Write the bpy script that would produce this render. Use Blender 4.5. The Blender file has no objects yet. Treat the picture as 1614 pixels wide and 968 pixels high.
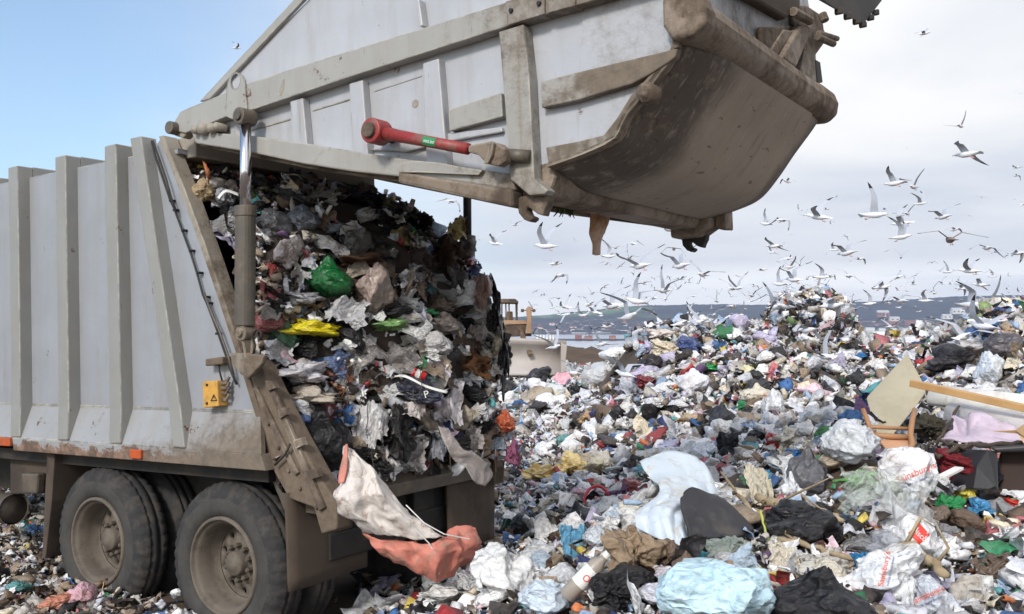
import bpy, bmesh, math, random
import numpy as np
from mathutils import Vector, Matrix, Euler
from mathutils.bvhtree import BVHTree
R = math.radians
scene = bpy.context.scene
col = scene.collection
rng = np.random.default_rng(7)
random.seed(7)

# ------------------------------------------------------------------ camera
CAMH, FPX, PCX, PCY, PITCH = 2.2, 1500.0, 807.0, 484.0, R(1.18)
cam_d = bpy.data.cameras.new("camera"); cam = bpy.data.objects.new("camera", cam_d); col.objects.link(cam)
cam_d.sensor_width = 36; cam_d.lens = 36 * FPX / 1614; cam_d.clip_start = 0.05; cam_d.clip_end = 20000
cam.location = (0, 0, CAMH); cam.rotation_euler = (R(90) + PITCH, 0, 0)
scene.camera = cam

# ------------------------------------------------------------------ sky, sun, exposure
SUN_EL, SUN_AZ = R(34), R(205)      # azimuth clockwise from +Y (view direction)
world = bpy.data.worlds.new("World"); scene.world = world; world.use_nodes = True
nt = world.node_tree; nt.nodes.clear()
N = nt.nodes.new; L = nt.links.new
wo = N("ShaderNodeOutputWorld"); bg = N("ShaderNodeBackground"); sky = N("ShaderNodeTexSky")
sky.sky_type = 'NISHITA'; sky.sun_disc = False; sky.sun_elevation = SUN_EL; sky.sun_rotation = SUN_AZ
sky.air_density = 1.0; sky.dust_density = 1.2; sky.ozone_density = 1.5
bg.inputs[1].default_value = 0.115
tc = N("ShaderNodeTexCoord"); sep = N("ShaderNodeSeparateXYZ"); L(tc.outputs['Generated'], sep.inputs[0])
def wmath(op, a, b=None, c=None, clamp=False):
    m = N("ShaderNodeMath"); m.operation = op; m.use_clamp = clamp
    for i, x in enumerate((a, b, c)):
        if x is None: continue
        if isinstance(x, (int, float)): m.inputs[i].default_value = x
        else: L(x, m.inputs[i])
    return m.outputs[0]
# stretched cloud coordinates: direction / (z + k) like a flat cloud layer
zc = wmath('MAXIMUM', sep.outputs[2], 0.0)
den = wmath('ADD', zc, 0.10)
cx = wmath('DIVIDE', sep.outputs[0], den); cy = wmath('DIVIDE', sep.outputs[1], den)
comb = N("ShaderNodeCombineXYZ"); L(cx, comb.inputs[0]); L(cy, comb.inputs[1])
def wnoise(scale, detail, off, dist=0.0, sx=1.0):
    mp = N("ShaderNodeMapping"); L(comb.outputs[0], mp.inputs[0])
    mp.inputs['Location'].default_value = off; mp.inputs['Scale'].default_value = (scale * sx, scale, 1)
    n = N("ShaderNodeTexNoise"); n.inputs['Scale'].default_value = 1.0; n.inputs['Detail'].default_value = detail
    n.inputs['Roughness'].default_value = 0.5; n.inputs['Distortion'].default_value = dist
    L(mp.outputs[0], n.inputs['Vector']); return n.outputs['Fac']
big = wnoise(0.30, 3, (3.1, 1.7, 0)); small = wnoise(0.9, 5, (0.4, 6.2, 0), 0.4)
# the cloud deck thins out towards the left of the view: blue there
side = wmath('MULTIPLY_ADD', sep.outputs[0], 2.3, 1.0)         # x=-0.45 -> -0.03, 0 -> 1
nb = wmath('MULTIPLY_ADD', big, 1.1, -0.55)
cov = wmath('ADD', wmath('ADD', side, nb), wmath('MULTIPLY_ADD', small, 0.5, -0.25), clamp=True)
cov = wmath('MAXIMUM', wmath('SMOOTH_MAX', cov, 0.10, 0.1), 0.0, clamp=True)
# cloud tone: grey-lavender bellies, white between, bright band low down
tone = wmath('ADD', wmath('MULTIPLY', big, 0.55), wmath('MULTIPLY', small, 0.45))
ramp = N("ShaderNodeValToRGB"); L(tone, ramp.inputs[0])
ramp.color_ramp.elements[0].position = 0.43; ramp.color_ramp.elements[0].color = (6.7, 6.95, 7.35, 1)
ramp.color_ramp.elements[1].position = 0.56; ramp.color_ramp.elements[1].color = (8.3, 8.3, 8.25, 1)
# grey band near elevation 4..9 degrees, bright strip below it
band = N("ShaderNodeValToRGB")
wob = wmath('MULTIPLY_ADD', small, 0.03, -0.015)
L(wmath('ADD', sep.outputs[2], wob), band.inputs[0])
els = band.color_ramp.elements
els[0].position = 0.0; els[0].color = (1.22, 1.22, 1.21, 1)
els[1].position = 0.050; els[1].color = (1.24, 1.24, 1.23, 1)
for p, c_ in ((0.068, (0.85, 0.875, 0.925, 1)), (0.115, (0.85, 0.88, 0.93, 1)), (0.19, (1.0, 1.0, 1.0, 1)), (1.0, (0.95, 0.96, 1.0, 1))):
    e = els.new(p); e.color = c_
mul = N("ShaderNodeMix"); mul.data_type = 'RGBA'; mul.blend_type = 'MULTIPLY'; mul.inputs[0].default_value = 1
L(ramp.outputs[0], mul.inputs[6]); L(band.outputs[0], mul.inputs[7])
skyg = N("ShaderNodeMix"); skyg.data_type = 'RGBA'; skyg.blend_type = 'MULTIPLY'; skyg.inputs[0].default_value = 1
L(sky.outputs[0], skyg.inputs[6]); skyg.inputs[7].default_value = (1.45, 1.58, 1.62, 1)
mx = N("ShaderNodeMix"); mx.data_type = 'RGBA'; L(cov, mx.inputs[0]); L(skyg.outputs[2], mx.inputs[6]); L(mul.outputs[2], mx.inputs[7])
L(mx.outputs[2], bg.inputs[0]); L(bg.outputs[0], wo.inputs[0])

sun_d = bpy.data.lights.new("sun", 'SUN'); sun = bpy.data.objects.new("sun", sun_d); col.objects.link(sun)
sun_d.energy = 2.5; sun_d.angle = R(10); sun_d.color = (1.0, 0.95, 0.88)
sdir = Vector((math.sin(SUN_AZ) * math.cos(SUN_EL), math.cos(SUN_AZ) * math.cos(SUN_EL), math.sin(SUN_EL)))
sun.rotation_euler = sdir.to_track_quat('Z', 'Y').to_euler(); sun.location = (0, 0, 60)
scene.view_settings.view_transform = 'Standard'; scene.view_settings.look = 'None'
scene.view_settings.exposure = 0.16; scene.view_settings.gamma = 1.0
scene.cycles.volume_bounces = 0; scene.cycles.max_bounces = 6
scene.cycles.use_adaptive_sampling = True

# ------------------------------------------------------------------ camera geometry used to read real places off the photograph
ct, st = math.cos(PITCH), math.sin(PITCH)
def ray(px, py):
    x, y, z = (px - PCX) / FPX, 1.0, -(py - PCY) / FPX
    return Vector((x, y * ct - z * st, y * st + z * ct))
def at(px, py, Y):
    d = ray(px, py); return Vector((0, 0, CAMH)) + d * (Y / d.y)
# truck frame: x rearward, y across to the far side, z up; the truck stands nose-down 1.6 degrees
PHI = R(33.7); TPITCH = R(1.6)
T0 = Vector((-1.972, 6.5, 0.0))
MT = Matrix.Translation(T0) @ Euler((0, -TPITCH, -PHI)).to_matrix().to_4x4()
MTi = MT.inverted()
WID = 2.15
def TL(px, py, v=0.0):                # pixel -> truck (x, z) in the plane y = v
    o = MTi @ Vector((0, 0, CAMH)); d = MTi.to_3x3() @ ray(px, py)
    t = (v - o.y) / d.y; p = o + d * t
    return (p.x, p.z)
def TS(px, py, s):                    # pixel -> truck (y, z) in the plane x = s
    o = MTi @ Vector((0, 0, CAMH)); d = MTi.to_3x3() @ ray(px, py)
    t = (s - o.x) / d.x; p = o + d * t
    return (p.y, p.z)

# ------------------------------------------------------------------ helpers
def lin(r, g, b, k=1.0):
    f = lambda v: ((v / 255 + 0.055) / 1.055) ** 2.4 if v > 10 else v / 255 / 12.92
    return (f(r) * k, f(g) * k, f(b) * k, 1.0)
class MB:
    def __init__(s): s.v = []; s.f = []; s.m = []
    def add(s, vs, fs, m=0):
        o = len(s.v); s.v += [tuple(p) for p in vs]; s.f += [tuple(i + o for i in f) for f in fs]; s.m += [m] * len(fs); return s
    def prism(s, poly, v0, v1, m=0):   # poly of (x, z) extruded along y
        n = len(poly)
        a = sum(poly[i][0] * poly[(i + 1) % n][1] - poly[(i + 1) % n][0] * poly[i][1] for i in range(n))
        if a < 0: poly = poly[::-1]
        vs = [(p[0], v0, p[1]) for p in poly] + [(p[0], v1, p[1]) for p in poly]
        fs = [tuple(range(n)), tuple(range(2 * n - 1, n - 1, -1))]
        fs += [(i, i + n, (i + 1) % n + n, (i + 1) % n) for i in range(n)]
        return s.add(vs, fs, m)
    def box(s, x0, x1, y0, y1, z0, z1, m=0):
        return s.prism([(x0, z0), (x1, z0), (x1, z1), (x0, z1)], y0, y1, m)
    def tube(s, pts, r, n=8, m=0, cap=True):
        pts = [Vector(p) for p in pts]; rs = r if isinstance(r, (list, tuple)) else [r] * len(pts)
        vs = []; u = None
        for i, p in enumerate(pts):
            d = (pts[min(i + 1, len(pts) - 1)] - pts[max(i - 1, 0)]).normalized()
            if u is None: u = d.orthogonal().normalized()
            u = (u - d * u.dot(d)).normalized(); w = d.cross(u)
            for k in range(n):
                a = 2 * math.pi * k / n; vs.append(p + (u * math.cos(a) + w * math.sin(a)) * rs[i])
        fs = [(i * n + k, i * n + (k + 1) % n, (i + 1) * n + (k + 1) % n, (i + 1) * n + k) for i in range(len(pts) - 1) for k in range(n)]
        if cap: fs += [tuple(range(n - 1, -1, -1)), tuple(range((len(pts) - 1) * n, len(pts) * n))]
        return s.add(vs, fs, m)
    def lathe_y(s, prof, cx_, cz_, n=48, y0=0.0, m=0, mod=None):   # prof of (radius, y)
        vs = []
        for j, (r, y) in enumerate(prof):
            for k in range(n):
                a = 2 * math.pi * k / n; rr = r + (mod(j, k) if mod else 0)
                vs.append((cx_ + rr * math.cos(a), y0 + y, cz_ + rr * math.sin(a)))
        fs = [(j * n + k, j * n + (k + 1) % n, (j + 1) * n + (k + 1) % n, (j + 1) * n + k) for j in range(len(prof) - 1) for k in range(n)]
        return s.add(vs, fs, m)
    def obb(s, c, ax, ay, az, m=0):    # half-axis vectors
        c, ax, ay, az = map(Vector, (c, ax, ay, az))
        vs = [c + ax * i + ay * j + az * k for i in (-1, 1) for j in (-1, 1) for k in (-1, 1)]
        return s.add(vs, [(0, 1, 3, 2), (4, 6, 7, 5), (0, 4, 5, 1), (2, 3, 7, 6), (0, 2, 6, 4), (1, 5, 7, 3)], m)
    def bar(s, a, b, w, h, up=(0, 0, 1), m=0):
        a, b = Vector(a), Vector(b); d = (b - a); u = Vector(up); sd = d.cross(u).normalized(); uu = sd.cross(d).normalized()
        return s.obb((a + b) / 2, d / 2, sd * w / 2, uu * h / 2, m)
def fixn(me):
    bm = bmesh.new(); bm.from_mesh(me); bmesh.ops.recalc_face_normals(bm, faces=bm.faces); bm.to_mesh(me); bm.free()
def link(name, me, parent=None, color=None):
    o = bpy.data.objects.new(name, me); col.objects.link(o)
    if parent is not None: o.parent = parent
    if color is not None: o.color = color
    return o
def build(name, mb, mats, parent=None, smooth=False, bevel=0.0, color=None, fix=True, seg=2):
    me = bpy.data.meshes.new(name); me.from_pydata([tuple(v) for v in mb.v], [], mb.f)
    if not isinstance(mats, (list, tuple)): mats = [mats]
    for m in mats: me.materials.append(m)
    if len(mats) > 1: me.polygons.foreach_set('material_index', mb.m)
    if fix: fixn(me)
    if smooth: me.polygons.foreach_set('use_smooth', [True] * len(me.polygons))
    o = link(name, me, parent, color)
    if bevel:
        b = o.modifiers.new('bevel', 'BEVEL'); b.width = bevel; b.segments = seg; b.limit_method = 'ANGLE'; b.angle_limit = R(40)
    return o
def tag(o, label=None, cat=None, group=None, kind=None):
    if label: o['label'] = label
    if cat: o['category'] = cat
    if group: o['group'] = group
    if kind: o['kind'] = kind
    return o
def empty(name, loc=(0, 0, 0)):
    o = bpy.data.objects.new(name, None); col.objects.link(o); o.location = loc; o.empty_display_size = 0.2; return o

# ------------------------------------------------------------------ materials
def mat(name, base=(0.5, 0.5, 0.5, 1), rough=0.6, metal=0.0, spec=0.5):
    m = bpy.data.materials.new(name); m.use_nodes = True; b = m.node_tree.nodes['Principled BSDF']
    b.inputs['Base Color'].default_value = base; b.inputs['Roughness'].default_value = rough
    b.inputs['Metallic'].default_value = metal; b.inputs['Specular IOR Level'].default_value = spec
    return m
class MN:      # small node-building helper for one material
    def __init__(s, m): s.m = m; s.t = m.node_tree; s.b = s.t.nodes['Principled BSDF']
    def n(s, k, **kw):
        x = s.t.nodes.new(k)
        for a, v in kw.items(): setattr(x, a, v)
        return x
    def l(s, a, b): s.t.links.new(a, b)
    def val(s, sock, x):
        if isinstance(x, (int, float, tuple)): sock.default_value = x
        else: s.l(x, sock)
    def math(s, op, a, b=0.0, c=None, clamp=False):
        m = s.n('ShaderNodeMath', operation=op, use_clamp=clamp); s.val(m.inputs[0], a); s.val(m.inputs[1], b)
        if c is not None: s.val(m.inputs[2], c)
        return m.outputs[0]
    def coord(s, kind='Object'): return s.n('ShaderNodeTexCoord').outputs[kind]
    def noise(s, vec, scale, detail=4, rough=0.55, dist=0.0, stretch=None):
        if stretch:
            mp = s.n('ShaderNodeMapping'); s.l(vec, mp.inputs[0]); mp.inputs['Scale'].default_value = stretch; vec = mp.outputs[0]
        x = s.n('ShaderNodeTexNoise'); s.l(vec, x.inputs['Vector']); x.inputs['Scale'].default_value = scale
        x.inputs['Detail'].default_value = detail; x.inputs['Roughness'].default_value = rough; x.inputs['Distortion'].default_value = dist
        return x.outputs['Fac']
    def step(s, v, lo, hi):
        m = s.n('ShaderNodeMapRange', interpolation_type='SMOOTHSTEP'); s.val(m.inputs[0], v); m.inputs[1].default_value = lo; m.inputs[2].default_value = hi
        return m.outputs[0]
    def mix(s, f, a, b, mode='MIX'):
        m = s.n('ShaderNodeMix', data_type='RGBA', blend_type=mode); s.val(m.inputs[0], f); s.val(m.inputs[6], a); s.val(m.inputs[7], b)
        return m.outputs[2]
    def bump(s, h, strength=0.3, dist=0.01):
        b = s.n('ShaderNodeBump'); s.l(h, b.inputs['Height']); b.inputs['Strength'].default_value = strength; b.inputs['Distance'].default_value = dist
        s.l(b.outputs[0], s.b.inputs['Normal'])

MUD = lin(118, 106, 93); MUDD = lin(74, 62, 52); RUST = lin(112, 70, 44)
def paint(name, base, a, b, c_, amp=1.0, mudc=MUD, rough=0.42, chips=True, peel=None):
    # a, b, c_: how the splashed mud thickens along the truck (x), with height (z), and overall
    m = mat(name, base, rough); k = MN(m); co = k.coord()
    sp = k.n('ShaderNodeSeparateXYZ'); k.l(co, sp.inputs[0])
    n1 = k.noise(co, 2.2, 6, 0.62); n2 = k.noise(co, 14, 5, 0.7); n3 = k.noise(co, 3.0, 4, 0.6, 0, (3.0, 3.0, 0.35))
    lev = k.math('ADD', k.math('MULTIPLY_ADD', sp.outputs[0], a, c_), k.math('MULTIPLY', sp.outputs[2], b))
    lev = k.math('ADD', lev, k.math('MULTIPLY_ADD', n1, 1.5 * amp, -0.75 * amp))
    lev = k.math('ADD', lev, k.math('MULTIPLY_ADD', n2, 0.7 * amp, -0.35 * amp))
    mud = k.step(lev, 0.1, 0.75)
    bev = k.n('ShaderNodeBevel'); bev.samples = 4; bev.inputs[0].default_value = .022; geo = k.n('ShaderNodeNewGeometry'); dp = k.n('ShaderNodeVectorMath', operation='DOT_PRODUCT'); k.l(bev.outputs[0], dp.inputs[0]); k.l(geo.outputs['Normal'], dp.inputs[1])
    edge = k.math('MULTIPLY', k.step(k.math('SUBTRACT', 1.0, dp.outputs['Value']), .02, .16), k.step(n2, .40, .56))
    run = k.noise(co, 5.0, 5, .65, .3, (2.6, 2.6, .16)); rn = k.math('MULTIPLY', k.step(run, .60, .74), .55)
    scr = k.noise(co, 3.0, 3, .6, .2, (14, 14, 1.2)); sc_ = k.math('MULTIPLY', k.step(scr, .70, .74), .5)
    film = k.math('MULTIPLY', k.step(n3, 0.42, 0.75), 0.30)
    tone = k.mix(k.step(n1, 0.3, 0.7), tuple(x * 0.93 for x in base[:3]) + (1,), tuple(min(1, x * 1.05) for x in base[:3]) + (1,))
    c1 = k.mix(film, tone, lin(140, 132, 118))
    if chips:
        c1 = k.mix(rn, c1, lin(128, 112, 94)); c1 = k.mix(sc_, c1, lin(92, 84, 76))
        ch = k.noise(co, 5, 8, 0.78); cm = k.step(ch, 0.635, 0.65); c1 = k.mix(cm, c1, k.mix(n1, RUST, lin(74, 58, 48)))
        c1 = k.mix(edge, c1, k.mix(k.step(n1, .46, .56), lin(198, 192, 174), lin(84, 68, 56)))  # edges: brown wear, plus a cream highlight put into the paint colour
    if peel is not None:      # flaked paint along the bottom edge
        pn = k.noise(co, 7, 6, .7, .6); pl = k.step(k.math('ADD', sp.outputs[2], k.math('MULTIPLY_ADD', pn, -.34, .17)), peel + .012, peel); c1 = k.mix(pl, c1, k.mix(k.step(n2, .4, .6), lin(138, 112, 96), lin(98, 80, 68)))
    mc = k.mix(k.step(n2, 0.35, 0.7), mudc, tuple(x * 0.68 for x in mudc[:3]) + (1,))
    k.l(k.mix(mud, c1, mc), k.b.inputs['Base Color'])
    k.l(k.math('MULTIPLY_ADD', mud, 0.45, rough), k.b.inputs['Roughness'])
    k.bump(k.math('ADD', k.math('MULTIPLY', mud, k.math('ADD', n2, 0.6)), k.math('MULTIPLY', n1, 1.6)), 0.35, 0.012)
    return m
M = {}
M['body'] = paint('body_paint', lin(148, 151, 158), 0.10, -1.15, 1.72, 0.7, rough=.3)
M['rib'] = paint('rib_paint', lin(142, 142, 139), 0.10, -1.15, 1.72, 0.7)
M['kick'] = paint('lower_body_paint', lin(150, 151, 153), 0.62, -1.6, 2.80, 0.9, peel=1.325)
M['gate'] = paint('tailgate_paint', lin(172, 174, 180), 0.30, 0.0, -0.72, 0.9)
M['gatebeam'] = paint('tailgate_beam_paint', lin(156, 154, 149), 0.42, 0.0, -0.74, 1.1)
M['gaterail'] = paint('tailgate_rail_paint', lin(158, 155, 150), 0.40, 0.0, -0.50, 1.5)
M['shell'] = paint('muddy_shell', lin(146, 131, 116), 0.0, 0.0, 0.45, 1.3, lin(108, 93, 80), 0.6, True)
def shell_mat():
    m = mat('hopper_shell_mud', lin(128, 112, 97), .7); k = MN(m); co = k.coord(); sp = k.n('ShaderNodeSeparateXYZ'); k.l(co, sp.inputs[0])
    n1 = k.noise(co, 1.6, 6, .65); n2 = k.noise(co, 9, 6, .7); n3 = k.noise(co, 6, 4, .6, .2, (.5, 3, .5))
    c1 = k.mix(n1, lin(134, 121, 108), lin(174, 160, 144)); c1 = k.mix(k.math('MULTIPLY', k.step(n3, .55, .75), .4), c1, lin(84, 72, 62))
    # a darker band that follows the near edge, and a thinner one at the far edge
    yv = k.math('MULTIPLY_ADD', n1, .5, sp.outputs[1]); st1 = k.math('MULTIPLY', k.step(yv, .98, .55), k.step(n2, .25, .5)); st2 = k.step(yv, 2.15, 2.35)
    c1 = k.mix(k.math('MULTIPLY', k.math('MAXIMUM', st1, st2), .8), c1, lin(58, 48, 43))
    scr = k.noise(co, 4, 4, .6, .3, (9, 2, 1.5)); c1 = k.mix(k.math('MULTIPLY', k.step(scr, .64, .68), .6), c1, lin(56, 46, 40)); sc2 = k.noise(co, 3, 4, .6, .2, (2, 14, 2)); c1 = k.mix(k.math('MULTIPLY', k.step(sc2, .62, .68), .5), c1, lin(176, 168, 160))
    chp = k.noise(co, 11, 6, .75); c1 = k.mix(k.math('MULTIPLY', k.step(chp, .66, .68), .6), c1, lin(150, 110, 92))
    k.l(c1, k.b.inputs['Base Color']); k.l(k.math('MULTIPLY_ADD', n2, .3, .5), k.b.inputs['Roughness']); k.bump(k.math('ADD', n1, k.math('MULTIPLY', n2, .4)), .4, .015); return m
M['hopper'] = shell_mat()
M['bank'] = None
M['mudsteel'] = paint('muddy_steel', lin(130, 116, 102), 0.0, 0.0, 0.45, 1.5, lin(92, 79, 68), 0.8, True)
M['frame'] = paint('rear_frame_paint', lin(150, 142, 130), 0.0, -0.5, 1.75, 1.2, lin(112, 98, 84), 0.7, True)

def simple(name, base, rough=0.6, metal=0.0, var=0.25, scale=8, dirt=None, dirtamt=0.5, bump=0.25, bd=0.01):
    m = mat(name, base, rough, metal); k = MN(m); co = k.coord()
    n1 = k.noise(co, scale, 6, 0.65); dark = tuple(x * (1 - var) for x in base[:3]) + (1,); lite = tuple(min(1, x * (1 + var)) for x in base[:3]) + (1,)
    c1 = k.mix(n1, dark, lite)
    if dirt:
        n2 = k.noise(co, scale * 0.6, 7, 0.7); c1 = k.mix(k.math('MULTIPLY', k.step(n2, 0.45, 0.62), dirtamt), c1, dirt)
    k.l(c1, k.b.inputs['Base Color']); k.bump(n1, bump, bd)
    return m
M['tyre'] = simple('tyre_rubber', lin(46, 45, 46), 0.85, 0, 0.3, 10, lin(92, 84, 76), 0.4, 0.5)
M['tyreside'] = simple('tyre_side_mud', lin(66, 63, 60), 0.85, 0, 0.25, 9, lin(50, 48, 47), 0.6, 0.4)
M['rim'] = simple('rim_mud', lin(104, 95, 85), 0.8, 0, 0.2, 9, lin(74, 66, 58), 0.6, 0.3)
M['black'] = simple('black_steel', lin(38, 35, 33), 0.7, 0, 0.3, 6, lin(70, 60, 50), 0.5)
M['flap'] = simple('mudflap_rubber', lin(80, 68, 58), 0.85, 0, 0.3, 3, lin(46, 40, 36), 0.7)
M['chrome'] = mat('chrome_rod', (0.75, 0.75, 0.78, 1), 0.15, 1.0)
M['barrel'] = simple('cylinder_barrel', lin(84, 78, 70), 0.5, 0.0, 0.25, 12, lin(112, 98, 84), 0.6)
M['red'] = simple('red_paint', lin(146, 50, 50), 0.5, 0, 0.15, 20, lin(120, 96, 84), 0.75, 0.2)
M['green'] = simple('green_sticker', lin(40, 130, 80), 0.4)
M['orange'] = simple('orange_reflector', lin(190, 84, 40), 0.35, 0, 0.2, 30, lin(110, 90, 70), 0.5)
M['yellowbox'] = simple('yellow_box', lin(206, 154, 66), 0.55, 0, 0.15, 20, lin(140, 118, 80), 0.6)
M['white'] = simple('white_print', lin(225, 225, 222), 0.6)
M['blackink'] = mat('black_ink', lin(25, 25, 28), 0.6)
M['redink'] = mat('red_ink', lin(222, 60, 50), 0.5)
M['orangeink'] = mat('orange_ink', lin(232, 92, 60), 0.5)
M['blueink'] = mat('blue_ink', lin(70, 92, 150), 0.5)
M['wood'] = simple('pine_wood', lin(196, 156, 106), 0.6, 0, 0.15, 6, lin(170, 120, 70), 0.4)
M['woodred'] = simple('chair_wood', lin(166, 122, 86), 0.5, 0, 0.15, 6)
M['board'] = simple('fibre_board', lin(190, 180, 156), 0.75, 0, 0.06, 3, lin(150, 140, 118), 0.35, 0.1)
M['soil'] = simple('brown_soil', lin(88, 74, 62), 0.95, 0, 0.35, 1.2, lin(56, 47, 40), 0.8, 0.9, 0.08)

M['bank'] = simple('bank_soil', lin(88, 73, 60), 0.95, 0, 0.35, 1.2, lin(78, 64, 52), 0.8, 0.9, 0.08)
def film_mat(name, rough, spec, bumps, dirtk, translucent=0.0):
    m = mat(name, (0.5, 0.5, 0.5, 1), rough, 0, spec); k = MN(m); co = k.coord(); oi = k.n('ShaderNodeObjectInfo')
    mp = k.n('ShaderNodeVectorMath', operation='ADD'); k.l(co, mp.inputs[0])
    cv = k.n('ShaderNodeCombineXYZ'); k.l(k.math('MULTIPLY', oi.outputs['Random'], 37.0), cv.inputs[0]); k.l(cv.outputs[0], mp.inputs[1]); co = mp.outputs[0]
    n1 = k.noise(co, 1.6, 6, 0.7); n2 = k.noise(co, 5, 6, 0.7, 1.5)
    k1 = k.math('MULTIPLY', k.step(n1, 0.5, 0.72), dirtk)
    dd = k.mix(1.0, oi.outputs['Color'], lin(168, 148, 122), 'MULTIPLY')
    c1 = k.mix(k1, oi.outputs['Color'], dd)
    c1 = k.mix(k.math('MULTIPLY', k.step(n2, 0.56, 0.66), dirtk * 0.5), c1, lin(96, 82, 66))
    vo = k.n('ShaderNodeTexVoronoi'); dsp = k.n('ShaderNodeVectorMath', operation='MULTIPLY_ADD'); nz = k.n('ShaderNodeTexNoise'); k.l(co, nz.inputs['Vector']); nz.inputs['Scale'].default_value = 3; k.l(nz.outputs['Color'], dsp.inputs[0]); dsp.inputs[1].default_value = (.35, .35, .35); k.l(co, dsp.inputs[2]); k.l(dsp.outputs[0], vo.inputs['Vector']); vo.inputs['Scale'].default_value = 6
    k.l(c1, k.b.inputs['Base Color']); k.bump(k.math('MULTIPLY_ADD', n2, .5, vo.outputs['Distance']), bumps, 0.05)
    if translucent:
        k.b.inputs['Transmission Weight'].default_value = 0.0
        k.b.inputs['Alpha'].default_value = 1 - translucent
    return m
M['film'] = film_mat('plastic_film', 0.28, 0.6, 0.6, 0.7)
M['clear'] = film_mat('thin_clear_film', 0.25, 0.6, 0.6, 0.3, 0.5)
M['cloth'] = film_mat('dirty_cloth', 0.85, 0.3, 0.6, 0.9)
M['blackbag'] = film_mat('black_bin_liner', 0.38, 0.4, 0.7, 0.25)
def attr_mat(name, rough):
    m = mat(name, (0.5, 0.5, 0.5, 1), rough); k = MN(m); co = k.coord(); at_ = k.n('ShaderNodeAttribute'); at_.attribute_name = 'Col'
    n2 = k.noise(co, 16, 5, 0.75, 1.0); n1 = k.noise(co, 5, 4, 0.7)
    c1 = k.mix(k.math('MULTIPLY', k.step(n2, 0.48, 0.66), 0.6), at_.outputs['Color'], lin(92, 78, 64))
    c1 = k.mix(k.math('MULTIPLY', k.step(n1, 0.60, 0.70), 0.35), c1, k.mix(1.0, c1, lin(240, 236, 232), 'MULTIPLY'))
    vo = k.n('ShaderNodeTexVoronoi'); k.l(co, vo.inputs['Vector']); vo.inputs['Scale'].default_value = 22
    k.l(c1, k.b.inputs['Base Color']); k.bump(k.math('MULTIPLY_ADD', n2, .6, vo.outputs['Distance']), 0.6, 0.02); return m
M['litter'] = attr_mat('mixed_litter', 0.55)
# ================================================================== THE TRUCK (built in its own frame)
truck = empty('garbage_truck'); truck.matrix_world = MT
tag(truck, 'grey garbage truck backed onto the tip with its tailgate raised and load spilling', 'garbage truck')
def P2(pts, v=0.0): return [TL(x, y, v) for x, y in pts]
Z_ROOF, Z_SEAM, Z_RT, Z_RB = 3.50, 1.629, 1.363, 1.26
XF = -5.6
REAR = [TL(255, 207), TL(296, 310), TL(337, 423), TL(382, 560), TL(440, 745)]
def rear_x(z):
    pts = sorted((p[1], p[0]) for p in REAR)
    if z <= pts[0][0]: return pts[0][1]
    if z >= pts[-1][0]: return pts[-1][1]
    for (z0, x0), (z1, x1) in zip(pts, pts[1:]):
        if z0 <= z <= z1: return x0 + (x1 - x0) * (z - z0) / (z1 - z0)
# body shell: the near side skin as the named part, roof, floor, far side as parts
sk = MB()
zs = [Z_ROOF + .08] + [Z_ROOF - i * 0.23 for i in range(0, 9)]; zs = [z for z in zs if z > Z_SEAM] + [Z_SEAM]
sk.prism([(XF, Z_ROOF), (-0.72, Z_ROOF), (rear_x(3.59) - .02, 3.60)] + [(rear_x(z), z) for z in zs[1:]] + [(XF, Z_SEAM)], 0.0, 0.035)
body = build('side_panel', sk, M['body'], truck, bevel=0.004)
# lower panel kicks out to the rail
lp = MB()
for (xa, xb) in ((XF, rear_x(1.5)),):
    y0, y1 = 0.0, -0.10
    vs = [(xa, y0, Z_SEAM - .003), (rear_x(Z_SEAM), y0, Z_SEAM - .003), (rear_x(Z_RT), y1, Z_RT), (xa, y1, Z_RT),
          (xa, y0 + .04, Z_SEAM - .003), (rear_x(Z_SEAM), y0 + .04, Z_SEAM - .003), (rear_x(Z_RT), y1 + .04, Z_RT - .01), (xa, y1 + .04, Z_RT - .01)]
    lp.add(vs, [(0, 1, 2, 3), (7, 6, 5, 4), (0, 4, 5, 1), (1, 5, 6, 2), (2, 6, 7, 3), (3, 7, 4, 0)])
build('lower_panel', lp, M['kick'], body, bevel=0.004)
rl = MB(); rl.prism([(-2.42, Z_RT), (rear_x(Z_RT), Z_RT), (rear_x(Z_RB), Z_RB), (-2.40, Z_RB)], -0.106, 0.02)
build('bottom_rail', rl, M['kick'], body, bevel=0.006)
rl = MB(); rl.prism([(XF, Z_RT), (-2.44, Z_RT), (-2.44, Z_RB + .03), (XF, Z_RB + .03)], -0.09, 0.02)
build('bottom_rail', rl, M['kick'], body, bevel=0.006)
sm = MB(); sm.prism([(XF, Z_SEAM + .006), (rear_x(Z_SEAM) - .02, Z_SEAM + .006), (rear_x(Z_SEAM) - .02, Z_SEAM - .012), (XF, Z_SEAM - .012)], -0.005, 0.01)
build('weld_seam', sm, M['rib'], body)
# vertical ribs (box section) that taper into the kicked-out lower panel; the same ribs cross the roof
def rib(xt, xb, ztop, w=0.145, dep=0.10):
    b = MB(); zt, zb = ztop, Z_RT + .01
    xs = Z_SEAM; xm = xt + (xb - xt) * (zt - xs) / (zt - zb)
    vs = []
    for (x, z, d) in ((xt, zt, dep), (xm, xs, dep), (xb, zb, dep + .012)):
        vs += [(x - w, -d, z), (x, -d, z), (x, 0.03 if z > Z_SEAM - .1 else -0.06, z), (x - w, 0.03 if z > Z_SEAM - .1 else -0.06, z)]
    fs = [(0, 1, 5, 4), (1, 2, 6, 5), (2, 3, 7, 6), (3, 0, 4, 7), (4, 5, 9, 8), (5, 6, 10, 9), (6, 7, 11, 10), (7, 4, 8, 11), (3, 2, 1, 0), (8, 9, 10, 11)]
    b.add(vs, fs); return build('rib', b, M['rib'], body, bevel=0.008)
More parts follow.
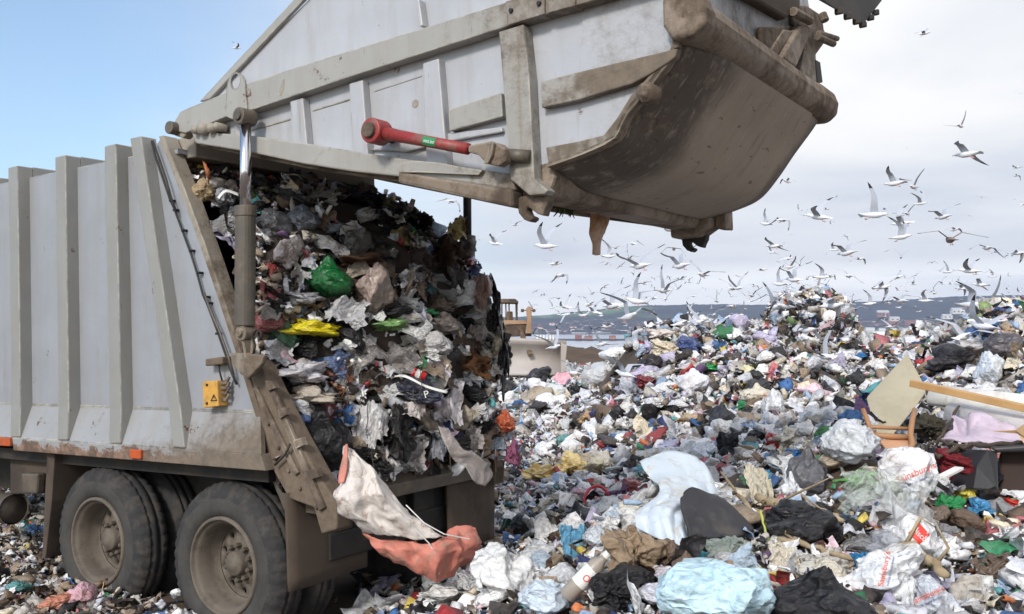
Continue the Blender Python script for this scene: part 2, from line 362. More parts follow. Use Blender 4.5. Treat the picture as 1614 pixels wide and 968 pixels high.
for (tx, ty, bx_, by_) in ((27.5, 262, 33, 690), (103, 245.5, 109, 696), (182.5, 226, 192, 700)):
    xt = TL(tx, ty, -0.10)[0]; xb = TL(bx_, by_, -0.10)[0]; rib(xt, xb, 3.585)
    c_ = MB(); c_.box(xt - .14, xt, 0.03, WID, 3.505, 3.59); build('roof_rib', c_, M['rib'], body, bevel=0.006)
for x in (-3.0, -3.66, -4.32): rib(x, x, 3.585); c_ = MB(); c_.box(x - .14, x, 0.03, WID, 3.505, 3.59); build('roof_rib', c_, M['rib'], body, bevel=0.006)
rib(TL(222, 215, -.1)[0], TL(293, 703, -.1)[0], 3.60, 0.13, 0.10)
# roof, floor, far side, front wall
b = MB(); b.box(XF, -0.45, 0.035, WID - .035, Z_ROOF - .04, Z_ROOF - .002); build('roof', b, M['body'], truck)
b = MB(); b.prism([(XF, Z_ROOF)] + [(rear_x(z), z) for z in (3.5, 3.0, 2.5, 2.0, 1.63, Z_RB)] + [(XF, Z_RB)], WID - .035, WID); build('far_side_panel', b, M['body'], truck)
b = MB(); b.box(XF, .45, 0.036, WID - .036, 1.16, 1.25); build('floor', b, M['black'], truck)
b = MB(); b.box(XF, XF + .04, 0.036, WID - .036, 1.25, Z_ROOF - .042); build('front_wall', b, M['body'], truck)
# rear frame: face of the body opening, near and far
for nm, y0, y1 in (('rear_frame', -0.012, 0.11), ('rear_frame', WID - .10, WID + .012)):
    b = MB(); zz = [3.60, 3.2, 2.8, 2.4, 2.0, 1.63, 1.30]
    b.prism([(rear_x(z) - .045, z) for z in zz] + [(rear_x(z) + .012, z) for z in zz[::-1]], y0, y1)
    build(nm, b, M['frame'], truck, bevel=0.006)
b = MB(); b.box(-.62, -.36, 0.12, WID - .11, 3.44, 3.60); build('top_crossbeam', b, M['frame'], truck, bevel=0.01)
# lower rear post (the muddy guide that runs down to below the sill)
post = [(388, 572), (402, 566), (414, 580), (428, 612), (468, 690), (500, 748), (532, 795), (530, 835), (506, 842), (494, 800), (455, 786), (432, 745), (402, 620)]
pp = MB(); pp.prism(P2(post, -.03), -0.03, 0.10); rp = build('rear_post', pp, M['frame'], truck, bevel=0.012)
pp = MB(); pp.prism([(min(x, .86), z) for x, z in P2(post, -.03)], WID - .10, WID + .03); build('rear_post', pp, M['frame'], truck, bevel=0.012)
st1 = MB(); st1.prism(P2([(418, 600), (426, 600), (512, 800), (503, 806)], -.05), -0.055, -0.03); build('guide_strip', st1, M['mudsteel'], rp, bevel=0.004)
st1 = MB(); st1.prism(P2([(398, 612), (404, 610), (470, 745), (464, 750)], -.05), -0.05, -0.03); build('guide_strip', st1, M['mudsteel'], rp, bevel=0.004)
# sill plate under the load
b = MB(); b.prism([(.36, 1.24), (.52, 1.24), (.84, 1.06), (.84, .97), (.52, .97)], 0.101, WID - .101)
sill = build('sill_plate', b, M['barrel'], truck, bevel=0.008)
# chassis, axles, boxes
b = MB()
for y in (.55, 1.45): b.box(XF, .72, y, y + .12, .78, 1.10)
for x in (-4.5, -2.6, -.7, .55): b.box(x, x + .1, .67, 1.45, .82, 1.05)
chs = build('chassis', b, M['black'], truck)
b = MB(); b.box(.62, .74, .30, 1.85, .62, .80); b.box(.60, .72, .9, 1.0, .80, .97); b.box(.60, .72, 1.2, 1.45, .74, .97); build('under_run_bar', b, M['black'], chs, bevel=0.01)
b = MB(); b.lathe_y([(.0, .25), (.07, .25), (.07, 1.9), (.0, 1.9)], 0.032, .572, 16); build('axle', b, M['black'], chs); b = MB(); b.lathe_y([(.0, .25), (.07, .25), (.07, 1.9), (.0, 1.9)], -1.385, .60, 16); build('axle', b, M['black'], chs)
b = MB(); b.prism(P2([(12, 722), (77, 722), (72, 779), (12, 779)], .1), .12, .5); build('battery_box', b, M['flap'], chs, bevel=0.01)
b = MB(); b.prism(P2([(40, 745), (66, 745), (64, 778), (42, 778)], .08), .04, .119); build('valve', b, M['barrel'], chs, bevel=0.02)
b = MB(); c0 = TL(22, 803, .15); b.tube([(c0[0] - .5, .15, c0[1]), (c0[0], .15, c0[1])], .13, 24, cap=False); b.tube([(c0[0] - .45, .15, c0[1]), (c0[0] - .02, .15, c0[1])], .118, 24); build('air_tank', b, M['barrel'], chs, smooth=True)
b = MB(); b.prism(P2([(76, 714), (88, 716), (83, 790), (73, 880), (68, 880), (72, 790)], -.02), -.03, .55); build('mudflap', b, M['flap'], truck, bevel=0.006)
def flap(y0, y1, x, zt, zb0, zb1):
    b = MB(); n = 8; vs = []
    for j in range(n + 1):
        for i in range(n + 1):
            y = y0 + (y1 - y0) * i / n; zb = zb0 + (zb1 - zb0) * i / n; z = zt + (zb - zt) * j / n
            vs.append((x + .02 * math.sin(4 * i / n + 1) * j / n, y, z))
    fs = [(j * (n + 1) + i, j * (n + 1) + i + 1, (j + 1) * (n + 1) + i + 1, (j + 1) * (n + 1) + i) for j in range(n) for i in range(n)]
    b.add(vs, fs); o = build('mudflap', b, M['flap'], truck, smooth=True, fix=False)
    s_ = o.modifiers.new('solid', 'SOLIDIFY'); s_.thickness = .02; return o
flap(-.06, .70, .70, 1.12, .50, .50); flap(1.50, 2.14, .78, 1.0, .44, .44)
b = MB(); b.prism(P2([(208, 708), (225, 709), (225, 723), (208, 722)], -.11), -.13, -.107); build('side_reflector', b, M['orange'], truck, bevel=0.004)
b = MB(); b.prism(P2([(0, 689), (19, 690), (19, 703), (0, 702)], -.11), -.13, -.107); build('side_reflector', b, M['orange'], truck, bevel=0.004)
# wheels: dual tyres with deep-dish rims
def wheel(cx_, cz_, y0):
    TR = .563; n = 168
    prof = [(.335, .05), (.345, .012), (.40, -.002), (.46, .002), (.52, .02), (.545, .045), (.558, .075), (.563, .085), (.553, .09), (.553, .105), (.563, .11), (.563, .155), (.552, .16), (.552, .172), (.563, .177), (.558, .225), (.53, .26), (.42, .285), (.34, .26)]
    def md(j, k):
        if 4 <= j <= 7 or j in (15, 16): return -.013 if (k % 4) == 0 else .003 * math.sin(k * 1.7)
        return .0015 * math.sin(k * 2.3 + j)
    t = MB(); t.lathe_y(prof, cx_, cz_, n, y0, 0, md)
    for i in range(len(t.f)):
        t.m[i] = 1 if (i // n) < 3 else 0
    t2 = MB(); t.lathe_y([(r, y + .315) for r, y in prof], cx_, cz_, 60, y0, 0)
    ty = build('wheel', t, [M['tyre'], M['tyreside']], truck, smooth=True)
    r = MB()
    r.lathe_y([(.338, .05), (.338, .010), (.322, -.002), (.312, .006), (.312, .02), (.298, .03), (.285, .05), (.272, .12), (.262, .19), (.25, .20)], cx_, cz_, 72, y0)
    # disc with round hand holes
    K = 10; NP = 16; yd = .205
    for s_ in range(K):
        a0 = 2 * math.pi * s_ / K; a1 = a0 + 2 * math.pi / K; am = (a0 + a1) / 2
        ri, ro, rm = .150, .25, .205; out = []; inn = []
        seq = [(ri, a0 + (a1 - a0) * t_ / 4) for t_ in range(4)] + [(ri + (ro - ri) * t_ / 4, a1) for t_ in range(4)] + [(ro, a1 - (a1 - a0) * t_ / 4) for t_ in range(4)] + [(ro - (ro - ri) * t_ / 4, a0) for t_ in range(4)]
        for rr, aa in seq: out.append((cx_ + rr * math.cos(aa), y0 + yd - .03 * (ro - rr) / .1, cz_ + rr * math.sin(aa)))
        c2 = (cx_ + rm * math.cos(am), cz_ + rm * math.sin(am))
        for px_, py_, pz_ in out:
            d = Vector((px_ - c2[0], pz_ - c2[1])).normalized() * .027; inn.append((c2[0] + d.x, y0 + yd - .012, c2[1] + d.y))
        bk = [(p[0], p[1] + .03, p[2]) for p in inn]
        r.add(out + inn + bk, [(i, (i + 1) % NP, NP + (i + 1) % NP, NP + i) for i in range(NP)] + [(NP + i, NP + (i + 1) % NP, 2 * NP + (i + 1) % NP, 2 * NP + i) for i in range(NP)])
    build('rim', r, M['rim'], ty, smooth=True)
    h = MB(); h.lathe_y([(.155, .180), (.150, .170), (.092, .166), (.086, .15), (.084, .115), (.076, .10), (.05, .096), (.045, .088), (0.001, .088)], cx_, cz_, 40, y0)
    build('hub', h, M['rim'], ty, smooth=True)
    nm = None
    for k in range(10):
        a = 2 * math.pi * (k + .5) / 10
        if nm is None:
            q = MB(); q.lathe_y([(.019, .0), (.019, -.04), (.012, -.05), (.001, -.05)], 0, 0, 6); o = build('wheel_nut', q, M['rim'], ty, bevel=0); nm = o.data
        else: o = link('wheel_nut', nm, ty)
        o.location = (cx_ + .118 * math.cos(a), y0 + .170, cz_ + .118 * math.sin(a))
    b = MB(); b.lathe_y([(.33, .07), (.33, .55), (.28, .56), (.12, .30), (.12, .22)], cx_, cz_, 32, y0); build('brake_drum', b, M['black'], ty, smooth=True)
wheel(.032, .572, -.02); wheel(-1.406, .60, -.02)
def farwheel(cx_, cz_):
    t = MB(); t.lathe_y([(.12, 0), (.34, .02), (.46, 0), (.54, .03), (.56, .08), (.56, .52), (.53, .58), (.3, .56), (.12, .5)], cx_, cz_, 48, 1.55)
    build('wheel', t, M['tyre'], truck, smooth=True)
farwheel(.032, .572); farwheel(-1.406, .60)
# mudguard arch behind wheels (dark)
b = MB(); b.box(-2.25, .6, .12, .5, 1.19, 1.215); build('mudguard', b, M['black'], truck)

# near and far lift cylinders
def lift(v, far=False):
    x1, z1 = TL(387, 192, -.14); x2, z2 = TL(387, 337, -.14); x3, z3 = TL(386, 514, -.14)
    b = MB(); b.tube([(x2, v, z2), (x3, v, z3)], .066, 20); o = build('lift_cylinder', b, M['barrel'], truck, smooth=False, bevel=.008)
    b = MB(); b.tube([(x2, v, z2 - .02), (x2, v, z2 + .05)], .072, 20); build('gland', b, M['barrel'], o, bevel=.006)
    b = MB(); b.tube([(x1, v, z1), (x2, v, z2)], .036, 20); build('chrome_rod', b, M['chrome'] if not far else M['black'], o, smooth=True)
    b = MB(); b.lathe_y([(.0, -.06), (.055, -.06), (.055, .06), (.0, .06)], x1, z1 + .03, 20, v); b.lathe_y([(.0, -.075), (.03, -.075), (.03, .075), (.0, .075)], x1, z1 + .03, 16, v); build('rod_eye', b, M['barrel'], o, bevel=.004)
    b = MB(); b.lathe_y([(.0, -.05), (.05, -.05), (.05, .05), (.0, .05)], x3 + .015, z3 - .045, 20, v); b.lathe_y([(.0, -.07), (.025, -.07), (.025, .07), (.0, .07)], x3 + .015, z3 - .045, 12, v)
    b.tube([(x3 + .02, v - .03, z3 - .09), (x3 + .02, v, z3 - .26)], .012, 6); b.tube([(x3 + .05, v + .02, z3 - .07), (x3 + .06, v, z3 - .26)], .012, 6); build('base_eye', b, M['mudsteel'], o, bevel=.004)
    if not far:
        b = MB(); b.prism(P2([(369, 556), (398, 556), (424, 560), (419, 574), (398, 597), (386, 590), (372, 575)], -.12), -.16, -.12); build('pivot_bracket', b, M['frame'], o, bevel=.012)
lift(-.14); lift(WID + .14, True)

# electrical box, lamp bracket and hoses on the side
b = MB(); b.prism(P2([(322, 601), (345, 600), (347, 640), (323, 643)], -.07), -.085, -.001); eb = build('junction_box', b, M['yellowbox'], truck, bevel=.006)
for i_, q in enumerate(([(324, 605), (327, 605), (327, 609), (324, 609)], [(324, 634), (327, 634), (327, 638), (324, 638)])):
    b = MB(); b.prism(P2(q, -.09), -.089, -.084); build('screw', b, M['blackink'], eb)
tri = [(337, 621), (342.5, 632), (331.5, 632.5)]; tri2 = [(337, 624), (340.5, 630.5), (333.5, 631)]
b = MB(); P_ = P2(tri, -.087); Q_ = P2(tri2, -.087)
vs = [(p[0], -.0875, p[1]) for p in P_ + Q_]; b.add(vs, [(0, 1, 4, 3), (1, 2, 5, 4), (2, 0, 3, 5)]); b.add([(TL(337, 625, -.087)[0] - .003, -.0875, TL(337, 625, -.087)[1]), (TL(337, 625, -.087)[0] + .003, -.0875, TL(337, 625, -.087)[1]), (TL(337, 630, -.087)[0], -.0875, TL(337, 630, -.087)[1])], [(0, 1, 2)])
build('warning_symbol', b, M['blackink'], eb, fix=False)
b = MB(); b.prism(P2([(327, 566), (354, 562), (354, 574), (327, 577)], -.06), -.08, -.001); build('lamp_bracket', b, M['frame'], truck, bevel=.008)
b = MB()
for dy in (0, 8, 16, 26): x, z = TL(352, 604 + dy, -.05); b.tube([(x - .04, -.05, z), (x + .03, -.05, z), (x + .05, -.04, z + .04)], .012, 6)
build('cable_gland', b, M['mudsteel'], eb)
def hose(pts, r, v=-.03, m='black', name='hose'):
    b = MB(); b.tube([(TL(x, y, v)[0], v, TL(x, y, v)[1]) for x, y in pts], r, 6); return build(name, b, M[m], truck, smooth=True)
hose([(239, 222), (246, 250), (258, 285), (268, 315), (275, 330), (288, 365), (301, 400), (311, 432), (320, 465), (327, 480), (342, 520), (356, 560), (366, 590), (373, 606)], .008)
hose([(241, 222), (251, 250), (262, 282), (270, 312), (278, 335)], .007, -.045)
hose([(322, 462), (330, 485), (346, 522), (360, 562), (368, 592)], .008, -.05, 'barrel')
hose([(345, 565), (346, 585), (350, 600)], .006, -.05)
for x, y in ((268, 316), (274, 331), (287, 363), (299, 395), (312, 430), (323, 468), (327, 478), (341, 526)):
    b = MB(); p = TL(x, y, -.04); b.box(p[0] - .013, p[0] + .013, -.042, -.001, p[1] - .008, p[1] + .008); build('hose_clip', b, M['blackink'], truck, bevel=.003)

# ------------------------------------------------------------------ the raised tailgate
near = P2([(288, 196), (331, 153), (486, 0), (560, -74), (700, -190), (960, -250), (1052, -120), (1058, 0), (1066, 60), (1060, 86), (1022, 139), (988, 181), (970, 217), (918, 243), (866, 262), (803, 290), (700, 274), (628, 262), (552, 262), (477, 252), (394, 236), (306, 216)])
gs = MB(); gs.prism(near, 0.0, 0.035); gate = build('tailgate', gs, M['gate'], truck, bevel=0.004)
gf = MB(); gf.prism(near, WID - .035, WID); build('far_side', gf, M['mudsteel'], gate)
# skin that joins both sides: roof sheet, rear wall, curved hopper shell
def sweep(name, pts, y0, y1, th, m, parent=gate, smooth=True, nseg=6, sub=3, flip=1):
    # pts: (x,z) profile; Catmull-Rom refined, swept across with thickness th along the profile normal
    P = [Vector(p) for p in pts]; Q = []
    for i in range(len(P) - 1):
        a, b_, c_, d = P[max(i - 1, 0)], P[i], P[i + 1], P[min(i + 2, len(P) - 1)]
        for t_ in range(sub):
            t = t_ / sub; Q.append(0.5 * ((2 * b_) + (c_ - a) * t + (2 * a - 5 * b_ + 4 * c_ - d) * t * t + (3 * b_ - a - 3 * c_ + d) * t ** 3))
    Q.append(P[-1]); mb = MB(); n = len(Q)
    vs = []
    for i, q in enumerate(Q):
        t = (Q[min(i + 1, n - 1)] - Q[max(i - 1, 0)]).normalized(); nn = Vector((t.y, -t.x)) * flip
        for y in np.linspace(y0, y1, nseg + 1): vs.append((q.x, y, q.y))
        for y in np.linspace(y0, y1, nseg + 1): vs.append((q.x + nn.x * th, y, q.y + nn.y * th))
    W = 2 * (nseg + 1)
    fs = []
    for i in range(n - 1):
        for k in range(nseg):
            fs.append((i * W + k, i * W + k + 1, (i + 1) * W + k + 1, (i + 1) * W + k))
            o = nseg + 1; fs.append((i * W + o + k, (i + 1) * W + o + k, (i + 1) * W + o + k + 1, i * W + o + k + 1))
        fs.append((i * W, (i + 1) * W, (i + 1) * W + nseg + 1, i * W + nseg + 1)); fs.append((i * W + nseg, i * W + 2 * nseg + 1, (i + 1) * W + 2 * nseg + 1, (i + 1) * W + nseg))
    for i in (0, n - 1): fs.append(tuple([i * W + k for k in range(nseg + 1)] + [i * W + nseg + 1 + k for k in range(nseg, -1, -1)]))
    mb.add(vs, fs); o = build(name, mb, m, parent, smooth=smooth)
    if smooth:
        o.data.set_sharp_from_angle(angle=R(35))
    return o
sweep('roof_sheet', near[0:6], 0.036, WID - .036, .04, M['mudsteel'], smooth=False, sub=1)
sweep('rear_wall', [TL(1040, -130), TL(1052, -60), TL(1060, 0), TL(1062, 50)], 0.036, WID - .036, .03, M['shell'], sub=1)
PA = P2([(1068, 58), (1062, 86), (1022, 140), (988, 182), (970, 218), (918, 244), (864, 264)])
PB = [(3.55, 3.56), (3.515, 3.47), (3.37, 3.29), (3.235, 3.11), (3.10, 2.99), (2.93, 2.93), (2.72, 2.89)]
def crspline(P, sub):
    P = [Vector(p) for p in P]; Q = []
    for i in range(len(P) - 1):
        a, b_, c_, d = P[max(i - 1, 0)], P[i], P[i + 1], P[min(i + 2, len(P) - 1)]
        for t_ in range(sub): t = t_ / sub; Q.append(0.5 * ((2 * b_) + (c_ - a) * t + (2 * a - 5 * b_ + 4 * c_ - d) * t * t + (3 * b_ - a - 3 * c_ + d) * t ** 3))
    return Q + [P[-1]]
# the curved scoop: tight at the near side plate, swelling to its full belly within 0.4 m
QA, QB = crspline(PA, 5), crspline(PB, 5); ycols = [.02, .06, .12, .19, .27, .36, .46, .6, .9, 1.2, 1.5, 1.75, 1.9, 2.02, 2.12]
b = MB(); V = []; m_ = len(ycols)
for a_, c_ in zip(QA, QB):
    for y in ycols:
        t = min(1, max(0, (y - .02) / .42)); t = math.sin(t * math.pi / 2) ** 1.1; u = max(0, (y - 1.9) / .22); t -= .18 * u * u
        p = a_.lerp(c_, t); V.append((p.x, y, p.y))
b.add(V, [(i * m_ + k, i * m_ + k + 1, (i + 1) * m_ + k + 1, (i + 1) * m_ + k) for i in range(len(QA) - 1) for k in range(m_ - 1)])
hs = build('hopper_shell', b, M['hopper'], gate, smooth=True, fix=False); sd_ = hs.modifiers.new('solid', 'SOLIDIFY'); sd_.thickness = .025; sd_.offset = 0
# bevelled near edge strip between side flange and shell
sweep('edge_strip', P2([(1068, 64), (1061, 87), (1022, 141), (988, 183), (970, 219), (918, 245), (864, 264)], -.03), -0.045, 0.035, .02, M['shell'], sub=3, nseg=2)
# proud members on the near side -- (pixels traced on their own outer plane)
def member(name, px, v, m, parent=gate, bev=.006, vin=0.0, holes=None):
    b = MB(); b.prism(P2(px, v), v, vin - .001); return build(name, b, M[m], parent, bevel=bev)
member('main_beam', [(272, 196), (284, 176), (292, 172), (390, 132), (454, 110), (796, 4), (900, -26), (1056, -66), (1056, -34), (903, 10), (860, 23), (798, 42), (564, 117), (401, 172), (358, 183), (292, 210), (276, 206)], -.085, 'gatebeam')
member('cover_plate', [(797, 2), (858, -14), (858, 22), (799, 40)], -.10, 'gatebeam', bev=.004)
member('cover_plate', [(864, -16), (908, -28), (906, 9), (864, 20)], -.10, 'gatebeam', bev=.004)
for x, y in ((806, 17), (850, 6), (872, -6), (898, -14)):
    b = MB(); p = TL(x, y, -.10); b.lathe_y([(.001, -.012), (.012, -.012), (.014, 0)], p[0], p[1], 8, -.10); build('bolt', b, M['blackink'], gate)
for n_, q in (('rib', [(457, 160), (477, 154), (484, 230), (462, 226)]), ('rib', [(550, 132), (571, 126), (580, 245), (556, 241)]),
              ('rib', [(666, 100), (691, 92), (705, 262), (672, 256)]), ('rib', [(655, 0), (660, -2), (666, 40), (661, 42)])):
    member(n_, q, -.06, 'gate', bev=.006)
member('horizontal_rib', [(706, 172), (790, 146), (792, 184), (708, 207)], -.055, 'gatebeam', bev=.007)
member('horizontal_rib', [(582, 236), (640, 218), (790, 200), (792, 208), (690, 226), (640, 240)], -.03, 'gate', bev=.008)
post_g = member('side_post', [(786, 50), (825, 38), (834, 120), (842, 282), (864, 300), (858, 306), (834, 308), (803, 282), (796, 170)], -.085, 'gatebeam', bev=.007)
member('horizontal_rib', [(852, 128), (900, 116), (1000, 92), (1068, 76), (1064, 90), (1048, 102), (1026, 116), (996, 132), (910, 158), (853, 170)], -.055, 'gaterail', bev=.008)
member('horizontal_rib', [(860, 232), (905, 224), (951, 213), (972, 186), (994, 150), (1024, 118), (1054, 84), (1062, 90), (1022, 141), (988, 182), (970, 218), (917, 243), (864, 260)], -.045, 'gaterail', bev=.007)
member('edge_flange', [(1052, 0), (1066, -4), (1070, 74), (1060, 78)], -.05, 'gaterail', bev=.01)
rail = member('lower_rail', [(300, 206), (397, 214), (484, 226), (575, 241), (628, 249), (700, 258), (806, 274), (812, 300), (700, 283), (628, 278), (552, 270), (477, 258), (394, 240), (308, 226)], -.065, 'gaterail', bev=.010)
# torn, folded doubler on the rail
member('torn_strip', [(624, 262), (636, 256), (652, 253), (690, 256), (722, 262), (760, 268), (754, 276), (704, 274), (660, 272), (628, 272)], -.095, 'gaterail', rail, bev=.003, vin=-.065)
rl2 = MB(); x0, z0 = TL(626, 270, -.1); x1, z1 = TL(806, 298, -.1)
rl2.prism([(x0, z0), (x1, z1), (x1, z1 - .10), (x0, z0 - .07)], -.10, .02); build('rail_channel', rl2, M['mudsteel'], gate, bevel=.02)
farrail = MB(); q = P2([(300, 206), (397, 214), (484, 226), (575, 241), (628, 249), (806, 270), (860, 284), (862, 300), (806, 300), (628, 276), (552, 270), (477, 258), (394, 240), (308, 226)])
farrail.prism(q, WID + .001, WID + .06); build('lower_rail', farrail, M['mudsteel'], gate, bevel=.01)
# front flange returning inward along the mating face
sweep('mating_flange', P2([(310, 222), (477, 256), (628, 278), (812, 300)]), 0.036, .26, .03, M['mudsteel'], smooth=False, sub=1)
sweep('mating_flange', P2([(310, 222), (477, 256), (628, 278), (812, 300)]), WID - .26, WID - .036, .03, M['mudsteel'], smooth=False, sub=1)
# bottom cross beam from post to post, its feet and the latch hooks
xb_, zb_ = TL(834, 290, 0)
b = MB(); b.prism([(xb_ - .05, zb_ + .10), (xb_ + .13, zb_ + .12), (xb_ + .16, zb_ + .02), (xb_ + .12, zb_ - .075), (xb_ - .05, zb_ - .085)], 0.0, WID - .12)
build('bottom_crossbeam', b, M['shell'], gate, bevel=.02)
b = MB(); b.prism([(xb_ - .10, zb_ + .10), (xb_ + .20, zb_ + .12), (xb_ + .22, zb_ - .06), (xb_ + .10, zb_ - .13), (xb_ - .10, zb_ - .13)], WID - .119, WID + .10); build('foot', b, M['shell'], gate, bevel=.025)
b = MB(); b.prism([(xb_ + .22, zb_ + .06), (xb_ + .30, zb_ + .05), (xb_ + .30, zb_ - .09), (xb_ + .22, zb_ - .08)], WID - .05, WID + .10); build('foot', b, M['shell'], gate, bevel=.01)
hk = [(864, 304), (836, 308), (818, 310), (815, 322), (817, 336), (825, 346), (834, 350), (839, 346), (840, 342), (832, 338), (829, 331), (831, 326), (836, 329), (846, 337), (855, 340), (858, 330), (862, 322)]
hq = P2(hk, -.03)
b = MB(); b.prism(hq, -.03, .04); build('latch_hook', b, M['mudsteel'], gate, bevel=.008)
dx, dz = .0, -.02
b = MB(); b.prism([(x + dx, z + dz) for x, z in hq], WID + .0, WID + .07); build('latch_hook', b, M['black'], gate, bevel=.008)
# rear bumper bar across the hopper
bx0, bz0 = TL(1088, 30, -.04)
def roundbar(name, cx_, cz_, prof, y0, y1, m):
    b = MB(); b.prism([(cx_ + x, cz_ + z) for x, z in prof], y0, y1); return build(name, b, m, gate, bevel=.03, seg=4)
prof = [(-.10, .11), (.0, .125), (.075, .09), (.10, .02), (.09, -.05), (.03, -.095), (-.06, -.09), (-.10, -.02)]
roundbar('bumper_bar', bx0 - .01, bz0, prof, -.04, WID + .09, M['shell'])
roundbar('bar_cap', bx0 - .01, bz0, [(x * 1.13, z * 1.13) for x, z in prof], -.10, .05, M['shell'])
roundbar('bar_cap', bx0 - .01, bz0, [(x * 1.1, z * 1.1) for x, z in prof], WID - .22, WID + .115, M['shell'])
# clutter above the bar: hinge plates, struts, lifting arm
def cb(name, x, y0, y1, za, zb, m='mudsteel', bev=.01, dx=.06): b = MB(); b.box(x - dx, x, y0, y1, za, zb); return build(name, b, M[m], gate, bevel=bev)
xr = bx0
def TSq(px, py, s): return TS(px, py, s)
def rearpoly(name, pts, x, th, m, bev=.008):
    q = [TS(px, py, x) for px, py in pts]; b = MB(); n = len(q)
    vs = [(x, y, z) for y, z in q] + [(x - th, y, z) for y, z in q]
    b.add(vs, [tuple(range(n)), tuple(range(2 * n - 1, n - 1, -1))] + [(i, (i + 1) % n, (i + 1) % n + n, i + n) for i in range(n)])
    return build(name, b, m if not isinstance(m, str) else M[m], gate, bevel=bev)
rearpoly('rear_panel', [(1090, -60), (1200, -60), (1270, -20), (1285, 60), (1290, 165), (1200, 110), (1095, 25)], xr - .08, .05, 'gate')
rearpoly('gusset_plate', [(1200, 42), (1246, 41), (1222, 84), (1203, 76)], xr - .04, .03, 'mudsteel')
rearpoly('lift_arm', [(1263, 38), (1283, 40), (1256, 106), (1232, 92)], xr - .0, .06, 'shell', .015)
rearpoly('lift_arm', [(1236, 46), (1252, 48), (1224, 92), (1212, 84)], xr - .03, .05, 'shell', .012)
rearpoly('side_plate', [(1268, 78), (1284, 88), (1288, 142), (1272, 134), (1262, 112)], xr - .02, .03, 'gatebeam', .004)
rearpoly('hinge_plate', [(1250, 10), (1272, 8), (1296, 24), (1299, 46), (1306, 60), (1284, 90), (1262, 74), (1266, 44), (1250, 38)], xr - .05, .08, 'mudsteel', .012)
rearpoly('edge_bracket', [(1286, 94), (1293, 98), (1297, 130), (1289, 132)], xr - .02, .06, 'black', .004)
for (xa, ya, xb2, yb2, rr) in ((1290, 52, 1315, 62, .02), (1288, 58, 1309, 70, .025), (1250, 18, 1272, 34, .03), (1296, 22, 1296, 34, .03)):
    b = MB(); y0, z0 = TS(xa, ya, xr); y1, z1 = TS(xb2, yb2, xr); b.tube([(xr, y0, z0), (xr + .02, y1, z1)], rr, 8); build('hinge_pin', b, M['mudsteel'], gate, bevel=.003)
rearpoly('top_bracket', [(1130, -40), (1262, -30), (1262, 14), (1240, 30), (1196, 4), (1150, -20)], xr - .02, .12, 'flap', .02)
# the dark comb lid hanging in above the hopper (mostly out of the frame)
q = [TS(px, py, xr + .55) for px, py in ((1296, 0), (1270, -14), (1290, -60), (1400, -60), (1390, 2), (1362, 38), (1350, 34), (1322, 18))]
b = MB(); n = len(q); x = xr + .55; vs = [(x, y, z) for y, z in q] + [(x - .12, y + .02, z + .10) for y, z in q]
b.add(vs, [tuple(range(n)), tuple(range(2 * n - 1, n - 1, -1))] + [(i, (i + 1) % n, (i + 1) % n + n, i + n) for i in range(n)])
for (px, py) in ((1322, 18), (1336, 26), (1350, 34), (1360, 39), (1372, 28), (1380, 20)):
    y, z = TS(px, py, x); b.obb((x, y, z), (.02, 0, 0), (0, .012, 0), (0, 0, .016))
b.bar((x - .05, TS(1330, -60, x)[0], TS(1330, -60, x)[1]), (xr, TS(1290, -120, xr)[0], TS(1290, -120, xr)[1]), .08, .08)
lidm = b; build('bin_lift_lid', lidm, M['black'], gate, bevel=.006)
# ejector hydraulic ram (red) on the near side
x0, z0 = TL(594, 208, -.17); x1, z1 = TL(738, 235, -.17)
b = MB(); b.tube([(x0, -.17, z0), (x0 * .3 + x1 * .7, -.17, z0 * .3 + z1 * .7), (x1, -.17, z1)], [.038, .032, .032], 20); ram = build('red_ram', b, M['red'], gate, smooth=True)
b = MB(); b.lathe_y([(.001, -.065), (.074, -.06), (.074, .06), (.001, .07)], x0, z0, 28, -.17); build('ram_eye', b, M['red'], ram, bevel=.01)
b = MB(); b.lathe_y([(.001, -.085), (.045, -.085), (.045, .17), (.001, .17)], x0, z0, 20, -.17); build('ram_pin', b, M['mudsteel'], ram, bevel=.006)
member('rod_fork', [(737, 229), (752, 226), (772, 222), (786, 226), (797, 235), (797, 254), (785, 262), (766, 258), (752, 244), (737, 240)], -.19, 'mudsteel', ram, .012, -.12)
member('fork_plate', [(770, 224), (778, 224), (775, 244), (768, 258), (762, 258), (768, 240)], -.215, 'mudsteel', ram, .006, -.19)
x2, z2 = TL(793, 240, -.2)
b = MB(); b.tube([(x2 - .03, -.13, z2), (x2 + .10, -.10, z2 - .02)], .035, 16); build('ram_rod', b, M['barrel'], ram, smooth=True)
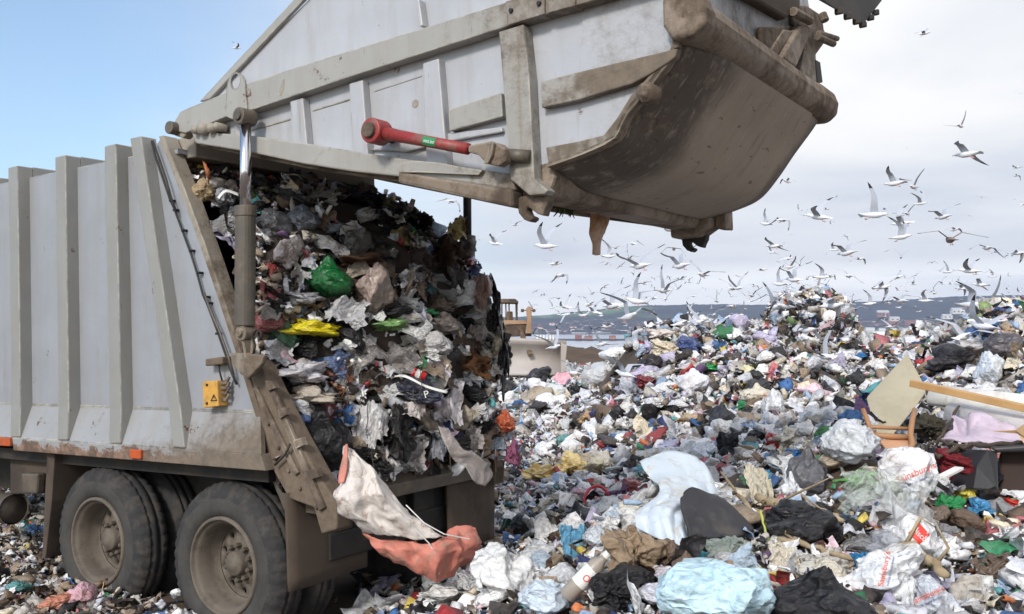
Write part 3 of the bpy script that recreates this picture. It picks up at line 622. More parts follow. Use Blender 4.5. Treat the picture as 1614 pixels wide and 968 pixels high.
# green maker's sticker with white lettering on the tube
dr = Vector((x1 - x0, 0, z1 - z0)).normalized(); up_ = Vector((-dr.z, 0, dr.x))
def curved_label(name, t0, t1, r, h, m, parent):
    b = MB(); n = 8; vs = []
    for i in range(n + 1):
        a = R(-h / 2 + h * i / n)
        for t in (t0, t1):
            c_ = Vector((x0, -.17, z0)) + dr * t; p = c_ + up_ * (r * math.sin(a)) + Vector((0, -1, 0)) * (r * math.cos(a)); vs.append(p)
    b.add(vs, [(2 * i, 2 * i + 1, 2 * i + 3, 2 * i + 2) for i in range(n)]); return build(name, b, m, parent, smooth=True, fix=False)
def pxt(px): p = TL(px, 208 + (px - 594) * .19, -.21); return (Vector((p[0] - x0, 0, p[1] - z0))).dot(dr)
curved_label('green_sticker', pxt(664), pxt(684), .0335, 90, M['green'], ram)
def text_mesh(name, s, size, m, parent, fn, italic=0.0, sub=0):
    cu = bpy.data.curves.new(name, 'FONT'); cu.body = s; cu.size = size; cu.shear = italic; cu.align_x = 'CENTER'; cu.align_y = 'CENTER'
    o = bpy.data.objects.new(name, cu); col.objects.link(o); dg = bpy.context.evaluated_depsgraph_get(); me = bpy.data.meshes.new_from_object(o.evaluated_get(dg))
    bpy.data.objects.remove(o); bpy.data.curves.remove(cu)
    bm = bmesh.new(); bm.from_mesh(me); bmesh.ops.triangulate(bm, faces=bm.faces)
    for _ in range(sub):
        ed = [e for e in bm.edges if e.calc_length() > size * .12]
        if ed: bmesh.ops.subdivide_edges(bm, edges=ed, cuts=1, use_grid_fill=False); bmesh.ops.triangulate(bm, faces=bm.faces)
    for v in bm.verts: v.co = fn(v.co.x, v.co.y)
    bm.to_mesh(me); bm.free(); me.materials.clear(); me.materials.append(m)
    return link(name, me, parent)
def onram(tc_, r):
    def f(x, y):
        a = y / r; c_ = Vector((x0, -.17, z0)) + dr * (tc_ + x); return c_ + up_ * (r * math.sin(a)) + Vector((0, -1, 0)) * (r * math.cos(a))
    return f
text_mesh('sticker_lettering', 'nealeo', .03, M['white'], ram, onram(pxt(674), .0342), .3)
# lifting lug with its hole, hinge pins and small brackets
lug = P2([(355, 182), (357, 138), (360, 124), (366, 116), (373, 113), (381, 117), (386, 127), (389, 172), (386, 188), (374, 190), (362, 186)], -.10)
hole = []; hc = TL(371, 128, -.10)
b = MB(); n = len(lug); area = sum(lug[i][0] * lug[(i + 1) % n][1] - lug[(i + 1) % n][0] * lug[i][1] for i in range(n))
if area < 0: lug = lug[::-1]
K = 24
# resample outline into K points by angle order starting from arclength
def resample(poly, K):
    P = [Vector(p) for p in poly] + [Vector(poly[0])]; Ls = [0]
    for a_, b_ in zip(P, P[1:]): Ls.append(Ls[-1] + (b_ - a_).length)
    out = []
    for k in range(K):
        t = Ls[-1] * k / K; i = max(j for j in range(len(Ls) - 1) if Ls[j] <= t); out.append(P[i].lerp(P[i + 1], (t - Ls[i]) / max(1e-9, Ls[i + 1] - Ls[i])))
    return out
ro = resample(lug, K)
for p in ro:
    d = (p - Vector(hc)); a_ = math.atan2(d.y, d.x); hole.append(Vector((hc[0] + .045 * math.cos(a_), hc[1] + .05 * math.sin(a_))))
vs = [(p.x, -.10, p.y) for p in ro] + [(p.x, -.10, p.y) for p in hole] + [(p.x, -.087, p.y) for p in ro] + [(p.x, -.087, p.y) for p in hole]
fs = []
for i in range(K):
    j = (i + 1) % K; fs += [(i, j, K + j, K + i), (2 * K + i, 3 * K + i, 3 * K + j, 2 * K + j), (i, 2 * K + i, 2 * K + j, j), (K + i, K + j, 3 * K + j, 3 * K + i)]
b.add(vs, fs); lo = build('lifting_lug', b, M['gatebeam'], gate)
b = MB(); p = TL(277, 203, -.08); b.lathe_y([(.001, -.06), (.045, -.06), (.045, .1), (.001, .1)], p[0], p[1], 20, -.08); build('hinge_pin', b, M['barrel'], gate, bevel=.006)
member('hinge_plate', [(262, 206), (272, 200), (292, 196), (296, 210), (288, 218), (276, 214)], -.07, 'frame', bev=.008)
b = MB()
for x, y, r in ((309, 205, .03), (320, 203, .045), (333, 202, .035), (343, 200, .03)): p = TL(x, y, -.09); b.lathe_y([(.001, -.03), (r, -.02), (r, .06)], p[0], p[1], 9, -.09)
build('grease_fitting', b, M['frame'], gate, smooth=True)
member('roof_edge', [(314, 160), (462, 0), (540, -80), (556, -74), (478, 0), (331, 156)], -.03, 'gatebeam', bev=.006)
# scratches of bare rust, a bullet-like dent and weld lines
for q in ([(438, 150), (441, 141), (445, 126), (448, 125), (447, 140), (442, 151)],):
    member('rust_gash', q, -.0875, 'frame', bev=0, vin=-.08)
member('weld_seam', [(396, 204), (457, 187), (457, 189), (396, 206)], -.006, 'frame', bev=0)
member('weld_seam', [(492, 173), (550, 156), (550, 158), (492, 175)], -.006, 'frame', bev=0)
member('weld_seam', [(590, 143), (664, 119), (664, 120.5), (590, 144.5)], -.004, 'gatebeam', bev=0)
b = MB(); p = TL(653, 163, -.01); b.lathe_y([(.001, -.002), (.02, -.004), (.026, -.001)], p[0], p[1], 9, 0); build('dent', b, M['frame'], gate)
# boss on the hopper side near the shell
b = MB(); p = TL(1022, 147, -.02); b.lathe_y([(.001, -.03), (.025, -.035), (.03, -.015), (.05, -.015), (.06, .05)], p[0], p[1], 20, -.04); build('pivot_boss', b, M['mudsteel'], gate, smooth=True)

# small plates, bolts and a strap on the lower rear post
for q_ in ([(418, 604), (430, 600), (434, 612), (423, 617)], [(436, 646), (448, 642), (452, 654), (441, 660)], [(462, 694), (474, 690), (478, 702), (467, 708)], [(486, 742), (499, 738), (503, 752), (491, 756)]):
    b = MB(); b.prism(P2(q_, -.07), -.075, -.03); build('clamp_plate', b, M['mudsteel'], rp, bevel=.003)
for x, y in ((410, 630), (424, 668), (440, 706), (456, 742), (474, 770), (500, 800)):
    b = MB(); p = TL(x, y, -.03); b.lathe_y([(.001, -.016), (.012, -.014), (.014, 0)], p[0], p[1], 6, -.03); build('bolt', b, M['mudsteel'], rp)
hose([(433, 733), (440, 726), (450, 716), (457, 700)], .008, -.07)
hose([(399, 560), (402, 545), (398, 530), (404, 520), (412, 524), (410, 536)], .008, -.15)
# ================================================================== THE GROUND
# heights of the tip: (pixel column, distance, height); the column gives x = (px-807)/1500*distance
CP = [(c, Y, z) for c in (-700, -300, 0, 250) for Y, z in ((3.5, .0), (5, .10), (7, .19), (10, .20), (16, .14), (28, .1), (50, .15))]
CP += [(450, 3.5, .0), (450, 5, .05), (450, 7, .08), (450, 10, .12), (450, 20, .15), (450, 50, .15)]
CP += [(620, 3.5, .1), (620, 5, .22), (620, 6.2, .16), (620, 7.5, .12), (620, 10, .12), (620, 20, .15), (620, 50, .15)]
CP += [(740, 3.5, .35), (740, 4.8, .70), (740, 5.6, .66), (740, 6.1, .60), (740, 7.2, .20), (690, 6.0, .42), (690, 5.2, .45), (740, 10, .15), (740, 18, .18), (740, 50, .2)]
CP += [(850, 3.5, .5), (850, 5, .68), (850, 6.2, .52), (850, 8, .28), (850, 10, .2), (850, 14, .2), (850, 20, .22), (850, 30, .2), (850, 50, .25)]
CP += [(950, 3.5, .6), (950, 5, .74), (950, 6.2, .72), (950, 8, .42), (950, 10, .3), (950, 13, .3), (950, 15, .45), (950, 18, 1.1), (950, 22, .5), (950, 30, .3), (950, 50, .35)]
CP += [(1050, 3.5, .65), (1050, 5, .80), (1050, 6.2, .93), (1050, 8, .70), (1050, 10, .45), (1050, 13, .60), (1050, 16, 1.65), (1050, 18, 2.45), (1050, 22, .9), (1050, 30, .4), (1050, 50, .3)]
CP += [(1150, 3.5, .7), (1150, 5, .84), (1150, 6.2, .97), (1150, 8, .95), (1150, 11, .80), (1150, 14, 1.15), (1150, 18, 2.2), (1150, 20, 2.25), (1150, 25, .9), (1150, 50, .3)]
CP += [(1270, 3.5, .7), (1270, 5, .84), (1270, 6.2, .98), (1270, 8, 1.08), (1270, 11, 1.05), (1270, 14, 1.30), (1270, 17.5, 1.9), (1270, 20, 2.0), (1270, 25, 1.1), (1270, 50, .3)]
CP += [(1380, 3.5, .7), (1380, 4.8, .84), (1380, 5.6, .98), (1380, 6.5, 1.16), (1380, 8, 1.2), (1380, 11, 1.25), (1380, 15, 1.35), (1380, 21, 1.55), (1380, 28, 1.2), (1380, 50, .3)]
CP += [(1480, 3.5, .65), (1480, 5, .78), (1480, 6.2, .88), (1480, 7.5, 1.0), (1480, 9, 1.25), (1480, 11.5, 1.45), (1480, 15, 2.1), (1480, 18, 2.05), (1480, 28, 1.0), (1480, 50, .3)]
CP += [(1600, 3.5, .6), (1600, 5, .74), (1600, 6.2, .80), (1600, 7.5, .88), (1600, 9, 1.15), (1600, 11, 1.5), (1600, 14, 2.5), (1600, 18, 2.1), (1600, 28, .9), (1600, 50, .3)]
CP += [(1850, 3.5, .6), (1850, 5, .7), (1850, 7.5, .85), (1850, 10, 1.3), (1850, 14, 2.2), (1850, 20, 1.6), (1850, 50, .3), (2200, 4, .6), (2200, 10, 1.0), (2200, 20, 1.0), (2200, 50, .3)]
CP += [(1000, 15, .9), (1000, 16.5, 1.5), (1000, 18, 1.95), (1000, 20, 1.4), (1025, 18, 2.2), (1085, 18, 2.4)]
CPa = np.array([[(c - 807) / 1500 * 3.0, math.log(Y) * 1.6, z] for c, Y, z in CP])
def _tps_k(d2): return np.where(d2 > 1e-12, 0.5 * d2 * np.log(np.maximum(d2, 1e-12)), 0)
_n = len(CPa); _X = CPa[:, :2]; _D2 = ((_X[:, None] - _X[None]) ** 2).sum(-1)
_A = np.zeros((_n + 3, _n + 3)); _A[:_n, :_n] = _tps_k(_D2) + np.eye(_n) * 0.004; _A[:_n, _n] = 1; _A[:_n, _n + 1:] = _X; _A[_n, :_n] = 1; _A[_n + 1:, :_n] = _X.T
_W = np.linalg.solve(_A, np.concatenate([CPa[:, 2], np.zeros(3)]))
_wr = np.random.default_rng(3)
WAVES = [(_wr.normal(size=2), _wr.uniform(0, 6.28), f) for f in (0.35, .35, .7, .7, 1.3, 1.3, 2.4, 2.4, 4.2, 4.2)]
def H(x, y, rough=True):
    x = np.atleast_1d(np.asarray(x, float)); y = np.atleast_1d(np.asarray(y, float)); sh = x.shape; x = x.ravel(); y = y.ravel()
    yy = np.clip(y, 3.5, 50); a = np.clip(x / yy, -1.0, .93) * 3.0; b = np.log(yy) * 1.6
    q = np.stack([a, b], 1); out = np.empty(len(q))
    for i in range(0, len(q), 20000):
        d2 = ((q[i:i + 20000, None] - _X[None]) ** 2).sum(-1); out[i:i + 20000] = _tps_k(d2) @ _W[:_n] + _W[_n] + q[i:i + 20000] @ _W[_n + 1:]
    # tall heap of compacted rubbish standing on the ridge
    tx, ty = (1274 - 807) / 1500 * 18.6, 18.6
    tw = np.exp(-(np.abs((x - tx) / .66) ** 6) - (np.abs((y - ty) / 1.0) ** 4)); tw2 = np.exp(-(np.abs((x - tx + .75) / .62) ** 4) - (np.abs((y - ty) / 1.0) ** 4)); out = out + .74 * tw + .30 * tw2 * (1 - tw)
    if rough:
        r = np.zeros_like(out)
        for d, p, f in WAVES: r += np.sin((x * d[0] + y * d[1]) * f * 1.4 + p + .7 * np.sin(x * f + p * 2)) / (0.8 + f)
        amp = np.clip((out - .1) * .12, .015, .10); out = out + r * amp
    far = np.clip((y - 52) / 60, 0, 1); out = out * (1 - far) + far * 0
    # plateau edge drops to the shore; also to the far left and right
    d = np.maximum(np.maximum(y - 62, 0), np.maximum(np.abs(x) - 90, 0)); out = out - 22 * (1 - np.exp(-(d / 60) ** 2))
    return out.reshape(sh)
def HZ(x, y): return float(H(x, y)[0])
def GR(px, py, y0=3.6, y1=60):
    d = ray(px, py); Y = y0
    ys = y0 * (y1 / y0) ** np.linspace(0, 1, 260); xs = d.x / d.y * ys; zs = CAMH + d.z / d.y * ys
    hit = np.nonzero(H(xs, ys) > zs)[0]; Y = ys[hit[0]] if len(hit) else y1
    return Vector((d.x / d.y * Y, Y, CAMH + d.z / d.y * Y))
def grid_mesh(name, X, Y, Z, m, smooth=True):
    h, w = X.shape; co = np.stack([X, Y, Z], -1).reshape(-1, 3)
    idx = np.arange(h * w).reshape(h, w); f = np.stack([idx[:-1, :-1], idx[:-1, 1:], idx[1:, 1:], idx[1:, :-1]], -1).reshape(-1, 4)
    return np_mesh(name, co, f, m, smooth)
def np_mesh(name, co, faces, m, smooth=True, colr=None, matidx=None):
    me = bpy.data.meshes.new(name); k = faces.shape[1]
    me.vertices.add(len(co)); me.vertices.foreach_set('co', np.ascontiguousarray(co, np.float32).ravel())
    me.loops.add(faces.size); me.loops.foreach_set('vertex_index', np.ascontiguousarray(faces, np.int32).ravel())
    me.polygons.add(len(faces)); me.polygons.foreach_set('loop_start', np.arange(0, faces.size, k, dtype=np.int32)); me.polygons.foreach_set('loop_total', np.full(len(faces), k, np.int32))
    for mm in (m if isinstance(m, (list, tuple)) else [m]): me.materials.append(mm)
    if matidx is not None: me.polygons.foreach_set('material_index', np.ascontiguousarray(matidx, np.int32))
    me.update(calc_edges=True); me.validate()
    me.polygons.foreach_set('use_smooth', np.full(len(me.polygons), smooth))
    if colr is not None:
        a = me.color_attributes.new('Col', 'FLOAT_COLOR', 'POINT'); a.data.foreach_set('color', np.ascontiguousarray(colr, np.float32).ravel())
    return me
# one sheet: fine near the camera, coarse outwards
ys = np.concatenate([np.linspace(-260, 2, 18), np.linspace(2.6, 3.4, 3), 3.5 * (62 / 3.5) ** np.linspace(0, 1, 210), np.linspace(64, 120, 20), np.linspace(130, 500, 20)])
us = np.concatenate([np.linspace(-1, -.62, 14), np.linspace(-.6, .62, 200), np.linspace(.66, 1, 14)])
XX = np.empty((len(ys), len(us))); YY = np.empty_like(XX)
for i, y in enumerate(ys):
    wd = max(y, 3.5); inner = us * wd * .95; outer = np.sign(us) * (np.maximum(np.abs(us) - .6, 0) / .4) ** 1.5 * 380
    XX[i] = inner + outer; YY[i] = y
ZZ = H(XX, YY) - .03
go = link('ground', grid_mesh('ground', XX, YY, ZZ, M['soil'])); tag(go, kind='structure')

# ================================================================== LITTER: crumpled pieces
PAL = [(lin(240, 240, 243), 32), (lin(208, 210, 218), 16), (lin(188, 182, 174), 13), (lin(216, 204, 182), 6), (lin(156, 138, 118), 9), (lin(112, 94, 78), 7), (lin(66, 60, 57), 8), (lin(36, 36, 40), 14),
       (lin(160, 184, 212), 4.5), (lin(62, 108, 165), 2.2), (lin(46, 60, 108), 2.2), (lin(84, 160, 165), 1.6), (lin(56, 130, 90), 1.3), (lin(136, 162, 100), .8), (lin(176, 56, 58), 2), (lin(208, 122, 128), 1.6),
       (lin(232, 198, 208), 1.8), (lin(216, 192, 92), 1.1), (lin(205, 122, 74), 1.4), (lin(108, 80, 124), .8), (lin(194, 188, 214), 3.2)]
PC = np.array([p[0] for p in PAL]); PW = np.array([p[1] for p in PAL], float); PW /= PW.sum()
def crumple(P, seed, amp=.18, freq=1.0, octs=5, axis=None):
    # folded, creased displacement: warped ridges at several sizes
    g = np.random.default_rng(seed); P = P.copy(); out = np.zeros(len(P))
    Q = P + .25 * np.sin(P[:, [1, 2, 0]] * 2.3 * freq + g.uniform(0, 6, 3)) + .1 * np.sin(P[:, [2, 0, 1]] * 6 * freq + g.uniform(0, 6, 3))
    for o in range(octs):
        f = freq * 1.6 * 1.75 ** o
        for _ in range(2):
            k = g.normal(size=3)
            if axis is not None: k = k - np.dot(k, axis) * np.asarray(axis) * .8
            k /= np.linalg.norm(k); out += (1 - 2 * np.abs(np.sin(Q @ k * f + g.uniform(0, 6))) ** .8) / 1.75 ** o
    return out * amp / 2.2
def ico(sub):
    bm = bmesh.new(); bmesh.ops.create_icosphere(bm, subdivisions=sub, radius=1); v = np.array([x.co[:] for x in bm.verts]); f = np.array([[q.index for q in x.verts] for x in bm.faces]); bm.free(); return v, f
def sheet_proto(seed, n=6, tri=False):
    g = np.random.default_rng(seed); u = np.linspace(-.5, .5, n); X, Y = np.meshgrid(u, u); asp = g.uniform(.45, 1)
    X = X + g.normal(0, .05, X.shape); Y = (Y + g.normal(0, .05, Y.shape)) * asp
    ang = np.arctan2(Y, X); rr = np.maximum(np.abs(X), np.abs(Y / asp)) ; cut = 1 - .35 * rr * (1 + np.sin(ang * 3 + g.uniform(0, 6))) ; X *= cut; Y *= cut
    P = np.stack([X.ravel(), Y.ravel(), np.zeros(n * n)], 1); P[:, 2] = crumple(P * 2.2, seed, g.uniform(.12, .26), 1.3, 3) + .35 * g.uniform(-1, 1) * P[:, 0] ** 2 * 2
    idx = np.arange(n * n).reshape(n, n); q = np.stack([idx[:-1, :-1], idx[:-1, 1:], idx[1:, 1:], idx[1:, :-1]], -1).reshape(-1, 4)
    f = np.concatenate([q[:, [0, 1, 2]], q[:, [0, 2, 3]]]); return P, f
def blob_proto(seed, sub, amp=.3, sq=(1, .8, .6), fr=1.0):
    v, f = ico(sub); g = np.random.default_rng(seed); d = crumple(v, seed, amp, fr); P = v * (1 + d)[:, None]
    P *= np.array(sq) * g.uniform(.8, 1.15, 3); return P * .5, f
def box_proto(seed):
    g = np.random.default_rng(seed); v = np.array([[i, j, k] for i in (-.5, .5) for j in (-.5, .5) for k in (-.5, .5)], float) * np.array([1, g.uniform(.4, .8), g.uniform(.06, .4)]) + g.normal(0, .05, (8, 3))
    f = np.array([(0, 1, 3), (0, 3, 2), (4, 6, 7), (4, 7, 5), (0, 4, 5), (0, 5, 1), (2, 3, 7), (2, 7, 6), (0, 2, 6), (0, 6, 4), (1, 5, 7), (1, 7, 3)]); return v, f
def bottle_proto(seed):
    mb = MB(); prof = [(.0, -.5), (.13, -.49), (.14, -.3), (.12, -.1), (.14, .1), (.13, .25), (.05, .38), (.05, .48), (.0, .5)]
    n = 7; v = np.array([(r * math.cos(2 * math.pi * k / n), y, r * math.sin(2 * math.pi * k / n)) for r, y in prof for k in range(n)]); v[:, 0] *= np.random.default_rng(seed).uniform(.6, 1.1)
    f = [];
    for j in range(len(prof) - 1):
        for k in range(n): a, b_ = j * n + k, j * n + (k + 1) % n; f += [(a, b_, b_ + n), (a, b_ + n, a + n)]
    return v, np.array(f)
def strip_proto(seed):
    g = np.random.default_rng(seed); t = np.linspace(-.5, .5, 7); cx_ = .12 * np.sin(t * g.uniform(4, 9) + g.uniform(0, 6)); cz_ = .15 * np.sin(t * g.uniform(4, 9) + g.uniform(0, 6)); w = g.uniform(.03, .1)
    v = np.concatenate([np.stack([t, cx_ - w, cz_], 1), np.stack([t, cx_ + w, cz_ + .05 * np.sin(t * 20)], 1)]); f = []
    for i in range(6): f += [(i, i + 1, i + 8), (i, i + 8, i + 7)]
    return v, np.array(f)
NEARP = [sheet_proto(s, 7) for s in range(9)] + [blob_proto(s + 40, 2, .42, (1, .75, .5), 1.4) for s in range(6)] + [box_proto(s) for s in range(4)] + [bottle_proto(s) for s in range(2)] + [strip_proto(s) for s in range(4)]
MIDP = [sheet_proto(s + 70, 5) for s in range(8)] + [blob_proto(s + 90, 1, .45, (1, .75, .5), 1.3) for s in range(8)] + [box_proto(s + 9) for s in range(3)] + [strip_proto(s + 9) for s in range(2)]
FARP = [sheet_proto(s + 170, 3) for s in range(6)] + [blob_proto(s + 190, 1, .4, (1, .8, .6)) for s in range(3)]
def rotmats(yaw, tx, ty):
    n = len(yaw); cy_, sy = np.cos(yaw), np.sin(yaw); cx_, sx = np.cos(tx), np.sin(tx); cz_, sz = np.cos(ty), np.sin(ty)
    Rz = np.zeros((n, 3, 3)); Rz[:, 0, 0] = cy_; Rz[:, 0, 1] = -sy; Rz[:, 1, 0] = sy; Rz[:, 1, 1] = cy_; Rz[:, 2, 2] = 1
    Rx = np.zeros((n, 3, 3)); Rx[:, 0, 0] = 1; Rx[:, 1, 1] = cx_; Rx[:, 1, 2] = -sx; Rx[:, 2, 1] = sx; Rx[:, 2, 2] = cx_
    Ry = np.zeros((n, 3, 3)); Ry[:, 1, 1] = 1; Ry[:, 0, 0] = cz_; Ry[:, 0, 2] = sz; Ry[:, 2, 0] = -sz; Ry[:, 2, 2] = cz_
    return Rz @ Rx @ Ry
EXCL = []          # (px, py, half w, half h, distance): keep loose scraps from burying the bigger things
def clear_mask(pos):
    d = pos - np.array([0, 0, CAMH]); yc = d[:, 1] * ct + d[:, 2] * st; zc_ = -d[:, 1] * st + d[:, 2] * ct
    px = PCX + FPX * d[:, 0] / yc; py = PCY - FPX * zc_ / yc; keep = np.ones(len(pos), bool)
    for (ex, ey, ew, eh, eY) in EXCL: keep &= ~((((px - ex) / ew) ** 2 + ((py - ey) / eh) ** 2 < 1) & (pos[:, 1] < eY + .25) & (pos[:, 1] > eY - 2.5))
    return keep
class Pile:
    def __init__(s): s.co = []; s.f = []; s.c = []; s.n = 0
    def scatter(s, protos, pos, size, yaw, tx, ty, colr, frame=None, weights=None):
        km = clear_mask(pos) | (rng.uniform(0, 1, len(pos)) < .012); pos, size, yaw, tx, ty, colr = pos[km], size[km], yaw[km], tx[km], ty[km], colr[km]
        if frame is not None: frame = frame[km]
        which = rng.choice(len(protos), len(pos), p=weights)
        RM = rotmats(yaw, tx, ty)
        if frame is not None: RM = frame @ RM
        for k, (P, F) in enumerate(protos):
            i = np.nonzero(which == k)[0]
            if not len(i): continue
            V = np.einsum('nij,vj->nvi', RM[i], P) * size[i][:, None, None] + pos[i][:, None]
            m = len(P); s.co.append(V.reshape(-1, 3)); s.f.append((F[None] + (np.arange(len(i)) * m)[:, None, None]).reshape(-1, 3) + s.n)
            s.c.append(np.repeat(colr[i], m, 0)); s.n += m * len(i)
    def done(s, name, m, smooth=True):
        return link(name, np_mesh(name, np.concatenate(s.co), np.concatenate(s.f), m, smooth, np.concatenate(s.c)))
def pick_colors(n, w=None, jit=.16):
    c = PC[rng.choice(len(PC), n, p=PW if w is None else w)].copy(); c[:, :3] *= np.clip(rng.normal(.94, jit, (n, 1)), .4, 1.15); return np.clip(c, .012, .88)
pile = Pile()
def ground_litter(n, px0, px1, ya, yb, s0, s1, protos, lift=.08, tilt=.55, keep=None, pw=None, colw=None):
    px = rng.uniform(px0, px1, n); y = ya * (yb / ya) ** rng.uniform(0, 1, n); x = (px - 807) / 1500 * y
    if keep is not None: k = keep(px, x, y); px, x, y = px[k], x[k], y[k]; n = len(x)
    z = H(x, y) + rng.uniform(-.01, lift, n); size = s0 * (s1 / s0) ** (rng.uniform(0, 1, n) ** 1.6)
    pile.scatter(protos, np.stack([x, y, z], 1), size, rng.uniform(0, 6.28, n), rng.normal(0, tilt, n), rng.normal(0, tilt, n), pick_colors(n, colw))
Ti = np.array(MTi)
def notruck(px, x, y):      # keep litter out of the wheels and from under the middle of the truck
    lx = Ti[0, 0] * x + Ti[0, 1] * y + Ti[0, 3]; ly = Ti[1, 0] * x + Ti[1, 1] * y + Ti[1, 3]
    return ~((lx > -2.1) & (lx < .65) & (ly > -.02) & (ly < 2.2) & (rng.uniform(0, 1, len(x)) < .97))
def farheap(px, x, y): return (y < 22) | (px < 1500)
# ================================================================== THE LOAD spilling from the body
def load_pt(v, w):       # v across 0..1, w height 0..1 -> truck frame point, outward normal-ish; u is depth
    z = 1.14 + w * (3.42 - 1.14); y = .10 + v * (WID - .06)
    nearb = .10 + .10 * math.sin(z * 3.1)
    farb = np.interp(z, [1.1, 1.29, 2.04, 2.5, 2.87, 3.13, 3.35, 3.5], [.22, .28, .60, .64, .60, .44, .12, -.1])
    t = min(1, v / .55); t = t * t * (3 - 2 * t); bl = nearb * (1 - t) + farb * t
    edge = 1 if v < .93 else 1 - ((v - .93) / .07) ** 2 * .25
    top = 1 if z < 3.05 else 1 - ((z - 3.05) / .5) ** 1.5 * .9
    s_ = rear_x(max(1.3, z)) + bl * edge - (1 - top) * .5
    s_ += .05 * math.sin(v * 9 + z * 5) + .04 * math.sin(v * 17 - z * 8 + 1) + .03 * math.sin(v * 31 + z * 19)
    return Vector((s_, y, z))
NV, NW = 40, 44
LP_ = [[load_pt(i / NV, j / NW) for i in range(NV + 1)] for j in range(NW + 1)]
b = MB(); vs = [p for r_ in LP_ for p in r_]; W_ = NV + 1
fs = [(j * W_ + i, j * W_ + i + 1, (j + 1) * W_ + i + 1, (j + 1) * W_ + i) for j in range(NW) for i in range(NV)]
# far flank and top run forward into the body
o1 = len(vs); vs += [LP_[j][NV] + Vector((-1.2, 0.02, 0)) for j in range(NW + 1)]; fs += [(j * W_ + NV, o1 + j, o1 + j + 1, (j + 1) * W_ + NV) for j in range(NW)]
o2 = len(vs); vs += [LP_[NW][i] + Vector((-1.4, 0, .02)) for i in range(NV + 1)]; fs += [(NW * W_ + i, NW * W_ + i + 1, o2 + i + 1, o2 + i) for i in range(NV)]
b.add(vs, fs); M['loadbase'] = simple('load_core', lin(58, 48, 42), .9, 0, .4, 5)
cr = build('load_core', b, M['loadbase'], None, smooth=True, fix=False)
cr.name = 'compacted_load'; cr.matrix_world = MT
tag(cr, 'dark packed core of household refuse bulging out of the truck body', 'refuse')
MTn = np.array(MT)
lp2 = Pile()
LW = PW.copy(); LW[[4, 5, 6]] *= 1.5; LW[7] *= 1.3; LW[0] *= 1.0; LW[8:] *= .62; LW[[3, 5]] *= 1.3; LW /= LW.sum()
TOPW = PW.copy(); TOPW[[4, 5]] *= 1.5; TOPW[6] *= 3; TOPW[7] *= 2.6; TOPW[0] *= .5; TOPW /= TOPW.sum()  # upper load: dirtier refuse, and tailgate shade put into the colours
def load_frame(v, w):
    e = .01; p = load_pt(v, w); a_ = (load_pt(min(1, v + e), w) - load_pt(max(0, v - e), w)).normalized(); b_ = (load_pt(v, min(1, w + e)) - load_pt(v, max(0, w - e))).normalized()
    nn = a_.cross(b_).normalized(); return p, a_, b_, nn
def load_scatter(n, s0, s1, protos, lift, flat=.5, tilt=.45):
    pos = np.empty((n, 3)); FR = np.empty((n, 3, 3)); colr = np.empty((n, 4)); hi = rng.uniform(0, 1, n)
    for i in range(n):
        v, w = rng.uniform(0, 1), rng.uniform(0, 1) ** .9
        p, a_, b_, nn = load_frame(v, w); p = p + nn * rng.uniform(-.02, lift)
        if rng.uniform() < .12: p = LP_[int(w * NW)][NV] + Vector((-rng.uniform(0, .8), .02, 0)); nn, a_ = Vector((0, 1, 0)), Vector((-1, 0, 0)); b_ = Vector((0, 0, 1))
        pw_ = MT @ p; pos[i] = pw_; m3 = np.array(MT.to_3x3()) @ np.array([[a_.x, b_.x, nn.x], [a_.y, b_.y, nn.y], [a_.z, b_.z, nn.z]]); FR[i] = m3
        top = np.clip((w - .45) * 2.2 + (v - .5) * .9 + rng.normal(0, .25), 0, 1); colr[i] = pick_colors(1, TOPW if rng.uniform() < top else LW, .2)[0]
    size = s0 * (s1 / s0) ** (hi ** 1.5)
    yaw = rng.normal(0, .7, n); FRs = FR
    lp2.scatter(protos, pos, size, yaw, rng.normal(0, tilt, n), rng.normal(0, tilt, n), colr, FRs)
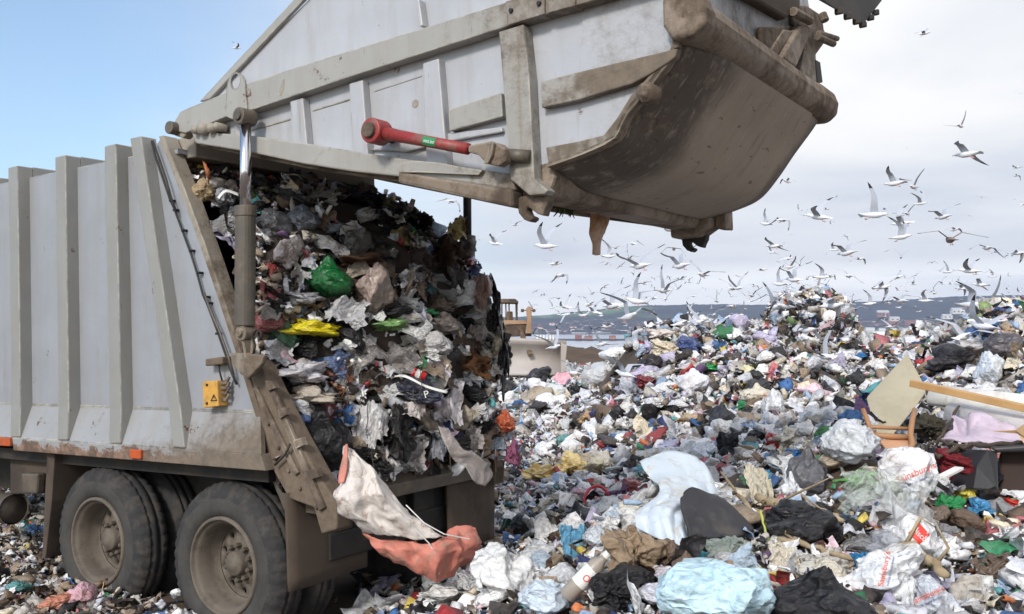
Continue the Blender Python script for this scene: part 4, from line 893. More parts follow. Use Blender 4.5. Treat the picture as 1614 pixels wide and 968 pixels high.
# ================================================================== THINGS ONE CAN TELL APART IN THE RUBBISH
LM = []            # landmarks for labels: (px, py, words)
CNAMES = [('white', (232, 232, 232)), ('pale grey', (200, 202, 206)), ('grey', (140, 140, 145)), ('cream', (228, 214, 184)), ('beige', (190, 168, 138)), ('brown', (125, 98, 74)), ('dark brown', (75, 58, 46)), ('black', (34, 34, 38)),
          ('pale blue', (170, 200, 226)), ('blue', (45, 100, 175)), ('navy', (40, 52, 105)), ('teal', (60, 165, 165)), ('green', (45, 135, 80)), ('lime green', (140, 178, 80)), ('red', (186, 45, 50)), ('pink', (230, 160, 180)),
          ('yellow', (230, 205, 70)), ('orange', (225, 120, 60)), ('lilac', (190, 175, 215))]
CN = {k: lin(*v) for k, v in CNAMES}
BAGP = {}
def bagmesh(kind, seed, sub):
    k = (kind, seed, sub)
    if k in BAGP: return BAGP[k]
    if kind in ('bag', 'tied', 'cloth', 'clump'):
        v, f = ico(sub); g = np.random.default_rng(seed + 500)
        fr = {'bag': .8, 'tied': .7, 'cloth': 1.2, 'clump': 1.6}[kind]; am = {'bag': .38, 'tied': .24, 'cloth': .5, 'clump': .5}[kind]
        ax_ = g.normal(size=3); ax_ /= np.linalg.norm(ax_)
        P = v * (1 + crumple(v, seed, am, fr, 7 if sub > 4 else 5, ax_))[:, None]; P += .10 * np.stack([crumple(v[:, [1, 2, 0]] + 3, seed + 1, 1, fr, 4, ax_), crumple(v[:, [2, 0, 1]] + 6, seed + 2, 1, fr, 4, ax_), np.zeros(len(v))], 1)
        az = np.arctan2(v[:, 1], v[:, 0])
        if kind == 'tied':      # pleats that gather into a knot
            pl = .05 * np.sin(az * 9 + g.uniform(0, 6) + 2 * np.sin(az * 2)) * np.clip(v[:, 2] + .3, 0, 1); P *= (1 + pl)[:, None]
            tip = np.clip((v[:, 2] - .86) / .14, 0, 1); P[:, 2] += .35 * tip; P[:, :2] *= (1 - .5 * np.clip((v[:, 2] - .6) / .4, 0, 1))[:, None]
        if kind == 'bag':
            e = np.clip((v[:, 0] - .55) / .45, 0, 1); P[:, 0] += .25 * e * g.uniform(.3, 1); P[:, 1:] *= (1 + .35 * e * np.sin(az * 5))[:, None]
        P[:, 2] = np.where(P[:, 2] < 0, P[:, 2] * .8, P[:, 2])
    else:                       # 'sheet': a torn, rumpled sheet with ragged outline
        n = 2 ** sub + 1; u = np.linspace(-1, 1, n); X, Y = np.meshgrid(u, u); g = np.random.default_rng(seed + 900)
        th = np.arctan2(Y, X); rg = 1 - .10 * np.sin(3 * th + g.uniform(0, 6)) - .05 * np.sin(7 * th + g.uniform(0, 6)) - .05 * np.sin(17 * th) - .03 * np.sin(29 * th); m_ = np.maximum(np.abs(X), np.abs(Y)); s_ = 1 + (rg - 1) * m_
        P = np.stack([(X * s_).ravel(), (Y * s_ * .8).ravel(), np.zeros(n * n)], 1); P[:, 2] = crumple(P, seed, .55, 1.1, 6) + g.uniform(-.5, .4) * P[:, 0] ** 2 + g.uniform(-.4, .3) * P[:, 1] ** 2
        P[:, 0] += .15 * crumple(P[:, [1, 2, 0]] + 5, seed + 1, .5, 1.0, 4)
        idx = np.arange(n * n).reshape(n, n); q = np.stack([idx[:-1, :-1], idx[:-1, 1:], idx[1:, 1:], idx[1:, :-1]], -1).reshape(-1, 4); f = np.concatenate([q[:, [0, 1, 2]], q[:, [0, 2, 3]]])
    lo_b, hi_b = P.min(0), P.max(0); P = (P - (lo_b + hi_b) / 2) / (hi_b - lo_b)
    me = np_mesh('crumpled', P, f, M['film'], True); BAGP[k] = me; return me
KN = {'bag': 'plastic_bag', 'tied': 'bin_bag', 'cloth': 'rag', 'clump': 'wet_clump', 'sheet': 'torn_sheet'}
def item(px, py, w, h, color, kind='bag', label=None, cat=None, Y=None, mt='film', seed=None, sub=4, lm=None, name=None, depth=None, tilt=0, on='ground', sink=.3, group=None):
    if seed is None: seed = int(px * 7 + py * 3) % 9
    if Y is None:
        if on == 'ground': Y = GR(px, py + h * sink).y - .35 * w / 1500 * 6
        else: Y = LR(px, py) - .06
    c_ = at(px, py, Y); sx, sz = w * Y / 1500, h * Y / 1500; sy = depth if depth else (sx * .6 + sz * .5)
    if on == 'ground' and kind in ('bag', 'tied', 'cloth', 'clump'): c_.y += sy * .12
    me0 = bagmesh(kind, seed, sub); key = (me0.name, mt)
    if key not in BAGP:
        if me0.materials[0] is M[mt]: BAGP[key] = me0
        else: m2 = me0.copy(); m2.materials.clear(); m2.materials.append(M[mt]); BAGP[key] = m2
    me = BAGP[key]
    o = link(name or KN[kind], me, None, CN[color] if isinstance(color, str) else color)
    o.location = c_; o.scale = (sx, sy, sz); o.rotation_euler = (0, R(tilt), 0)
    if kind == 'sheet': o.rotation_euler = (R(55), R(tilt), 0); o.scale = (sx, sz * 1.15, (sx + sz) * .35)
    if label: tag(o, label, cat or {'bag': 'plastic bag', 'tied': 'bin bag', 'cloth': 'rag', 'clump': 'rag', 'sheet': 'plastic sheet'}[kind], group)
    if lm: LM.append((px, py, lm))
    EXCL.append((px, py, w * .46, h * .46, Y))
    return o
bpy.context.view_layer.update()
_vs = [MT @ Vector(v) for v in vs]
LBVH = BVHTree.FromPolygons(_vs, fs)
def LR(px, py):
    o = Vector((0, 0, CAMH)); d = ray(px, py); hit = LBVH.ray_cast(o, d.normalized())
    return (hit[0].y - .05) if hit[0] else 7.6
def patch(name, rows, m, label=None, cat=None, amp=.03, fr=3.0, sub=6, seed=1, thick=.004, parent=None, matfn=None, folds=0, linear=False):
    # rows of (px, py, Y) control points -> smooth rumpled sheet standing in the place
    G = np.array([[list(at(*p)) for p in r_] for r_ in rows])
    def cr(G):
        n = len(G); out = []
        for i in range(n - 1):
            a, b_, c_, d = G[max(i - 1, 0)], G[i], G[i + 1], G[min(i + 2, n - 1)]
            for t in np.arange(sub) / sub: out.append(b_ + (c_ - b_) * t if linear else .5 * (2 * b_ + (c_ - a) * t + (2 * a - 5 * b_ + 4 * c_ - d) * t * t + (3 * b_ - a - 3 * c_ + d) * t ** 3))
        out.append(G[-1]); return np.array(out)
    G = cr(G); G = cr(G.transpose(1, 0, 2)).transpose(1, 0, 2); h, w = G.shape[:2]; P = G.reshape(-1, 3)
    d = crumple(P * fr, seed, amp * 2, 1.0, 5)
    if folds:
        jj, ii = np.meshgrid(np.linspace(0, 1, w), np.linspace(0, 1, h)); fa = ii * .9 + jj * 1.3; fv = (1 - 2 * np.abs(np.sin(fa * 5.5 + .8 * np.sin(ii * 4) + seed)) ** .7) * .7 + (1 - 2 * np.abs(np.sin((jj * 2.1 - ii * .8) * 4.2 + 1.3 * np.sin(jj * 3 + seed))) ** .7) * .5 + (1 - 2 * np.abs(np.sin((ii * 2.6 + jj * .5) * 7 + seed * 2)) ** .6) * .08; d = d + fv.ravel() * folds
    vd = P - np.array([0, 0, CAMH]); vd /= np.linalg.norm(vd, axis=1)[:, None]; P = P + vd * d[:, None]
    P[:, 2] += crumple(P * fr + 9, seed + 1, amp, 1.0, 4)
    if linear: P += .015 * np.stack([crumple(P * 9 + k_ * 7, seed + k_, 1, 1.0, 4) for k_ in (1, 2, 3)], 1)
    idx = np.arange(h * w).reshape(h, w); f = np.stack([idx[:-1, :-1], idx[:-1, 1:], idx[1:, 1:], idx[1:, :-1]], -1).reshape(-1, 4)
    me = np_mesh(name, P, f, m, True, None, None if matfn is None else np.array([matfn(i // (w - 1) / (h - 1), i % (w - 1) / (w - 1)) for i in range(len(f))]))
    o = link(name, me, parent)
    s_ = o.modifiers.new('solid', 'SOLIDIFY'); s_.thickness = thick
    if label: tag(o, label, cat)
    for r_ in rows[:]:
        xs_ = [p[0] for p in r_]; EXCL.append((sum(xs_) / len(xs_), r_[0][1] * .5 + r_[-1][1] * .5, (max(xs_) - min(xs_)) * .5 + 6, 16, min(p[2] for p in r_)))
    return o
def text_on(o, s, px, py, size, ang, m, name='lettering', italic=0.0):
    bpy.context.view_layer.update(); mw = o.matrix_world; me = o.data
    bv = BVHTree.FromPolygons([mw @ v.co for v in me.vertices], [p.vertices[:] for p in me.polygons]); ca, sa = math.cos(R(ang)), math.sin(R(ang)); O = Vector((0, 0, CAMH)); Y0 = o.location.y
    def f(x, y):
        qx = px + (x * ca + y * sa) * size; qy = py - (-x * sa + y * ca) * size; d = ray(qx, qy).normalized(); hit = bv.ray_cast(O, d)
        p = hit[0] if hit[0] else O + d * (Y0 / d.y); return p - d * .006
    t = text_mesh(name, s, 1.0, m, None, f, italic, 2); t.parent = o; t.matrix_parent_inverse = mw.inverted(); return t
def rect_on(o, pts, m, name, n=8):
    bpy.context.view_layer.update(); mw = o.matrix_world; me = o.data
    bv = BVHTree.FromPolygons([mw @ v.co for v in me.vertices], [p.vertices[:] for p in me.polygons]); O = Vector((0, 0, CAMH)); V = []
    for j in range(n + 1):
        for i in range(n + 1):
            a, b_ = i / n, j / n; q = [(1 - a) * (1 - b_) * pts[0][k] + a * (1 - b_) * pts[1][k] + a * b_ * pts[2][k] + (1 - a) * b_ * pts[3][k] for k in (0, 1)]
            d = ray(*q).normalized(); hit = bv.ray_cast(O, d); V.append((hit[0] if hit[0] else O + d * (o.location.y / d.y)) - d * .0035)
    b = MB(); b.add(V, [(j * (n + 1) + i, j * (n + 1) + i + 1, (j + 1) * (n + 1) + i + 1, (j + 1) * (n + 1) + i) for j in range(n) for i in range(n)])
    t = build(name, b, m, None, smooth=True, fix=False); t.parent = o; t.matrix_parent_inverse = mw.inverted(); return t

# ---- sheets hanging from the truck: white tarpaulin with salmon underside
def tarpm(name, base, dirt, amt, rough=.6):
    m = mat(name, base, rough); k = MN(m); co = k.coord(); n1 = k.noise(co, 2.4, 7, .7); n2 = k.noise(co, 6, 7, .75, .8)
    c1 = k.mix(k.math('MULTIPLY', k.step(n2, .5, .62), amt), base, dirt); c1 = k.mix(k.math('MULTIPLY', k.step(n1, .55, .7), amt), c1, dirt)
    k.l(c1, k.b.inputs['Base Color']); k.bump(n2, .6, .02); return m
M['tarpw'] = tarpm('white_tarp', lin(208, 200, 194), lin(138, 114, 96), .85); M['tarpo'] = tarpm('salmon_tarp', lin(200, 124, 108), lin(160, 124, 108), .85)
tp = patch('tarpaulin', [[(547, 698, 6.0), (550, 699, 5.98), (554, 701, 5.99), (562, 706, 6.02), (570, 714, 6.04)],
                         [(542, 722, 5.96), (556, 720, 5.9), (566, 722, 5.95), (584, 728, 5.93), (596, 742, 6.0)],
                         [(538, 756, 5.92), (552, 752, 5.84), (574, 748, 5.90), (596, 752, 5.86), (612, 762, 5.97)],
                         [(527, 779, 5.86), (552, 784, 5.76), (580, 778, 5.84), (606, 776, 5.80), (632, 786, 5.95)],
                         [(538, 806, 5.88), (562, 806, 5.78), (590, 802, 5.87), (622, 798, 5.80), (652, 806, 5.96)],
                         [(566, 822, 5.92), (590, 824, 5.82), (620, 822, 5.90), (650, 820, 5.84), (678, 826, 5.97)],
                         [(574, 834, 5.96), (606, 838, 5.88), (640, 842, 5.92), (670, 846, 5.88), (702, 842, 5.98)]], M['tarpw'], 'muddy white tarpaulin hanging from the truck sill', 'tarpaulin', .007, 5, 9, 3, .002, folds=.020, linear=True)
LM.append((590, 770, 'the white tarpaulin'))
fl = patch('salmon_fold', [[(574, 838, 6.0), (610, 844, 5.93), (650, 850, 5.96), (688, 850, 5.93), (704, 838, 6.02), (714, 826, 6.1), (738, 824, 6.16), (750, 828, 6.2)],
                           [(590, 856, 5.96), (622, 862, 5.86), (656, 864, 5.93), (690, 864, 5.88), (712, 850, 5.98), (728, 838, 6.06), (748, 840, 6.1), (758, 846, 6.18)],
                           [(606, 872, 5.98), (638, 880, 5.88), (668, 884, 5.95), (694, 882, 5.88), (716, 868, 5.98), (732, 858, 6.04), (748, 856, 6.1), (759, 860, 6.2)],
                           [(624, 884, 6.02), (650, 892, 5.94), (676, 900, 5.98), (692, 908, 5.94), (708, 896, 6.0), (726, 884, 6.06), (738, 876, 6.1), (750, 872, 6.2)],
                           [(640, 886, 6.06), (656, 896, 6.0), (678, 906, 6.02), (694, 912, 5.98), (700, 908, 6.02), (716, 902, 6.1), (732, 890, 6.14), (740, 884, 6.2)]], M['tarpo'], None, None, .007, 4, 8, 5, .002, folds=.018, linear=True)
fl.parent = tp; fl['label'] = 'salmon pink underside folded at the bottom'
fl2 = patch('salmon_fold', [[(545, 700, 5.941), (548, 699, 5.924)], [(540, 722, 5.891), (548, 726, 5.880)], [(534, 748, 5.880), (546, 745, 5.858)], [(534, 762, 5.858), (542, 760, 5.853)]], M['tarpo'], None, None, .01, 4, 4, 5); fl2.parent = tp
b = MB(); b.tube([at(640, 796, 5.869), at(668, 824, 5.858), at(700, 842, 5.891), at(740, 850, 6.001)], .004, 5)
b.tube([at(692, 905, 5.902), at(690, 880, 5.891), at(676, 856, 5.858), at(655, 835, 5.825)], .004, 5); sg = build('cord', b, M['white'], tp)
sg['kind'] = 'stuff'
# film hanging off the sill
patch('hanging_film', [[(690, 664, 6.5), (706, 668, 6.55)], [(700, 690, 6.45), (722, 692, 6.5)], [(712, 712, 6.4), (746, 712, 6.5)], [(728, 732, 6.4), (776, 734, 6.6)], [(746, 752, 6.45), (764, 756, 6.55)]], M['clear'], 'grey translucent film hanging over the truck sill', 'plastic film', .03, 4, 6, 8).color = lin(175, 165, 160)
patch('torn_netting', [[(766, 425, 7.7), (772, 428, 7.72)], [(777, 455, 7.65), (788, 462, 7.7)], [(786, 490, 7.6), (790, 496, 7.66)], [(792, 530, 7.55), (803, 545, 7.6)], [(794, 570, 7.5), (798, 590, 7.6)], [(788, 600, 7.5), (794, 612, 7.55)]], M['blackbag'], 'black torn strip of plastic down the right flank of the load', 'plastic strip', .09, 9, 6, 9).color = CN['black']

# ---- the load: bags and packets one can make out
LI = [(517, 436, 84, 68, (24, 98, 50), 'tied', 'film', 'dark green bag bulging from the middle of the load', 'the dark green bag'),
      (490, 517, 96, 30, (222, 204, 30), 'cloth', 'film', 'flat bright yellow bag pressed into the load', 'the bright yellow bag'),
      (608, 512, 76, 24, (120, 160, 96), 'cloth', 'film', 'flattened pale green bag in the load, right of the yellow one', 'the pale green bag'),
      (590, 455, 62, 88, (168, 150, 142), 'bag', 'film', 'dirty translucent pinkish bag hanging right of the dark green bag', 'the pinkish bag'),
      (506, 692, 104, 108, (26, 26, 28), 'tied', 'blackbag', 'round shiny black bin bag at the lower left of the load', 'the round black bag'),
      (622, 678, 70, 100, (28, 26, 26), 'cloth', 'blackbag', 'crushed black bag above the white tarpaulin', None),
      (580, 668, 66, 76, (205, 204, 205), 'sheet', 'film', 'whitish torn carrier bag right of the round black bag', None),
      (452, 400, 50, 62, (196, 186, 186), 'bag', 'film', 'pale grey bag with pink specks left of the dark green bag', None),
      (606, 556, 124, 58, (165, 160, 158), 'sheet', 'clear', 'wide grey translucent bag under the pale green bag', 'the wide grey film'),
      (706, 628, 52, 80, (214, 208, 212), 'sheet', 'film', 'white torn bag right of the navy packet', None),
      (470, 586, 104, 44, (200, 198, 202), 'cloth', 'film', 'crumpled white bag at the left edge of the load', None),
      (486, 622, 110, 36, (178, 168, 156), 'cloth', 'cloth', 'dirty cream cloth over the round black bag', None),
      (688, 702, 30, 56, (150, 152, 160), 'sheet', 'film', 'narrow grey bag dangling at the sill', None),
      (678, 492, 34, 13, (50, 130, 80), 'cloth', 'film', 'small green scrap right of the pale green bag', None),
      (700, 400, 80, 84, (62, 46, 38), 'clump', 'cloth', 'dark brown sodden cloth in the upper right of the load', 'the dark brown cloth'),
      (736, 576, 84, 40, (110, 78, 52), 'sheet', 'cloth', 'brown sheet of wet cardboard in the right of the load', None),
      (688, 541, 54, 42, (190, 188, 190), 'bag', 'film', 'white crumpled bag beneath the right of the pale green bag', None),
      (796, 664, 34, 40, (186, 92, 60), 'bag', 'film', 'orange and blue packet at the right edge of the load', 'the orange packet'),
      (808, 712, 30, 46, (140, 84, 112), 'cloth', 'cloth', 'pink patterned cloth hanging at the far end of the sill', None),
      (778, 668, 26, 24, (60, 100, 150), 'cloth', 'film', 'small blue rag beside the orange packet', None),
      (322, 300, 40, 40, (170, 150, 120), 'bag', 'cloth', 'tan bag at the top left of the load behind the lift cylinder', None),
      (312, 278, 22, 16, (40, 70, 140), 'cloth', 'film', 'small blue bag at the very top left of the load', None),
      (352, 312, 36, 34, (150, 152, 158), 'bag', 'film', 'grey bag with white tray at the top left of the load', None),
      (430, 352, 60, 50, (120, 124, 130), 'bag', 'clear', 'dull grey bag just right of the chrome rod', None),
      (478, 344, 56, 44, (118, 124, 136), 'bag', 'film', 'bluish grey bag above the dark green bag', None),
      (566, 384, 50, 50, (120, 116, 112), 'bag', 'clear', 'cloudy grey bag above the pinkish bag', None),
      (778, 500, 26, 60, (40, 36, 36), 'clump', 'blackbag', 'upper black tangle on the right flank of the load', None),
      (796, 560, 26, 60, (38, 34, 34), 'clump', 'blackbag', 'lower black tangle on the right flank of the load', None),
      (560, 408, 90, 26, (84, 60, 46), 'cloth', 'cloth', 'flat brown cardboard above the dark green bag', None),
      (722, 440, 34, 50, (70, 66, 66), 'cloth', 'blackbag', 'black rag on the right shoulder of the load', None),
      (760, 455, 34, 56, (150, 122, 114), 'sheet', 'film', 'brownish pink film on the right shoulder of the load', None),
      (720, 358, 34, 40, (186, 170, 120), 'sheet', 'film', 'pale yellow torn film at the upper right edge of the load', None),
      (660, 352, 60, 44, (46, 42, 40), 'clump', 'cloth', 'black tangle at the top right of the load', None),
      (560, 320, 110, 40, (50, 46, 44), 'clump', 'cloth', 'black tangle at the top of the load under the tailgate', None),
      (700, 510, 54, 40, (150, 140, 136), 'bag', 'film', 'mauve grey bag below the green scrap', None),
      (748, 520, 40, 50, (160, 150, 146), 'sheet', 'film', 'grey torn film on the right flank of the load', None),
      (480, 470, 70, 30, (150, 150, 155), 'cloth', 'film', 'grey bag squeezed just above the bright yellow bag', None),
      (548, 492, 70, 50, (180, 180, 184), 'sheet', 'film', 'silvery crumpled bag between the yellow and the pinkish bag', None),
      (440, 555, 56, 40, (205, 205, 208), 'sheet', 'film', 'white torn carrier bag below the lift cylinder', None),
      (604, 704, 60, 54, (214, 210, 210), 'sheet', 'film', 'white torn sheet draped just over the sill right of the tarpaulin top', None),
      (650, 716, 50, 50, (196, 190, 188), 'sheet', 'film', 'grey white torn film draped over the middle of the sill', None),
      (738, 690, 54, 44, (196, 188, 186), 'sheet', 'film', 'pale torn film draped near the far end of the sill', None),
      (640, 640, 60, 46, (196, 186, 184), 'sheet', 'film', 'pale torn wrapper below the navy packet', None)]
LOADITEMS = []
for (px, py, w, h, c_, kd, mt_, lb, lm_) in LI:
    o = item(px, py, w, h, lin(*c_), kd, lb, None, None, mt_, None, 4, lm_, on='load'); LOADITEMS.append(o)
np_ = item(656, 612, 88, 46, lin(30, 34, 52), 'bag', 'navy packet with a white edge and letter P in the load', 'packet', None, 'film', 3, 4, 'the navy packet', name='packet', on='load', tilt=14, depth=.16)
patch('white_edge', [[(622, 592, LR(656, 612) - .10), (640, 592, LR(656, 612) - .11), (670, 606, LR(656, 612) - .12), (706, 616, LR(656, 612) - .1)], [(622, 594, LR(656, 612) - .10), (640, 596, LR(656, 612) - .12), (670, 610, LR(656, 612) - .12), (704, 620, LR(656, 612) - .1)]], M['white'], None, None, .004, 4, 5, 2).name = 'paper_strip'
bpy.data.objects['paper_strip']['label'] = 'white paper strip along the top of the navy packet'; bpy.data.objects['paper_strip']['category'] = 'paper'
text_on(np_, 'P', 672, 622, 16, -15, M['white'])
rc = empty('drinks_can', at(660, 590, LR(660, 590) - .1)); tag(rc, 'crushed red can lying above the navy packet', 'can')
b = MB(); b.tube([(-.05, 0, .02), (-.045, 0, .018), (.045, 0, -.02), (.05, 0, -.022)], [.026, .033, .033, .026], 16); build('can_body', b, mat('can_red', lin(190, 36, 40), .35), rc, smooth=True, bevel=0)
b = MB(); b.tube([(-.02, 0, .009), (.012, 0, -.006)], [.0338, .0338], 16, cap=False); build('can_band', b, M['white'], rc, smooth=True)
tr = patch('food_tray', [[(344, 312, 6.55), (356, 300, 6.6), (376, 306, 6.6)], [(346, 314, 6.5), (357, 303, 6.52), (376, 309, 6.55)]], M['white'], 'white plastic tray rim at the top left of the load', 'tray', .003, 3, 5, 2, .01)

# ---- big pieces in front
G = []
def g(*a, **k): o = item(*a, **k); G.append(o); return o
g(856, 746, 74, 34, lin(238, 208, 142), 'cloth', 'crumpled yellow sheet lying left of its cream part on the track', 'plastic sheet', lm='the yellow sheet', sub=5)
g(900, 733, 62, 44, lin(240, 214, 150), 'cloth', 'tall fold of yellow sheet on the flattened track', 'plastic sheet', sub=5)
g(940, 738, 44, 34, lin(236, 224, 192), 'cloth', 'cream crumpled sheet joining the yellow sheet on its right', 'plastic sheet')
patch('plastic_cover', [[(1008, 730, 6.33), (1034, 716, 6.38), (1070, 713, 6.38), (1104, 727, 6.33), (1120, 748, 6.28)],
                        [(1022, 748, 6.08), (1050, 745, 6.03), (1082, 752, 5.98), (1112, 770, 5.98), (1130, 784, 6.03)],
                        [(1040, 770, 5.83), (1056, 775, 5.73), (1074, 785, 5.68), (1084, 795, 5.73), (1096, 800, 5.78)],
                        [(1004, 800, 5.63), (1026, 800, 5.53), (1050, 806, 5.46), (1070, 815, 5.43), (1082, 824, 5.48)],
                        [(1002, 830, 5.43), (1032, 842, 5.33), (1058, 852, 5.30), (1076, 855, 5.30), (1086, 850, 5.33)]],
      tarpm('blue_white_cover', lin(206, 218, 230), lin(186, 172, 150), .6, .4), 'large bluish white plastic cover standing folded left of the black rubber sheet', 'plastic cover', .02, 3, 8, 4, folds=.035)
LM.append((1060, 780, 'the bluish white cover'))
patch('rubber_sheet', [[(1072, 782, 5.48), (1088, 768, 5.58), (1112, 776, 5.63), (1140, 786, 5.73)], [(1074, 806, 5.30), (1104, 808, 5.38), (1140, 812, 5.48), (1168, 812, 5.58)], [(1084, 838, 5.20), (1112, 842, 5.24), (1148, 838, 5.33), (1186, 830, 5.48)], [(1086, 854, 5.13), (1112, 852, 5.18), (1140, 846, 5.28), (1188, 833, 5.46)]],
      simple('black_rubber', lin(50, 50, 55), .75, 0, .15, 6, lin(90, 84, 78), .6), 'black rubber sheet leaning right of the bluish white cover', 'rubber sheet', .012, 3, 7, 5, .012, folds=.014)
LM.append((1130, 815, 'the black rubber sheet'))
g(1134, 944, 192, 100, lin(196, 226, 240), 'bag', 'big pale blue bag at the bottom of the foreground heap', None, lm='the big pale blue bag', sub=5, seed=6)
g(1296, 950, 172, 112, lin(34, 34, 38), 'tied', 'big black bin bag in the foreground right of the pale blue bag', None, mt='blackbag', lm='the big black bin bag', sub=5, seed=4)
g(1262, 834, 142, 78, lin(36, 36, 40), 'bag', 'slack black bag lying along the branch above the big bin bag', None, mt='blackbag', lm='the slack black bag', sub=5, seed=5)
bA = g(1436, 744, 96, 78, lin(232, 232, 238), 'bag', 'white supermarket bag with red lettering below the chair frame', None, lm='the white bag below the chair', sub=5, seed=6, depth=.25)
g(1482, 766, 36, 34, lin(228, 228, 232), 'sheet', 'loose white handles of the supermarket bag below the chair frame', 'bag handle')
text_on(bA, "Sainsbury's", 1444, 745, 15, -22, M['orangeink']); text_on(bA, 'making life taste better', 1438, 762, 5.4, -22, M['blueink'])
g(1350, 704, 100, 88, lin(206, 210, 216), 'bag', 'big cloudy grey bag left of the white bag below the chair', None, lm='the cloudy grey bag', sub=5, seed=1)
g(1380, 766, 120, 62, lin(196, 206, 198), 'sheet', 'clear film spread over a green bag right of the grey bin bag', 'plastic film', mt='clear', sub=5, lm='the clear film')
g(1352, 757, 76, 34, lin(110, 170, 90), 'cloth', 'bright green bag under the clear film', None)
g(1436, 822, 88, 130, lin(206, 210, 212), 'sheet', 'long translucent bag right of the clear film', 'plastic film', mt='clear', sub=5, lm='the long translucent bag')
bB = g(1442, 848, 92, 76, lin(228, 228, 230), 'bag', 'white bag with a red printed label', None, lm='the red label bag', sub=5, seed=7, depth=.22)
rect_on(bB, [(1431, 840), (1449, 824), (1466, 843), (1449, 858)], M['redink'], 'red_label'); text_on(bB, 'Disco', 1449, 842, 13, 42, M['white'])
g(1496, 798, 52, 38, lin(30, 130, 70), 'cloth', 'dark green crumpled bag right of the long translucent bag', None, lm='the dark green rag')
bC = g(1398, 908, 132, 98, lin(226, 228, 232), 'bag', 'white bag with lettering running down it, right of the big bin bag', None, lm='the white bag with vertical lettering', sub=5, seed=8, depth=.3)
text_on(bC, "Sainsbury's", 1394, 896, 13, -78, M['orangeink']); text_on(bC, 'making life taste better', 1404, 900, 5.2, -78, M['blueink'])
g(1366, 898, 36, 56, lin(24, 110, 160), 'sheet', 'deep blue torn patch against the white bag with vertical lettering', 'plastic scrap', Y=4.9)
bD = g(1466, 946, 84, 76, lin(200, 206, 218), 'bag', 'bluish bag printed with slanted red lettering at the bottom right', None, lm='the bluish printed bag', sub=5, seed=3, depth=.25)
text_on(bD, "Sainsbury's", 1462, 938, 13, -24, M['orangeink']); text_on(bD, 'making life taste better', 1458, 952, 6.5, -24, M['blueink'])
g(1398, 858, 76, 42, lin(190, 194, 204), 'bag', 'grey blue bag above the white bag with vertical lettering', None, mt='clear')
g(1276, 744, 70, 84, lin(92, 92, 98), 'tied', 'dark grey bin bag right of the white and blue packet', None, lm='the grey bin bag', seed=6)
g(1249, 717, 36, 22, lin(28, 96, 160), 'cloth', 'blue rag on the dark grey bin bag', None)
g(1248, 764, 38, 62, lin(226, 230, 236), 'bag', 'white and blue packet left of the dark grey bin bag', 'packet', name='packet')
g(1206, 752, 34, 26, lin(70, 150, 190), 'cloth', 'turquoise scrap left of the white and blue packet', None)
g(1218, 699, 36, 34, lin(190, 40, 40), 'cloth', 'red wrapper with yellow marks above the turquoise scrap', 'wrapper', name='wrapper')
g(792, 908, 106, 92, lin(222, 222, 222), 'bag', 'white bag against the end of the salmon tarpaulin', None, lm='the white bag by the tarpaulin', sub=5, seed=0)
g(868, 950, 104, 70, lin(206, 218, 230), 'bag', 'pale bluish bag at the bottom edge left of the bottle', None, sub=5, seed=1, lm='the pale bluish bag')
g(700, 944, 92, 44, lin(212, 210, 206), 'cloth', 'dirty white bag at the bottom edge under the tarpaulin', None)
g(848, 876, 70, 42, lin(214, 218, 222), 'bag', 'white bag with small blue print right of the mudflap', None)
g(904, 858, 44, 60, lin(96, 156, 190), 'sheet', 'sky blue printed packet left of the brown cloth', 'packet')
g(946, 850, 54, 44, lin(206, 212, 220), 'bag', 'small white bag above the labelled bottle', None)
g(1000, 872, 112, 84, lin(150, 130, 108), 'cloth', 'tangled brown cloth below the bluish white cover', None, mt='cloth', lm='the brown cloth', sub=5, seed=2)
g(988, 925, 116, 66, lin(32, 30, 32), 'bag', 'black bag hollowed under the brown cloth', None, mt='blackbag', sub=5, seed=7, lm='the hollow black bag')
g(888, 912, 44, 40, lin(210, 200, 160), 'cloth', 'pale yellow packet left of the labelled bottle', None)
g(1150, 868, 84, 44, lin(190, 204, 196), 'sheet', 'greenish clear wrapper under the black rubber sheet', 'plastic film', mt='clear')
g(1100, 880, 44, 24, lin(60, 150, 160), 'cloth', 'teal rag under the black rubber sheet', None)
g(1060, 905, 60, 26, lin(210, 205, 214), 'sheet', 'striped paper packet right of the brown cloth', 'packet')
g(1036, 940, 64, 40, lin(206, 206, 216), 'bag', 'small white bag left of the big pale blue bag', None)
g(1196, 772, 44, 90, lin(205, 198, 180), 'sheet', 'cream twisted cloth between the cover and the slack black bag', 'rag', mt='cloth')
g(1238, 690, 52, 40, lin(206, 198, 186), 'cloth', 'dirty cream bag in the middle of the heap', None)
g(1300, 892, 90, 40, lin(200, 196, 188), 'cloth', 'dirty white bag behind the big black bin bag', None)
g(1236, 880, 56, 50, lin(214, 206, 190), 'sheet', 'cream crumpled paper left of the big black bin bag', 'paper')
g(1545, 800, 46, 30, lin(70, 140, 190), 'cloth', 'blue rag right of the dark green rag', None)
g(1520, 778, 40, 30, lin(228, 214, 96), 'cloth', 'yellow film under the upturned seat', None)
g(1602, 795, 30, 18, lin(220, 60, 40), 'cloth', 'red orange scrap at the right edge', None)
g(1596, 846, 36, 30, lin(226, 228, 230), 'bag', 'white tub at the right edge of the picture', 'tub', name='plastic_tub')
g(960, 706, 44, 22, lin(160, 60, 56), 'cloth', 'dull red cloth at the near edge of the track', None)
g(1094, 700, 44, 14, lin(220, 96, 60), 'cloth', 'orange strip of plastic on the flat ground', None)
g(1060, 702, 50, 24, lin(200, 200, 226), 'cloth', 'white and purple sheet left of the orange strip', None)
